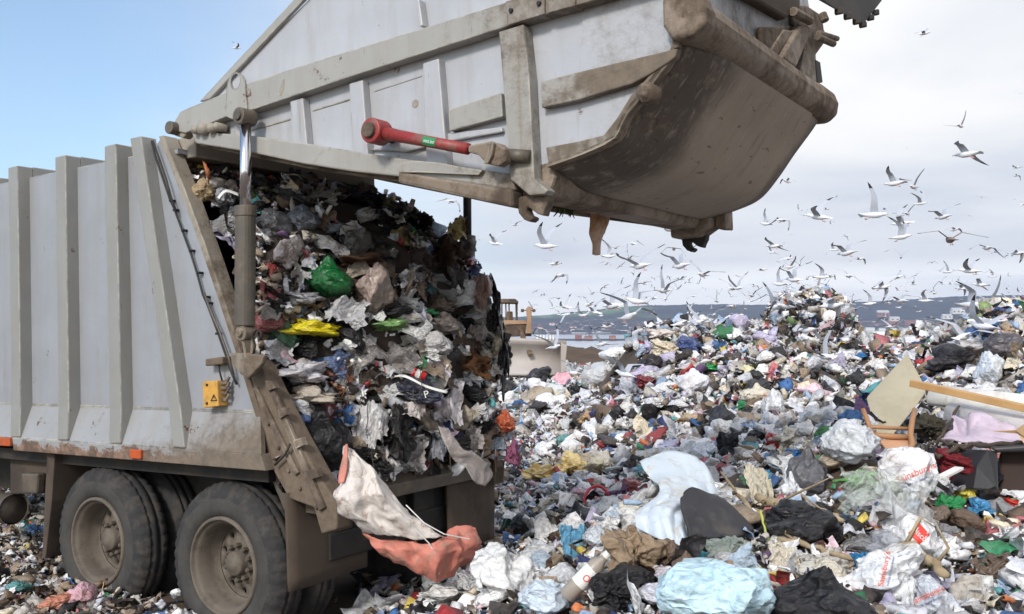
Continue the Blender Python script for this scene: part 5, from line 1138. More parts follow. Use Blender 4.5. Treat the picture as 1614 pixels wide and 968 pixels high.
# further back
for (px, py, w, h, c_, kd, lb, lm_) in [
    (1094, 601, 54, 42, (226, 228, 236), 'tied', 'round white bag in the middle of the near mound', 'the round white bag'),
    (1140, 656, 46, 46, (58, 58, 64), 'tied', 'round dark grey bin bag below the round white bag', 'the round dark grey bag'),
    (1196, 612, 44, 34, (60, 60, 64), 'bag', 'black bag right of the round white bag', None),
    (1300, 616, 36, 34, (44, 44, 48), 'tied', 'black bin bag in front of the tall heap', None),
    (1354, 597, 40, 34, (46, 46, 50), 'tied', 'black bin bag left of the fibre board', 'the bin bag left of the board'),
    (1288, 594, 56, 22, (60, 56, 58), 'bag', 'low black bag in front of the tall heap', None),
    (1120, 580, 32, 14, (40, 150, 80), 'cloth', 'green bag on the near mound', 'the green bag'),
    (1222, 637, 38, 50, (224, 226, 230), 'bag', 'white bag with a teal top below the tall heap', 'the white and teal bag'),
    (1204, 622, 24, 12, (60, 170, 180), 'cloth', 'teal top of the white bag below the tall heap', None),
    (1050, 550, 50, 34, (218, 204, 178), 'cloth', 'cream bedding on the crest of the near mound', 'the cream bedding'),
    (1086, 546, 44, 36, (70, 84, 130), 'cloth', 'navy cloth on the crest of the near mound', 'the navy cloth'),
    (1040, 526, 52, 22, (226, 214, 208), 'cloth', 'white pillow on top of the near mound', None),
    (1022, 548, 30, 26, (196, 190, 226), 'cloth', 'lilac sheet at the left of the mound crest', None),
    (1030, 572, 44, 30, (46, 42, 44), 'bag', 'black bag below the cream bedding', None),
    (1020, 602, 40, 24, (120, 40, 48), 'cloth', 'dark red cloth on the left flank of the near mound', None),
    (1565, 586, 40, 66, (214, 220, 228), 'bag', 'upright white bag above the plank', 'the upright white bag'),
    (1590, 546, 64, 44, (80, 76, 82), 'bag', 'charcoal bag at the top right edge', None),
    (1562, 512, 40, 20, (40, 120, 180), 'cloth', 'bright blue bag on the right crest', 'the bright blue bag'),
    (1500, 566, 84, 50, (46, 44, 48), 'bag', 'wide black bag on the slope above the plank', 'the wide black bag'),
    (1530, 545, 60, 34, (216, 214, 216), 'cloth', 'white bag on the right slope', None),
    (1440, 540, 44, 24, (216, 218, 226), 'bag', 'white bag on the skyline right of the tent', None),
    (1422, 540, 18, 18, (226, 120, 140), 'cloth', 'pink bag on the skyline above the board', None),
    (848, 592, 44, 30, (56, 56, 62), 'bag', 'dark grey bag in front of the bulldozer blade', 'the bag by the blade'),
    (852, 612, 34, 22, (224, 222, 232), 'bag', 'white bag in front of the bulldozer blade', None),
    (874, 624, 24, 18, (228, 222, 190), 'bag', 'cream bag right of the white one by the blade', None),
    (850, 648, 46, 34, (64, 60, 62), 'cloth', 'black bag on the flat ground below the blade', None),
    (926, 658, 34, 24, (196, 160, 120), 'cloth', 'brown cardboard on the flat ground', None),
    (1090, 664, 52, 26, (190, 164, 130), 'cloth', 'folded brown cardboard left of the round dark grey bag', None),
    (986, 627, 38, 14, (222, 222, 228), 'bag', 'long white bag left of the near mound', None),
    (1170, 640, 30, 18, (44, 130, 80), 'cloth', 'green scrap right of the round dark grey bag', None),
    (1180, 586, 30, 22, (230, 224, 184), 'bag', 'cream bag on the saddle left of the tall heap', None),
    (1064, 640, 30, 24, (214, 216, 226), 'bag', 'white bag below the black bag of the mound', None),
    (1210, 546, 12, 12, (200, 50, 50), 'bag', 'small red bag at the left foot of the tall heap', None),
    (1262, 538, 14, 12, (190, 50, 60), 'bag', 'small red bag low on the tall heap', None),
    (1360, 562, 22, 14, (40, 110, 170), 'bag', 'blue bag right of the tall heap', None),
    (1376, 575, 30, 30, (220, 214, 210), 'cloth', 'white sheet beside the top of the board', None),
    (1250, 660, 46, 26, (214, 206, 200), 'cloth', 'dirty white sheet below the black bag', None),
    (1290, 668, 50, 30, (208, 202, 194), 'sheet', 'torn pale sheet left of the chair frame', None)]:
    g(px, py, w, h, lin(*c_), kd, lb, None, mt='blackbag' if sum(c_) < 200 else 'film', lm=lm_)

# ring, bottle, branches
b = MB(); c0 = GR(942, 800) ; c0.y -= .05; pts = []
for k in range(17): a_ = 2 * math.pi * k / 16.0 * .93; pts.append(at(941 + 20 * math.cos(a_), 792 + 26 * math.sin(a_), c0.y + .1 - .12 * math.sin(a_)))
b.tube(pts, .018, 6); o = build('plastic_ring', b, mat('ring_red', lin(200, 50, 60), .4), smooth=True); tag(o, 'red plastic ring lying on the litter right of the truck', 'ring'); LM.append((941, 792, 'the red ring'))
bt = empty('bottle', at(920, 912, 5.0)); tag(bt, 'grey plastic bottle with a white label beside the brown cloth', 'bottle')
b = MB(); b.tube([(-.10, .0, -.10), (-.09, 0, -.09), (.0, 0, 0), (.07, 0, .07), (.10, 0, .10), (.11, 0, .112)], [.02, .045, .045, .045, .02, .02], 16); build('bottle_body', b, mat('bottle_grey', lin(160, 150, 140), .3), bt, smooth=True)
b = MB(); b.tube([(-.03, 0, -.03), (.05, 0, .05)], [.0465, .0465], 16, cap=False); build('label_wrap', b, M['white'], bt, smooth=True)
b = MB(); b.tube([(.11, 0, .112), (.135, 0, .137)], [.022, .022], 12); build('cap', b, M['white'], bt, smooth=False)
q = text_mesh('lettering', 'Q', .05, M['redink'], bt, lambda x, y: Vector((.012 + x * .7 - y * .7, -.049, .012 + x * .7 + y * .7)))
def branch(name, pts, r, m, lb, cat='branch'):
    P0 = [at(*p) for p in pts]; rs = r if isinstance(r, list) else [r] * len(P0); g_ = np.random.default_rng(int(pts[0][0])); P_, R_ = [], []
    for i in range(len(P0) - 1):
        for t in (0, .2, .4, .6, .8): rr = rs[i] + (rs[i + 1] - rs[i]) * t; P_.append(P0[i].lerp(P0[i + 1], t) + Vector(g_.normal(0, rr * .28, 3))); R_.append(rr * .62 * g_.uniform(.75, 1.2))
    P_.append(P0[-1]); R_.append(rs[-1] * .4); b = MB(); b.tube(P_, R_, 7)
    if cat == 'branch':
        for k_ in (3, 7, 11):
            if k_ < len(P_) - 1: q = P_[k_]; b.tube([q, q + Vector(g_.normal(0, .05, 3)) + Vector((0, 0, .04)), q + Vector(g_.normal(0, .08, 3)) + Vector((0, 0, .08))], [R_[k_] * .5, R_[k_] * .35, .003], 5)
    o = build(name, b, m, smooth=True); tag(o, lb, cat); return o
M['bark'] = simple('pale_bark', lin(168, 150, 122), .85, 0, .3, 12, lin(110, 94, 74), .6)
branch('branch', [(1196, 782, 6.2), (1222, 796, 6.0), (1262, 802, 5.85), (1300, 806, 5.8), (1330, 822, 5.7)], [.035, .05, .05, .045, .03], M['bark'], 'thick pale branch above the slack black bag')
branch('branch', [(1200, 846, 5.6), (1236, 852, 5.4), (1290, 864, 5.3), (1330, 878, 5.2), (1372, 884, 5.1)], [.02, .03, .026, .03, .015], M['bark'], 'thin pale branch running under the slack black bag')
branch('branch', [(1412, 858, 4.9), (1436, 864, 4.85), (1466, 884, 4.8), (1496, 908, 4.8)], [.03, .045, .045, .03], M['bark'], 'brown branch below the white bag with the red label')
branch('stick', [(1136, 742, 6.6), (1156, 770, 6.3), (1192, 815, 5.8), (1212, 848, 5.6)], [.012, .018, .03, .02], M['bark'], 'stick leaning right of the black rubber sheet', 'stick')
branch('stalk', [(1199, 805, 5.5), (1205, 830, 5.4), (1211, 858, 5.35)], .012, mat('stalk_green', lin(176, 180, 90), .6), 'yellow green stalk left of the slack black bag', 'stalk')
branch('stick', [(160, 938, 6.0), (163, 918, 6.0)], .006, M['wood'], 'short yellow stick standing below the front wheel', 'stick')

# ---- broken furniture on the right
LM.append((1412, 620, 'the fibre board')); LM.append((1400, 685, 'the chair frame')); LM.append((1530, 625, 'the wooden plank'))
def slab(name, pts, m, th, parent=None, label=None, cat=None, bev=.004):
    P = [at(*p) for p in pts]; nn = (P[1] - P[0]).cross(P[2] - P[0]).normalized(); nn = nn if nn.y > 0 else -nn; n = len(P); b = MB()
    b.add(P + [p + nn * th for p in P], [tuple(range(n)), tuple(range(2 * n - 1, n - 1, -1))] + [(i, (i + 1) % n, (i + 1) % n + n, i + n) for i in range(n)])
    o = build(name, b, m, parent, bevel=bev)
    if label: tag(o, label, cat)
    return o
EXCL.append((1412, 636, 50, 74, 7.9)); EXCL.append((1560, 640, 90, 50, 7.2))
slab('fibre_board', [(1430, 557, 8.9), (1457, 607, 8.55), (1459, 618, 8.48), (1448, 634, 8.37), (1402, 692, 7.97), (1386, 696, 7.95), (1366, 628, 8.42), (1368, 624, 8.44)], M['board'], .012, label='beige fibre board standing on its corner behind the chair frame', cat='board')
ch = empty('chair_frame', at(1400, 690, 7.1)); tag(ch, 'broken wooden chair frame upended in front of the fibre board', 'chair')
def cpart(name, pts, r, m='woodred', sq=None):
    b = MB(); P = [at(*p) - ch.location for p in pts]
    b.tube(P, r, 8) if sq is None else [b.bar(P[i], P[i + 1], sq[0], sq[1]) for i in range(len(P) - 1)]
    return build(name, b, M[m], ch, smooth=sq is None, bevel=.004 if sq else 0)
cpart('leg', [(1360, 645, 7.2), (1366, 660, 7.15), (1372, 678, 7.1), (1380, 692, 7.05)], .018); cpart('leg', [(1442, 646, 7.3), (1438, 662, 7.2), (1435, 685, 7.1), (1438, 700, 7.0), (1433, 714, 6.9)], [.02, .02, .022, .024, .02])
cpart('rail', [(1370, 673, 7.1), (1434, 676, 7.16)], .014); cpart('rail', [(1377, 686, 7.08), (1434, 690, 7.1)], .022)
o = slab('seat_panel', [(1384, 692, 7.09), (1432, 694, 7.09), (1430, 712, 6.9), (1396, 706, 6.93)], simple('seat_ply', lin(196, 150, 116), .6), .015); o.parent = ch; o.matrix_parent_inverse = Matrix.Translation(ch.location).inverted()
b = MB(); b.bar(at(1437, 604, 7.9), at(1700, 662, 6.9), .075, .055); o = build('wooden_plank', b, M['wood'], bevel=.004); tag(o, 'long pine plank sticking out over the carpet rolls', 'plank')
def roll(p0, p1, r, m, label, name='carpet_roll', turns=2.5):
    a, b_ = at(*p0), at(*p1); d = (b_ - a).normalized(); u = d.orthogonal().normalized(); w = d.cross(u); n = 70; mb = MB(); vs = []
    for e in (a, b_):
        for k in range(n): t = k / (n - 1); an = t * turns * 2 * math.pi; rr = r * (.45 + .55 * t) * (1 + .06 * math.sin(an * 3)); vs.append(e + u * math.cos(an) * rr + w * math.sin(an) * rr * .85)
    mb.add(vs, [(k, k + 1, n + k + 1, n + k) for k in range(n - 1)]); o = build(name, mb, m, smooth=True, fix=False); s_ = o.modifiers.new('solid', 'SOLIDIFY'); s_.thickness = .012; tag(o, label, 'carpet'); return o
M['rollw'] = tarpm('white_underlay', lin(222, 220, 216), lin(180, 170, 150), .4, .7); M['rollg'] = tarpm('grey_lino', lin(204, 202, 206), lin(170, 160, 150), .4, .5); M['lilac'] = tarpm('lilac_cloth', lin(200, 184, 200), lin(176, 158, 168), .4, .8)
roll((1468, 624, 8.4), (1720, 654, 7.6), .12, M['rollw'], 'white rolled underlay right behind the pine plank')
roll((1498, 652, 7.8), (1720, 694, 6.9), .13, M['rollg'], 'pale grey rolled lino beneath the pine plank'); LM.append((1560, 665, 'the grey lino roll'))
patch('folded_carpet', [[(1498, 652, 7.55), (1520, 660, 7.35), (1532, 650, 7.3), (1560, 654, 7.2), (1600, 672, 7.0)], [(1502, 672, 7.35), (1524, 682, 7.15), (1534, 664, 7.15), (1562, 668, 7.05), (1606, 682, 6.9)], [(1490, 680, 7.2), (1520, 688, 7.0), (1540, 684, 6.95), (1570, 688, 6.85), (1640, 694, 6.7)], [(1486, 690, 7.1), (1520, 696, 6.9), (1545, 698, 6.85), (1580, 700, 6.75), (1650, 706, 6.6)]], M['lilac'], 'lilac carpet folded under the grey lino roll', 'carpet', .02, 3, 6, 6, .012, folds=.03)
slab('cardboard_sheet', [(1562, 680, 6.75), (1600, 678, 6.6), (1640, 650, 6.4), (1660, 720, 6.3), (1614, 700, 6.5), (1604, 684, 6.6)], simple('cardboard', lin(204, 170, 130), .85), .008, label='bent brown cardboard at the right edge above the upturned seat', cat='cardboard')
branch('bent_frame', [(1459, 712, 7.0), (1462, 700, 7.0), (1480, 694, 7.0), (1520, 704, 6.8), (1490, 718, 6.75), (1470, 716, 6.8)], .022, M['flap'], 'brown bent wooden frame below the lilac carpet', 'frame')
branch('bent_frame', [(1474, 722, 6.7), (1510, 706, 6.75), (1560, 700, 6.7), (1620, 698, 6.6)], .028, M['flap'], 'muddy curved chair arm above the dark red cloth', 'frame')
branch('stick', [(1470, 706, 7.0), (1494, 672, 7.3), (1512, 640, 7.6)], .018, M['flap'], 'dark stick leaning against the lilac carpet', 'stick')
g(1518, 733, 76, 50, lin(122, 34, 44), 'cloth', 'dark red cloth under the bent frame', None, mt='cloth', lm='the dark red cloth', Y=6.7)
g(1464, 672, 60, 50, lin(70, 66, 56), 'clump', 'dark wet rags in the hollow right of the chair frame', None, mt='cloth', Y=7.6)
us_ = empty('upturned_seat', at(1575, 745, 6.6)); tag(us_, 'black upholstered seat lying upturned below the cardboard', 'armchair'); LM.append((1575, 745, 'the upturned seat'))
def uspart(name, pts, m, th): o = slab(name, pts, m, th, bev=.015); o.parent = us_; o.matrix_parent_inverse = Matrix.Translation(us_.location).inverted(); return o
BK = simple('black_vinyl', lin(32, 30, 34), .5); 
uspart('side_cushion', [(1534, 772, 6.55), (1540, 735, 6.6), (1548, 716, 6.65), (1560, 708, 6.65), (1574, 712, 6.6), (1576, 775, 6.45)], BK, .45)
uspart('seat_base', [(1576, 712, 6.75), (1680, 708, 6.6), (1680, 778, 6.5), (1576, 776, 6.65)], simple('dark_brown_board', lin(52, 36, 30), .8), .3)
uspart('top_edge', [(1560, 706, 6.6), (1680, 698, 6.4), (1680, 712, 6.4), (1572, 714, 6.58)], BK, .2)
b = MB(); b.bar(at(1484, 752, 6.3) , at(1512, 738, 6.5), .06, .02); b2 = build('book', b, M['white'], bevel=.003); tag(b2, 'thin white book lying left of the dark red cloth', 'book')

# hanging rag and weeds on the tailgate
hr = patch('hanging_rag', [[(931, 332, 6.3), (942, 330, 6.28), (952, 334, 6.3), (962, 334, 6.32)], [(930, 352, 6.3), (938, 354, 6.27), (948, 356, 6.3), (958, 350, 6.34)], [(929, 366, 6.3), (937, 370, 6.28), (945, 372, 6.3), (949, 372, 6.33)], [(934, 384, 6.3), (940, 386, 6.28), (944, 386, 6.3), (946, 386, 6.32)], [(934, 402, 6.3), (939, 403, 6.28), (944, 403, 6.3), (946, 402, 6.32)]], simple('brown_rag', lin(176, 128, 88), .9, 0, .3, 9, lin(206, 196, 188), .55), 'brown rag dangling from the underside of the tailgate', 'rag', .02, 6, 5, 3)
g(941, 338, 22, 16, lin(186, 84, 74), 'cloth', 'reddish scrap at the top of the brown hanging rag', None, Y=6.25)
b = MB()
for k in range(16):
    x = 878 + k * 1.6 + random.uniform(-1, 1); b.tube([at(x, 326 + random.uniform(-4, 2), 5.9), at(x + random.uniform(-3, 3), 334, 5.9), at(x + random.uniform(-6, 6), 336 + random.uniform(0, 10), 5.88)], [.008, .006, .003], 4)
o = build('weed_tuft', b, mat('weed', lin(60, 76, 40), .8)); tag(o, 'small tuft of weeds caught under the tailgate beam', 'weeds', kind='stuff')

# ---- the rest of the individually built scraps, placed by chance on the heaps and the load
AUTO = []
def auto(n, x0, x1, ya, yb, s0, s1, seed):
    r_ = np.random.default_rng(seed); k = 0; tries = 0
    while k < n and tries < n * 30:
        tries += 1; px = r_.uniform(x0, x1); Yt = ya * (yb / ya) ** r_.uniform(); z = HZ((px - 807) / 1500 * Yt, Yt)
        py = 515 + 1500 * (CAMH - z) / Yt
        if py > 960: continue
        hit = GR(px, py - 6)
        if hit.y < Yt - .8: continue
        lp_ = MTi @ Vector(((px - 807) / 1500 * Yt, Yt, 0))
        if -2.2 < lp_.x < 1.1 and -.2 < lp_.y < 2.3: continue
        if any(abs(px - a_[0]) < 16 and abs(py - a_[1]) < 11 for a_ in AUTO): continue
        if 1355 < px < 1600 and 545 < py < 790: continue
        if any(abs(px - m_[0]) < 26 and abs(py - m_[1]) < 20 for m_ in LM): continue
        sz = s0 * (s1 / s0) ** r_.uniform(); w = min(64, sz * 1500 / Yt); h = w * r_.uniform(.45, .85)
        kd = r_.choice(['bag', 'cloth', 'sheet', 'tied', 'clump'], p=[.32, .28, .24, .1, .06]); ci = r_.choice(len(CNAMES), p=CWT)
        c_ = np.array(CN[CNAMES[ci][0]]); gy_ = c_[:3].mean(); c_[:3] = c_[:3] * .62 + gy_ * .38; c_[:3] *= r_.uniform(.85, 1.05); mt_ = 'blackbag' if CNAMES[ci][0] in ('black', 'dark brown') else ('cloth' if kd == 'clump' else r_.choice(['film', 'film', 'cloth']))
        o = item(px, py - h * .25, w, h, tuple(np.clip(c_, 0, .85)), kd, None, None, Yt, mt_, int(r_.integers(9)), 3, tilt=r_.uniform(-30, 30)); o.rotation_euler.z = r_.uniform(-.6, .6)
        AUTO.append((px, py - h * .25, CNAMES[ci][0], kd, w, o, 'ground')); k += 1
CWT = np.array([24, 14, 6, 7, 6, 5, 3, 11, 4, 3, 1.5, 2, 2, 1, 2.5, 2.5, 1.2, 1.5, 2]); CWT /= CWT.sum()
auto(46, 620, 1600, 4.7, 8.5, .14, .34, 11)
auto(70, 830, 1600, 8.5, 21, .22, .5, 12)
auto(16, 780, 980, 18, 40, .5, 1.0, 13)
auto(16, 0, 560, 6.6, 12, .14, .28, 14)
r_ = np.random.default_rng(31)
cnt = 0
LWT = CWT.copy(); LWT[[5, 6, 7]] *= 1.8; LWT[0] *= .7; LWT /= LWT.sum()
for t_ in range(900):
    if cnt >= 84: break
    px, py = r_.uniform(310, 800), r_.uniform(285, 735); hit = LBVH.ray_cast(Vector((0, 0, CAMH)), ray(px, py).normalized())
    if not hit[0] or 372 < px < 402: continue
    if any(abs(px - a_[0]) < 22 and abs(py - a_[1]) < 16 for a_ in AUTO): continue
    if any(abs(px - a_[0]) < a_[2] * .4 and abs(py - a_[1]) < a_[3] * .4 for a_ in LI): continue
    w = r_.uniform(30, 80); h = w * r_.uniform(.34, .66); kd = r_.choice(['bag', 'cloth', 'sheet', 'clump'], p=[.24, .24, .46, .06]); ci = r_.choice(len(CNAMES), p=LWT)
    c_ = np.array(CN[CNAMES[ci][0]]); gy_ = c_[:3].mean(); c_[:3] = c_[:3] * .5 + gy_ * .5; c_[:3] *= r_.uniform(.7, 1.05); dk = CNAMES[ci][0] in ('black', 'dark brown')
    if py < 400 and px > 400: c_[:3] *= .8  # high scraps darker too: part dirt, part tailgate shade in the colour
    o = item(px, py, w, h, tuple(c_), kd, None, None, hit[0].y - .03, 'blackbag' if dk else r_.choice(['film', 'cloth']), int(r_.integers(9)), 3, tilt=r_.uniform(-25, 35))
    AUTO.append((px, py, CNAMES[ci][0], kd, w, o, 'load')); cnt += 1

tg = empty('loose_threads'); bpy.data.objects.remove(tg); r_ = np.random.default_rng(8); b = MB()
for k in range(22):      # strings and wires dangling out of the load over the sill
    px = r_.uniform(540, 790); py = r_.uniform(560, 735); Y = LR(px, py) - .12; n = r_.uniform(20, 60); P_ = [at(px + r_.normal(0, 3) * t, py + n * t, Y - .05 * t) for t in (0, .25, .5, .75, 1)]; b.tube(P_, .0035, 4)
o = build('loose_threads', b, M['flap']); tag(o, 'loose strings and wires dangling from the truck load', 'string', kind='stuff')
# ================================================================== LOOSE SCRAPS, laid last so they keep clear of the bigger things
smallw = PW.copy(); smallw[[2, 4, 5, 6]] *= 1.7; smallw[[0, 7]] *= .75; smallw /= smallw.sum()
ground_litter(1900, 560, 1700, 4.3, 9, .05, .28, NEARP, .07)
fw = PW.copy(); fw[[0, 1, 8]] *= 1.9; fw /= fw.sum()
ground_litter(900, 560, 1700, 4.4, 10, .16, .42, NEARP[:9], .10, .45, colw=fw)
ground_litter(500, 560, 1700, 4.4, 10, .06, .2, NEARP[15:], .10, .5)
ground_litter(7500, 560, 1720, 4.3, 9.5, .025, .10, MIDP, .05, keep=notruck, colw=smallw)
ground_litter(9000, 760, 1700, 8.5, 24, .06, .34, MIDP, .10, keep=farheap)
ww = PW.copy(); ww[[0, 1, 7, 20, 16]] *= 2.0; ww /= ww.sum()
ground_litter(9000, 780, 1700, 7.5, 21, .04, .15, MIDP[:8], .12, .6, colw=ww)
bw = PW.copy(); bw[[0, 1, 7]] *= 1.8; bw /= bw.sum()
ground_litter(2600, 900, 1700, 12, 22, .15, .48, MIDP, .12, .7)
ground_litter(1500, 860, 1700, 8, 21, .25, .60, NEARP[:15], .10, .5, colw=bw)
ground_litter(11000, 760, 1400, 7.5, 22, .03, .12, FARP, .05, .7, colw=smallw)
ground_litter(9000, 700, 1150, 18, 46, .12, .5, FARP, .12, .7)
ground_litter(3500, 440, 800, 9.5, 46, .08, .4, FARP, .08, .6, keep=notruck)
ground_litter(2500, 520, 900, 8.5, 22, .05, .2, MIDP, .08, .6, keep=notruck)
# trampled ground left of and around the wheels: small, dull, brownish scraps
dull = PW.copy(); dull[[2, 4, 5, 6]] *= 2.6; dull[[0, 1]] *= .55; dull[[8, 9, 10, 11, 12, 13, 14, 15, 16, 17, 18, 19]] *= .55; dull /= dull.sum()
ground_litter(1500, -120, 640, 5.2, 12, .10, .28, NEARP[:15], .07, .4, keep=notruck, colw=dull)
ground_litter(5200, -120, 700, 5.2, 13, .04, .20, NEARP[:12], .06, .5, keep=notruck, colw=dull)
ground_litter(8000, -120, 760, 5.2, 15, .02, .08, MIDP, .04, .6, keep=notruck, colw=dull)
# compacted heap on the ridge
hw_ = PW.copy(); hw_[[3, 4, 7]] *= 1.6; hw_[8:] *= .5; hw_ /= hw_.sum()
n = 3600; a_ = rng.uniform(0, 6.28, n); tx, ty = (1268 - 807) / 1500 * 18.6, 18.6; rr = rng.uniform(0, 1, n) ** .5
x = tx + .07 + .76 * rr * np.cos(a_); y = ty - .2 + 1.2 * rr * np.sin(a_); z = H(x, y) + rng.uniform(-.1, .10, n)
pile.scatter(MIDP, np.stack([x, y, z], 1), rng.uniform(.10, .36, n), rng.uniform(0, 6.28, n), rng.normal(0, .9, n), rng.normal(0, .9, n), pick_colors(n, hw_))
lo_ = pile.done('litter', M['litter']); tag(lo_, 'endless mixed litter of bags, scraps and card covering the tip', 'litter', kind='stuff')

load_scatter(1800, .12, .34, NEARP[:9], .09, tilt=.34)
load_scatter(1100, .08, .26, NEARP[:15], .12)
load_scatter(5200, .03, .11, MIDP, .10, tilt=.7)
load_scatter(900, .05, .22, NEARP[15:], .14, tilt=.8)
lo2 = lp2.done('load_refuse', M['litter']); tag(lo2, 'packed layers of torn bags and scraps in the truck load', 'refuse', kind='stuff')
# ================================================================== BULLDOZER on the tip, about 36 m off
YD = 36.0
dz = empty('bulldozer', at(835, 590, YD)); tag(dz, 'worn tan bulldozer with a wide grey blade behind the truck', 'bulldozer'); LM.append((835, 540, 'the bulldozer blade'))
def dpart(name, pts, m, th, bev=.02):
    P = [at(px, py, Y) for px, py, Y in pts]; n = len(P); b = MB(); b.add(P + [p + Vector((0, th, 0)) for p in P], [tuple(range(n)), tuple(range(2 * n - 1, n - 1, -1))] + [(i, (i + 1) % n, (i + 1) % n + n, i + n) for i in range(n)])
    o = build(name, b, m, None, bevel=bev); o.parent = dz; o.matrix_parent_inverse = Matrix.Translation(dz.location).inverted(); return o
DT = simple('dozer_tan', lin(164, 132, 104), .7, 0, .2, 1.5, lin(120, 96, 78), .6); DB = simple('dozer_brown', lin(74, 60, 50), .8, 0, .3, 1.5, lin(150, 126, 104), .6)
BL = simple('blade_steel', lin(178, 172, 168), .6, 0, .08, .8, lin(150, 134, 122), .4, .1, .02)
b = MB(); rows_ = []
for k in range(9):      # curved mouldboard
    t = k / 8; y = YD - 1.4 + .45 * math.sin(math.pi * t) ; py = 590 + (534 - 590) * t; vsr = [at(px, py + (px - 760) * .05 * t, y) for px in (742, 790, 840, 893 - 5 * (1 - t))]; rows_ += vsr
b.add(rows_, [(k * 4 + i, k * 4 + i + 1, k * 4 + i + 5, k * 4 + i + 4) for k in range(8) for i in range(3)])
o = build('blade', b, BL, None, smooth=True, fix=False); s_ = o.modifiers.new('solid', 'SOLIDIFY'); s_.thickness = .12; o.parent = dz; o.matrix_parent_inverse = Matrix.Translation(dz.location).inverted()
bl = o
for k in range(7):
    x = 846 + k * 5; q = dpart('screen_bar', [(x, 528, YD - 1.3), (x + 2.2, 528, YD - 1.3), (x + 2.2, 538, YD - 1.3), (x, 538, YD - 1.3)], M['white'], .05, 0)
dpart('side_plate', [(884, 540, YD - 1.5), (894, 544, YD - 1.5), (890, 588, YD - 1.5), (884, 590, YD - 1.5)], BL, .1)
dpart('engine_hood', [(770, 510, YD), (836, 509, YD), (838, 530, YD), (770, 532, YD)], DB, 1.2)
dpart('hood_top', [(786, 505, YD - .05), (830, 505, YD - .05), (832, 511, YD - .05), (786, 512, YD - .05)], DT, 1.1)
for x in (796, 801, 812): dpart('cab_post', [(x, 474, YD), (x + 2.2, 474, YD), (x + 3, 508, YD), (x + .6, 508, YD)], DB, .12)
for x in (790, 814): dpart('cab_post', [(x, 474, YD + 1.4), (x + 2, 474, YD + 1.4), (x + 2, 508, YD + 1.4), (x, 508, YD + 1.4)], DB, .12)
dpart('cab_roof', [(778, 471, YD - .1), (812, 471, YD - .1), (817, 475, YD - .1), (817, 478, YD - .1), (778, 477, YD - .1)], DB, 1.8)
dpart('seat', [(799, 491, YD + .5), (808, 491, YD + .5), (809, 508, YD + .5), (799, 508, YD + .5)], DB, .3)
dpart('exhaust_stack', [(829, 486, YD - .3), (834, 482, YD - .3), (838, 487, YD - .3), (838, 526, YD - .3), (828, 526, YD - .3), (831, 505, YD - .3)], DT, .22, .03)
dpart('work_lamp', [(821, 487, YD - .3), (826, 487, YD - .3), (826, 492, YD - .3), (821, 492, YD - .3)], DB, .2); dpart('work_lamp', [(839, 487, YD - .3), (844, 487, YD - .3), (844, 492, YD - .3), (839, 492, YD - .3)], DB, .2)
dpart('lamp_bar', [(826, 488.5, YD - .25), (839, 488.5, YD - .25), (839, 490, YD - .25), (826, 490, YD - .25)], DB, .08, 0)
dpart('track_frame', [(762, 548, YD + .3), (838, 546, YD + .3), (846, 566, YD + .3), (838, 588, YD + .3), (762, 590, YD + .3)], DB, .6)
b = MB(); b.bar(at(762, 575, YD + .5), at(800, 570, YD - 1.2), .2, .25); b.bar(at(820, 520, YD), at(836, 560, YD - 1.2), .14, .14); o = build('push_arm', b, DB, None); o.parent = dz; o.matrix_parent_inverse = Matrix.Translation(dz.location).inverted()

# ================================================================== BROWN SOIL BANK closing the tip
rw = np.random.default_rng(5); Xb = np.linspace(-14, 22, 130); Yb = np.linspace(42, 60, 34); XB, YB = np.meshgrid(Xb, Yb)
prof_ = np.interp(XB / YB * 1500 + 807, [600, 840, 880, 910, 950, 1000, 1060, 1200, 1500], [.9, 1.0, 1.25, 1.1, .92, 1.05, 1.2, 1.0, .6])
ZB = .1 + prof_ * np.exp(-((YB - 50) / 3.6) ** 2); pp_ = np.stack([XB.ravel(), YB.ravel(), np.zeros(XB.size)], 1)
ZB += (crumple(pp_ * .6, 4, .30, 1.0, 5).reshape(XB.shape)) * np.clip(prof_ * np.exp(-((YB - 50) / 4.5) ** 2), 0, 1) ; ZB = np.where((XB < -12.5) | (XB > 20.5), -1, ZB); ZB = np.where((YB > 59) | (YB < 43), -1, ZB)
bk = link('soil_bank', grid_mesh('soil_bank', XB, YB, ZB, M['bank'])); tag(bk, kind='structure')
tip_edge = link('rubbish_slope', bk.data.copy()) if False else None

# ================================================================== ESTUARY, FAR SHORE, HILLS
SEA = -20.0
wm = mat('estuary_water', lin(188, 196, 206), .18, 0, .5); k = MN(wm); co = k.coord(); k.bump(k.noise(co, .05, 4, .6), .2, .5)
b = MB(); b.add([(-4400, 90, SEA), (4400, 90, SEA), (4400, 4850, SEA), (-4400, 4850, SEA)], [(0, 1, 2, 3)]); o = build('estuary', b, wm, fix=False); tag(o, kind='structure')
mm = simple('tidal_flat', lin(186, 186, 180), .8, 0, .12, .01, lin(206, 206, 200), .5, .05)
b = MB(); P_ = [(130, 230), (330, 220), (700, 260), (1500, 900), (900, 1250), (330, 1180), (300, 700), (120, 330)]
b.add([(x, y, -2.9) for x, y in P_] + [(x * 1.02, y * 1.01, -21) for x, y in P_], [tuple(range(8))] + [(i, (i + 1) % 8, (i + 1) % 8 + 8, i + 8) for i in range(8)]); o = build('shore_flat', b, mm); tag(o, kind='structure')
hm = mat('wooded_hill', lin(62, 64, 56), .95); k = MN(hm); co = k.coord(); sp = k.n('ShaderNodeSeparateXYZ'); k.l(co, sp.inputs[0])
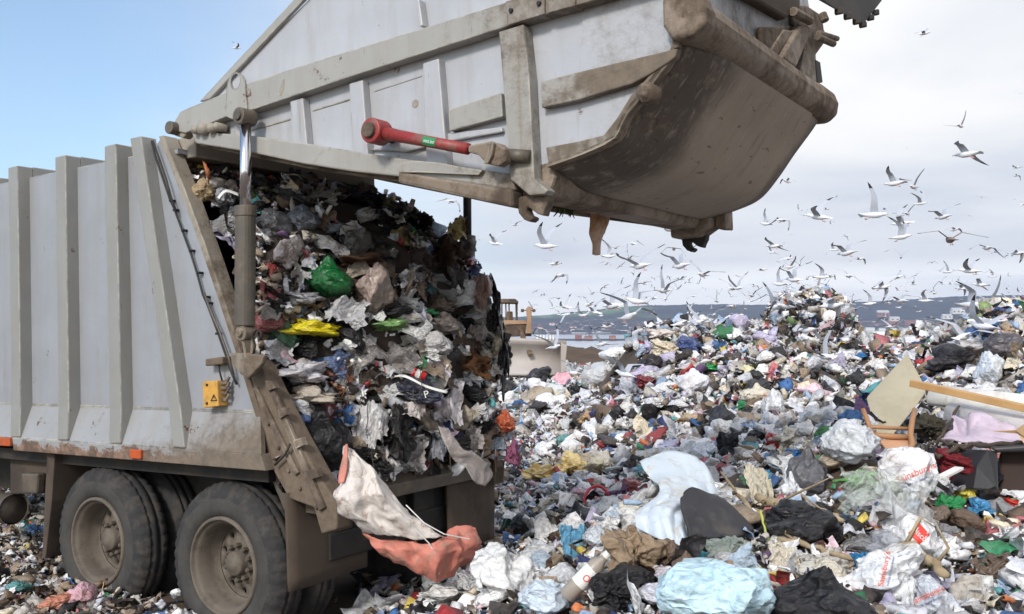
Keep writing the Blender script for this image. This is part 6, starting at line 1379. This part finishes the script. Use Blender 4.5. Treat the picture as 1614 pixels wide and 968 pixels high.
n1 = k.noise(co, .004, 5, .6); n2 = k.noise(co, .02, 5, .7); vo = k.n('ShaderNodeTexVoronoi'); k.l(co, vo.inputs['Vector']); vo.inputs['Scale'].default_value = .006
c1 = k.mix(k.step(n2, .35, .65), lin(30, 34, 40), lin(48, 50, 54)); hz_ = k.math('ADD', sp.outputs[2], k.math('MULTIPLY_ADD', n1, 60, -30))
left_ = k.step(sp.outputs[0], 900, 300); fld = k.math('MULTIPLY', k.math('MULTIPLY', k.step(hz_, 32, 46), k.step(k.noise(co, .003, 2, .5), .4, .5)), left_)
sv = k.n('ShaderNodeSeparateColor'); k.l(vo.outputs['Color'], sv.inputs[0])
c1 = k.mix(fld, c1, k.mix(k.step(sv.outputs[0], .35, .6), lin(88, 118, 76), lin(118, 132, 92)))
twn = k.math('MULTIPLY', k.math('MULTIPLY', k.step(n2, .52, .60), k.step(hz_, 26, 6)), .7)
c1 = k.mix(twn, c1, lin(120, 84, 74)); n3 = k.noise(co, .05, 2, .5); c1 = k.mix(k.math('MULTIPLY', k.step(n3, .63, .66), k.step(hz_, 34, 10)), c1, lin(210, 205, 200))
k.l(c1, k.b.inputs['Base Color'])
Xh = np.linspace(-3600, 4200, 420); Yh = np.linspace(2700, 4700, 60); XH, YH = np.meshgrid(Xh, Yh); cp = XH / 3600 * 1500 + 807
top = np.interp(cp, [-400, 200, 760, 830, 870, 950, 1000, 1060, 1120, 1250, 1330, 1420, 1500, 1614, 2100], [10, 20, 36, 44, 52, 70, 84, 90, 92, 88, 92, 106, 122, 128, 120])
t_ = np.clip((YH - 2700) / 900, 0, 1); ZH = SEA - 1 + (top + 21) * (t_ ** .75) ; ZH = np.where(YH > 3600, SEA + (top + 20) * np.clip(1 - (YH - 3600) / 1100, 0, 1) ** .5, ZH)
g_ = np.random.default_rng(2); ph = np.stack([XH.ravel(), YH.ravel(), np.zeros(XH.size)], 1); ZH += crumple(ph / 260, 6, 9, 1, 5).reshape(XH.shape) * np.clip(t_ * 2, 0, 1) * .4 + g_.normal(0, .9, XH.shape) * (t_ > .3)
o = link('hills', grid_mesh('hills', XH, YH, ZH, hm)); tag(o, kind='structure')
# quay, sheds, tent and houses over the water
DK = simple('quay_stone', lin(78, 82, 88), .9, 0, .2, .05); RW = simple('house_wall', lin(150, 110, 96), .8, 0, .2, .05); RF = simple('pale_roof', lin(184, 186, 188), .6, 0, .08, .05); RR = simple('red_roof', lin(132, 84, 74), .8, 0, .15, .05)
WH = simple('house_render', lin(220, 216, 208), .8, 0, .08, .05); TG = simple('teal_cladding', lin(70, 140, 136), .6, 0, .1, .05); TN = simple('white_tent', lin(226, 230, 232), .5, 0, .05, .1)
GW = mat('dark_window', lin(40, 44, 52), .2)
b = MB(); x0, x1 = at(800, 536, 1500).x, at(1012, 536, 1500).x
b.box(x0, x1, 1500, 1530, SEA - 1, -17.2); b.box(x0 - 300, x0 + .0, 1500, 1530, SEA - 1, -17.2); o = build('quay', b, DK); tag(o, 'long low dark quay lying across the estuary', 'quay')
def shed(name, px, py, w, h, Y, wall, roof, label, cat, dep=None, wins=0):
    c_ = at(px, py, Y); W = w * Y / 1500 / 2; Hh = h * Y / 1500; dep = dep or W; root = empty(name, (c_.x, c_.y, c_.z)); tag(root, label, cat)
    b = MB(); b.box(-W, W, 0, dep, -2, Hh * .62); build('wall', b, wall, root)
    b = MB(); b.add([(-W * 1.03, -.3, Hh * .62), (W * 1.03, -.3, Hh * .62), (W * 1.03, dep + .3, Hh * .62), (-W * 1.03, dep + .3, Hh * .62), (-W * 1.03, dep / 2, Hh), (W * 1.03, dep / 2, Hh)], [(0, 1, 5, 4), (3, 4, 5, 2), (0, 4, 3), (1, 2, 5), (0, 3, 2, 1)]); build('roof', b, roof, root)
    for i in range(wins):
        x = -W + 2 * W * (i + .5) / wins; b = MB(); b.box(x - W * .35 / wins * 1.2, x + W * .35 / wins * 1.2, -.12, -.02, Hh * .2, Hh * .45); build('window', b, GW, root)
    return root
for (px, py, w, h, Y, wa, ro_, lb, wn) in [
    (1393, 499, 18, 10, 2960, RW, RF, 'brick house with a white roof, leftmost high on the right hillside', 3), (1411, 506, 15, 7, 2900, WH, RF, 'white roofed house just right of and below the leftmost high one', 2), (1407, 514, 18, 8, 2840, RW, RR, 'red brick house low on the slope under the two white roofs', 3),
    (1436, 513, 18, 8, 2840, RW, RR, 'red house low in the middle of the right shore', 3), (1511, 494, 19, 9, 3000, WH, RF, 'big white house high on the hillside at the right', 3), (1494, 502, 15, 7, 2920, WH, RF, 'pale house left of and below the big white hillside house', 2),
    (1497, 514, 20, 8, 2840, RW, RR, 'red roofed terrace on the right shore', 4), (1520, 505, 12, 8, 2920, RW, RR, 'red gabled house below the big white hillside house', 2), (1545, 512, 18, 7, 2850, RW, RR, 'red house at the far right of the shore', 3), (1352, 512, 12, 6, 2850, RW, RR, 'small red house just right of the tall heap', 2),
    (1372, 520, 14, 4, 2720, WH, RF, 'low white shed, leftmost of the shoreline row', 0), (1391, 521, 10, 4, 2720, WH, RF, 'small white shed second in the shoreline row', 0), (1409, 521, 9, 4, 2720, WH, RF, 'small white shed third in the shoreline row', 0), (1430, 521, 16, 4, 2720, WH, RF, 'wider white shed fourth in the shoreline row', 0), (1450, 520, 15, 4, 2720, WH, RF, 'white shed fifth in the shoreline row', 0), (1486, 520, 11, 4, 2720, WH, RF, 'white shed at the right end of the shoreline row', 0),
    (912, 527, 22, 3, 2720, WH, RF, 'long white warehouse across the water, left one of two', 0), (948, 527, 30, 3, 2720, WH, RF, 'long white warehouse across the water, right one of two', 0), (876, 526, 16, 4, 2740, RW, RR, 'reddish works building across the water above the blade', 2), (1000, 527, 14, 3, 2720, RW, RR, 'low red building across the water by the mound', 0),
    (850, 519, 10, 4, 2860, WH, RR, 'small white house on the far slope beside the dozer stack', 1), (870, 512, 8, 4, 2950, WH, RR, 'lone white cottage on the left hillside', 1), (904, 518, 10, 4, 2860, WH, RR, 'white cottage right of the lone one on the left hillside', 1), (1028, 515, 9, 4, 2900, WH, RF, 'pale house on the slope above the near mound', 1), (962, 519, 9, 4, 2860, WH, RR, 'white house in the middle of the left far shore', 1)]:
    shed('far_house' if wn else 'shed', px, py, w, h, Y, wa, ro_, lb, 'house' if wn else 'shed', None, wn)
shed('container_stack', 912, 533, 10, 5, 1495, RR, RR, 'red containers on the quay, left stack', 'container', 10); shed('container_stack', 928, 533, 12, 4, 1495, RW, RR, 'long reddish container stack in the middle of the quay', 'container', 10); shed('container_stack', 966, 533, 10, 4, 1495, RW, RR, 'reddish containers at the right of the quay', 'container', 10)
shed('teal_shed', 990, 536, 9, 9, 1490, TG, TG, 'teal green shed standing on the quay', 'shed', 12)
# long white tunnel tent on the flat shore with a green container
tw = empty('tunnel_tent', at(1415, 532, 400)); tag(tw, 'long white tunnel tent on the flat shore right of the tall heap', 'tent')
b = MB(); x0 = at(1362, 532, 400).x - tw.location.x; x1 = at(1476, 532, 400).x - tw.location.x; n = 20; vsr = []
for i in range(n + 1):
    t = i / n; hh = 2.9 * (1 - abs(2 * t - 1) ** 3.2) * (.9 + .1 * math.sin(t * 9)) + .15
    for kk in range(9): a_ = math.pi * kk / 8; vsr.append((x0 + (x1 - x0) * t, 5 - 5 * math.cos(a_), -.3 + hh * math.sin(a_)))
b.add(vsr, [(i * 9 + j, (i + 1) * 9 + j, (i + 1) * 9 + j + 1, i * 9 + j + 1) for i in range(n) for j in range(8)]); build('tent_skin', b, TN, tw, smooth=True)
for i in range(5):
    xx = x0 + 3 + i * 2.2; b = MB(); b.box(xx, xx + 1.4, -1.2, -.2, -.4, .5); build('parked_pallet', b, DK, tw)
b = MB(); c_ = at(1374, 528, 395); b.box(-2.2, 2.2, 0, 2.2, -1.0, .9); o = build('green_container', b, simple('green_steel', lin(70, 104, 88), .6), bevel=.05); o.location = c_; tag(o, 'dark green container left of the white tunnel tent', 'container')
for px, yb, yt, Y in ((1393, 508, 492, 2800), (1332, 515, 488, 2800), (1594, 478, 462, 3000)):
    b = MB(); p0, p1 = at(px, yb, Y), at(px + 4, yt, Y); b.tube([p0, p1], .9, 5); o = build('mast', b, RF); tag(o, {1393: 'thin pale mast leaning over the hillside houses', 1332: 'thin mast just right of the tall heap', 1594: 'thin mast on the hilltop at the far right'}[px], 'mast')

# ================================================================== GULLS
GB = simple('gull_white', lin(226, 226, 230), .7, 0, .05, 30); GW_ = simple('gull_grey', lin(176, 180, 190), .7, 0, .08, 20); GT = mat('wing_tip_black', lin(32, 32, 36), .7); GY = mat('bill_yellow', lin(206, 176, 90), .5); GJ = simple('young_gull_brown', lin(128, 114, 104), .8, 0, .3, 40); GL = mat('gull_leg', lin(214, 170, 160), .6)
def gull_body(m):
    prof = [(-.33, .001, 0), (-.30, .045, 0), (-.22, .035, 0), (-.12, .05, 0), (0, .066, -.005), (.10, .064, -.005), (.17, .048, .005), (.215, .036, .018), (.25, .036, .022), (.28, .026, .02), (.295, .012, .016)]
    n = 10; V = []
    for x, r, z in prof:
        for kk in range(n):
            a_ = 2 * math.pi * kk / n; fl = (2.0 if x <= -.28 else 1.3 if x < -.2 else 1); V.append((x, math.cos(a_) * r * fl, z + math.sin(a_) * r * (.22 if x <= -.28 else .6 if x < -.2 else .95)))
    b = MB(); b.add(V, [(i * n + kk, i * n + (kk + 1) % n, (i + 1) * n + (kk + 1) % n, (i + 1) * n + kk) for i in range(len(prof) - 1) for kk in range(n)] + [tuple(range(n)), tuple(range(len(V) - 1, len(V) - n - 1, -1))])
    o = build('gull', b, m, smooth=True); me = o.data; bpy.data.objects.remove(o); return me
BODY = {'w': gull_body(GB), 'j': gull_body(GJ)}
b = MB(); b.tube([(.285, 0, .016), (.325, 0, .012), (.345, 0, .0)], [.011, .008, .002], 6); o = build('bill', b, GY, smooth=True); BILL = o.data; bpy.data.objects.remove(o)
def leg_me():
    b = MB(); b.tube([(0, 0, 0), (-.03, 0, -.05), (-.09, 0, -.06)], [.007, .006, .012], 5); o = build('leg', b, GL, smooth=True); me = o.data; bpy.data.objects.remove(o); return me
def leg_st():
    b = MB(); b.tube([(0, 0, 0), (0, 0, -.13), (.04, 0, -.135)], [.007, .006, .012], 5); o = build('leg', b, GL, smooth=True); me = o.data; bpy.data.objects.remove(o); return me
LEGF, LEGS = leg_me(), leg_st()
WG = {}
def wing_me(side, a1, a2, sweep, m, fold=1.0):
    key = (side, a1, a2, sweep, m.name, fold)
    if key in WG: return WG[key]
    st_ = [(0, .17, 0), (.10, .17, .01), (.22, .15, .035), (.32, .13, .03), (.42, .11, -.005), (.52, .08, -.06), (.60, .045, -.115), (.645, .01, -.155)]
    V = []; y = z = 0; py_ = 0; mids = []
    for s_, ch_, sw in st_:
        s_ *= fold; ds = s_ - py_; py_ = s_; ang = R(a1) if s_ < .25 * fold + 1e-6 else R(a1) + (R(a2) - R(a1)) * min(1, (s_ - .22) / .1)
        y += ds * math.cos(ang); z += ds * math.sin(ang); nz, ny = math.cos(ang), -math.sin(ang); x = .03 + sw * sweep; th = .011 * (ch_ / .17)
        V += [(x + ch_ * .5, side * (y + .035), z + .03), (x + ch_ * .1, side * (y + .035 + ny * th), z + .03 + nz * th), (x - ch_ * .5, side * (y + .035), z + .03 - .004), (x + ch_ * .1, side * (y + .035 - ny * th * .6), z + .03 - nz * th * .6 + nz * .008)]
    b = MB(); ns = len(st_)
    for i in range(ns - 1):
        for kk in range(4): b.add([], []); b.f.append((i * 4 + kk, i * 4 + (kk + 1) % 4, (i + 1) * 4 + (kk + 1) % 4, (i + 1) * 4 + kk)); b.m.append(1 if i >= ns - 3 else (0))
    b.v = V; b.f.append((0, 1, 2, 3)); b.m.append(0); b.f.append(tuple(range(ns * 4 - 4, ns * 4))); b.m.append(1)
    o = build('wing', b, [m, GT], smooth=True); me = o.data; bpy.data.objects.remove(o); me.set_sharp_from_angle(angle=R(50)); WG[key] = me; return me
POSE = {'U': (48, 14, 1.0), 'u': (34, 40, .8), 'G': (26, -18, 1.1), 'g': (10, -6, .8), 'D': (6, -52, 1.0), 'S': (66, 34, 1.2), 'P': None}
WIDE = {'U': .82, 'u': .85, 'G': 1.0, 'g': 1.05, 'D': .72, 'S': .55, 'P': .62}
PTX = {'U': 'with wings raised in a V', 'u': 'with wings lifted high', 'G': 'gliding on bent wings', 'g': 'gliding on flat wings', 'D': 'with wings bent down', 'S': 'seen side-on with wings straight up', 'P': 'standing'}
GL_ = """1240 286 28 G L;1411 289 50 U L;1440 295 40 u L;1318 310 14 G R;1291 342 55 U L;1268 339 14 u L;1376 339 64 u R;1487 342 46 U L;1207 353 22 S L;1419 374 32 S R;1505 362 30 g R;1498 378 82 G J;1556 391 36 D A;1601 399 32 D R;1220 388 48 G L;1246 370 9 G R;1314 394 20 U L;1335 399 52 U L;1354 408 22 D R;1261 418 14 S L;1397 396 10 g R;1529 427 48 u L;1252 441 34 S L;1294 437 34 U R;1309 436 18 D R;1338 435 40 G L;1288 456 30 u L;1267 450 26 g R;1243 455 24 G L;1414 437 38 g R;1443 434 18 G R;1440 448 12 S R;1389 453 34 D R;1546 449 42 G L;1515 455 32 g R;1581 448 14 G R;1520 448 16 u R;1558 457 10 g R;1223 470 50 G R;1185 466 30 U R;1318 463 24 g R;1419 474 52 G A;1460 474 22 S L;1482 475 14 g L;1530 480 62 U R;1560 474 54 u R;1346 488 34 U L;1456 53 34 G R;1514 199 32 u R;1525 243 76 G L;1430 233 8 g R;1608 147 9 G R;1603 264 24 g L;1603 277 12 D R;812 355 18 U L;756 378 15 g R;781 384 24 S L;861 388 38 S L;874 416 36 G R;884 434 30 D R;958 404 26 S R;970 391 24 g R;998 384 24 D A;955 416 20 G R;1009 419 66 U L;1053 362 26 S L;1062 392 30 D A;1073 419 40 S L;1108 433 44 U L;1073 440 22 G R;1047 458 34 S L;1086 445 14 U L;1028 452 14 G R;1154 455 40 G R;1093 467 22 g R;1130 475 16 S R;1003 475 40 S L;1030 470 30 G R;928 480 28 U R;966 482 60 U L;880 470 26 g R;843 481 10 G R;1135 338 28 u R;906 381 6 S R;372 76 20 u R;712 317 30 D R;990 500 74 U R;920 497 32 u L;877 512 12 g R;955 515 38 G R;873 547 30 S R;948 543 42 u R;907 560 28 G R;960 566 16 g R;905 588 46 U L;985 590 40 U L;818 556 34 g R;842 562 18 G R;1030 495 14 S R;1126 496 36 G R;1167 497 30 u R;1154 483 50 g R;1075 510 20 G R;1105 508 34 U L;804 523 20 g R;1302 562 32 S L;1552 505 56 P L;1606 474 28 u R;1452 506 18 G R"""
GR_ = np.random.default_rng(77); GULLS = []
taken = [(float(q_.split()[0]), float(q_.split()[1])) for q_ in GL_.split(';')]; extra = 0
while extra < 120:      # the thick of the flock low over the heaps
    u_ = GR_.uniform(); px = GR_.uniform(830, 1612); py = (GR_.normal(472, 24) if u_ < .62 else GR_.uniform(300, 470)) if px > 960 else GR_.normal(490, 30); s_ = float(GR_.choice([7, 9, 11, 14, 17, 20, 24, 30]))
    if py > 540 or py < 300 or (px < 1130 and py < 400) or any(abs(px - a_[0]) < 9 and abs(py - a_[1]) < 7 for a_ in taken): continue
    taken.append((px, py)); GL_ += f";{px:.0f} {py:.0f} {s_:.0f} {GR_.choice(['U', 'u', 'G', 'g', 'D', 'S'])} {GR_.choice(['L', 'R'])}"; extra += 1
for ln in GL_.split(';'):
    a = ln.split(); px, py, sp_ = float(a[0]), float(a[1]), float(a[2]); po, hd = a[3], a[4]; juv = hd == 'J'
    Y = 1500 * WIDE[po] / sp_; scl = 1.0
    hit = GR(px, py + sp_ * .3)
    if hit.y < 60 and Y > hit.y * .93: scl = max(.75, hit.y * .93 / Y); Y = hit.y * .93
    if 660 < px < 1120 and py < 330: Y = max(Y, 30)
    c_ = at(px, py, Y)
    if po == 'P': Y = GR(px, py + 22).y; c_ = at(px, py + 2, Y - .2); scl = sp_ * Y / 1500 / .62
    root = link('gull', BODY['j' if juv else 'w']); yaw = {'R': GR_.choice([-1, 1]) * GR_.uniform(30, 72), 'L': 180 + GR_.choice([-1, 1]) * GR_.uniform(30, 72), 'A': GR_.uniform(70, 110), 'J': 78}[hd]
    if po == 'P': yaw = 175
    root.location = c_; root.scale = (scl,) * 3; root.rotation_euler = (R(GR_.uniform(-32, 32) if po != 'P' else 0), R(GR_.uniform(-10, 6)), R(yaw))
    wm_ = GJ if juv else GW_
    if po == 'P':
        for s_ in (-1, 1): w_ = link('wing', wing_me(s_, -84, -88, 2.0, wm_, .35), root); w_.location = (-.02, s_ * .03, .02); w_.rotation_euler = (0, R(4), R(-s_ * 4)); l_ = link('leg', LEGS, root); l_.location = (-.02, s_ * .03, -.05)
    else:
        a1, a2, sw = POSE[po]; j1 = int(GR_.integers(-2, 3)) * 5; j2 = int(GR_.integers(-2, 3)) * 7
        for s_ in (-1, 1): w_ = link('wing', wing_me(s_, a1 + j1, a2 + j2, sw, wm_), root)
        if sp_ > 26:
            for s_ in (-1, 1): l_ = link('leg', LEGF, root); l_.location = (-.06, s_ * .02, -.04)
    if sp_ > 14: link('bill', BILL, root)
    GULLS.append((px, py, sp_, po, hd, root))

# ================================================================== LABELS that single each one out
GLM = [(1085, 375, "the tailgate's far hook"), (835, 340, "the tailgate's near hook"), (1270, 485, 'the tall heap'), (835, 500, 'the bulldozer'), (1430, 570, 'the fibre board'), (1055, 535, 'the near mound'), (940, 370, 'the hanging rag'), (740, 340, 'the far lift cylinder'),
       (1300, 170, 'the bumper bar end'), (1565, 585, 'the upright white bag'), (1415, 525, 'the tunnel tent'), (990, 530, 'the teal shed'), (1195, 315, 'the hopper shell'), (1511, 490, 'the white hillside house'), (390, 60, 'the tailgate roof edge'), (1365, 43, 'the dark lift lid')]
def relation(dx, dy, near):
    ax, ay = abs(dx), abs(dy); far_ = max(ax, ay) > near
    if ax > 2.2 * ay: r = 'right of' if dx > 0 else 'left of'; return ('well ' if far_ else 'just ') + r
    if ay > 2.2 * ax: r = 'above' if dy < 0 else 'below'; return ('high ' if far_ and dy < 0 else 'well ' if far_ else 'just ') + r
    return ('far ' if far_ else '') + ('above' if dy < 0 else 'below') + ' and ' + ('right of' if dx > 0 else 'left of')
used = set(o['label'] for o in bpy.data.objects if 'label' in o)
def give(items, lms, near, cat, grp):
    pend = []
    for (px, py, desc, o, c_) in items:
        L_ = sorted(lms, key=lambda m_: (m_[0] - px) ** 2 + (m_[1] - py) ** 2); done = False
        for m_ in L_[:5]:
            s_ = desc + ' ' + relation(px - m_[0], py - m_[1], near) + ' ' + m_[2]
            if len(s_.split()) > 16: continue
            if s_ not in used: used.add(s_); tag(o, s_, c_, grp); done = True; break
        if not done: pend.append((px, py, desc, o, c_, relation(px - L_[0][0], py - L_[0][1], near) + ' ' + L_[0][2]))
    for i, (px, py, desc, o, c_, rl_) in enumerate(pend):
        if len((desc + ' ' + rl_).split()) > 15: desc = ' '.join(desc.replace('gliding on', 'on').replace(', heading', ' heading').split()); rl_ = ' '.join(rl_.split()[:16 - 1 - len(desc.split())]) if len((desc + ' ' + rl_).split()) > 15 else rl_
        for w_ in ('lower', 'upper', 'farther', 'nearer', 'smaller', 'larger', 'second', 'third', 'fourth', 'fifth', 'sixth'):
            s_ = w_ + ' ' + desc + ' ' + rl_
            if s_ not in used: used.add(s_); tag(o, s_, c_, grp); break
def szw(s): return 'tiny' if s < 13 else 'small' if s < 24 else 'middling' if s < 38 else 'large' if s < 58 else 'very large'
items = []
for px, py, s_, po, hd, o in GULLS:
    hw = {'R': 'heading right', 'L': 'heading left', 'A': 'flying away', 'J': 'flying away'}[hd]
    d_ = f"{szw(s_)} {'brown young ' if hd == 'J' else ''}gull {PTX[po]}" + ('' if po == 'P' else f", {hw},")
    items.append((px, py, d_.replace('seen side-on with wings straight up', 'with wings straight up'), o, 'gull'))
give(items, GLM, 55, 'gull', 'gulls wheeling over the tip')
KW = {'bag': ('crumpled', 'plastic bag', 'plastic bag'), 'cloth': ('rumpled', 'rag', 'rag'), 'sheet': ('torn', 'plastic sheet', 'plastic sheet'), 'tied': ('rounded', 'tied bag', 'bin bag'), 'clump': ('matted', 'cloth clump', 'rag')}
LOADLM = [(x[0], x[1], x[8]) for x in LI if x[8]] + [(656, 612, 'the navy packet'), (386, 430, 'the lift cylinder')]
GRLM = [m_ for m_ in LM if m_[2] not in [q_[2] for q_ in LOADLM]] + [(160, 900, 'the front wheel'), (352, 950, 'the rear wheel'), (30, 820, 'the air tank')]
gi, li = [], []
for px, py, cn, kd, w, o, where in AUTO:
    a_, b_, c_ = KW[kd]; (gi if where == 'ground' else li).append((px, py, f'{a_} {cn} {b_}' + (' in the load' if where == 'load' else ''), o, c_))
give(gi, GRLM, 60, None, 'loose scraps on the tip'); give(li, LOADLM, 55, None, 'scraps packed in the truck load')

# ================================================================== HAZE
hz = mat('haze'); t = hz.node_tree; t.nodes.clear(); ou = t.nodes.new('ShaderNodeOutputMaterial'); pv = t.nodes.new('ShaderNodeVolumePrincipled')
pv.inputs['Color'].default_value = (.60, .72, 1.0, 1); pv.inputs['Density'].default_value = .00015; pv.inputs['Anisotropy'].default_value = 0.2; t.links.new(pv.outputs[0], ou.inputs['Volume'])
b = MB(); b.box(-4500, 4500, -400, 4950, -30, 190); o = build('haze', b, hz); tag(o, 'thin pale haze over the estuary', 'haze', kind='stuff')
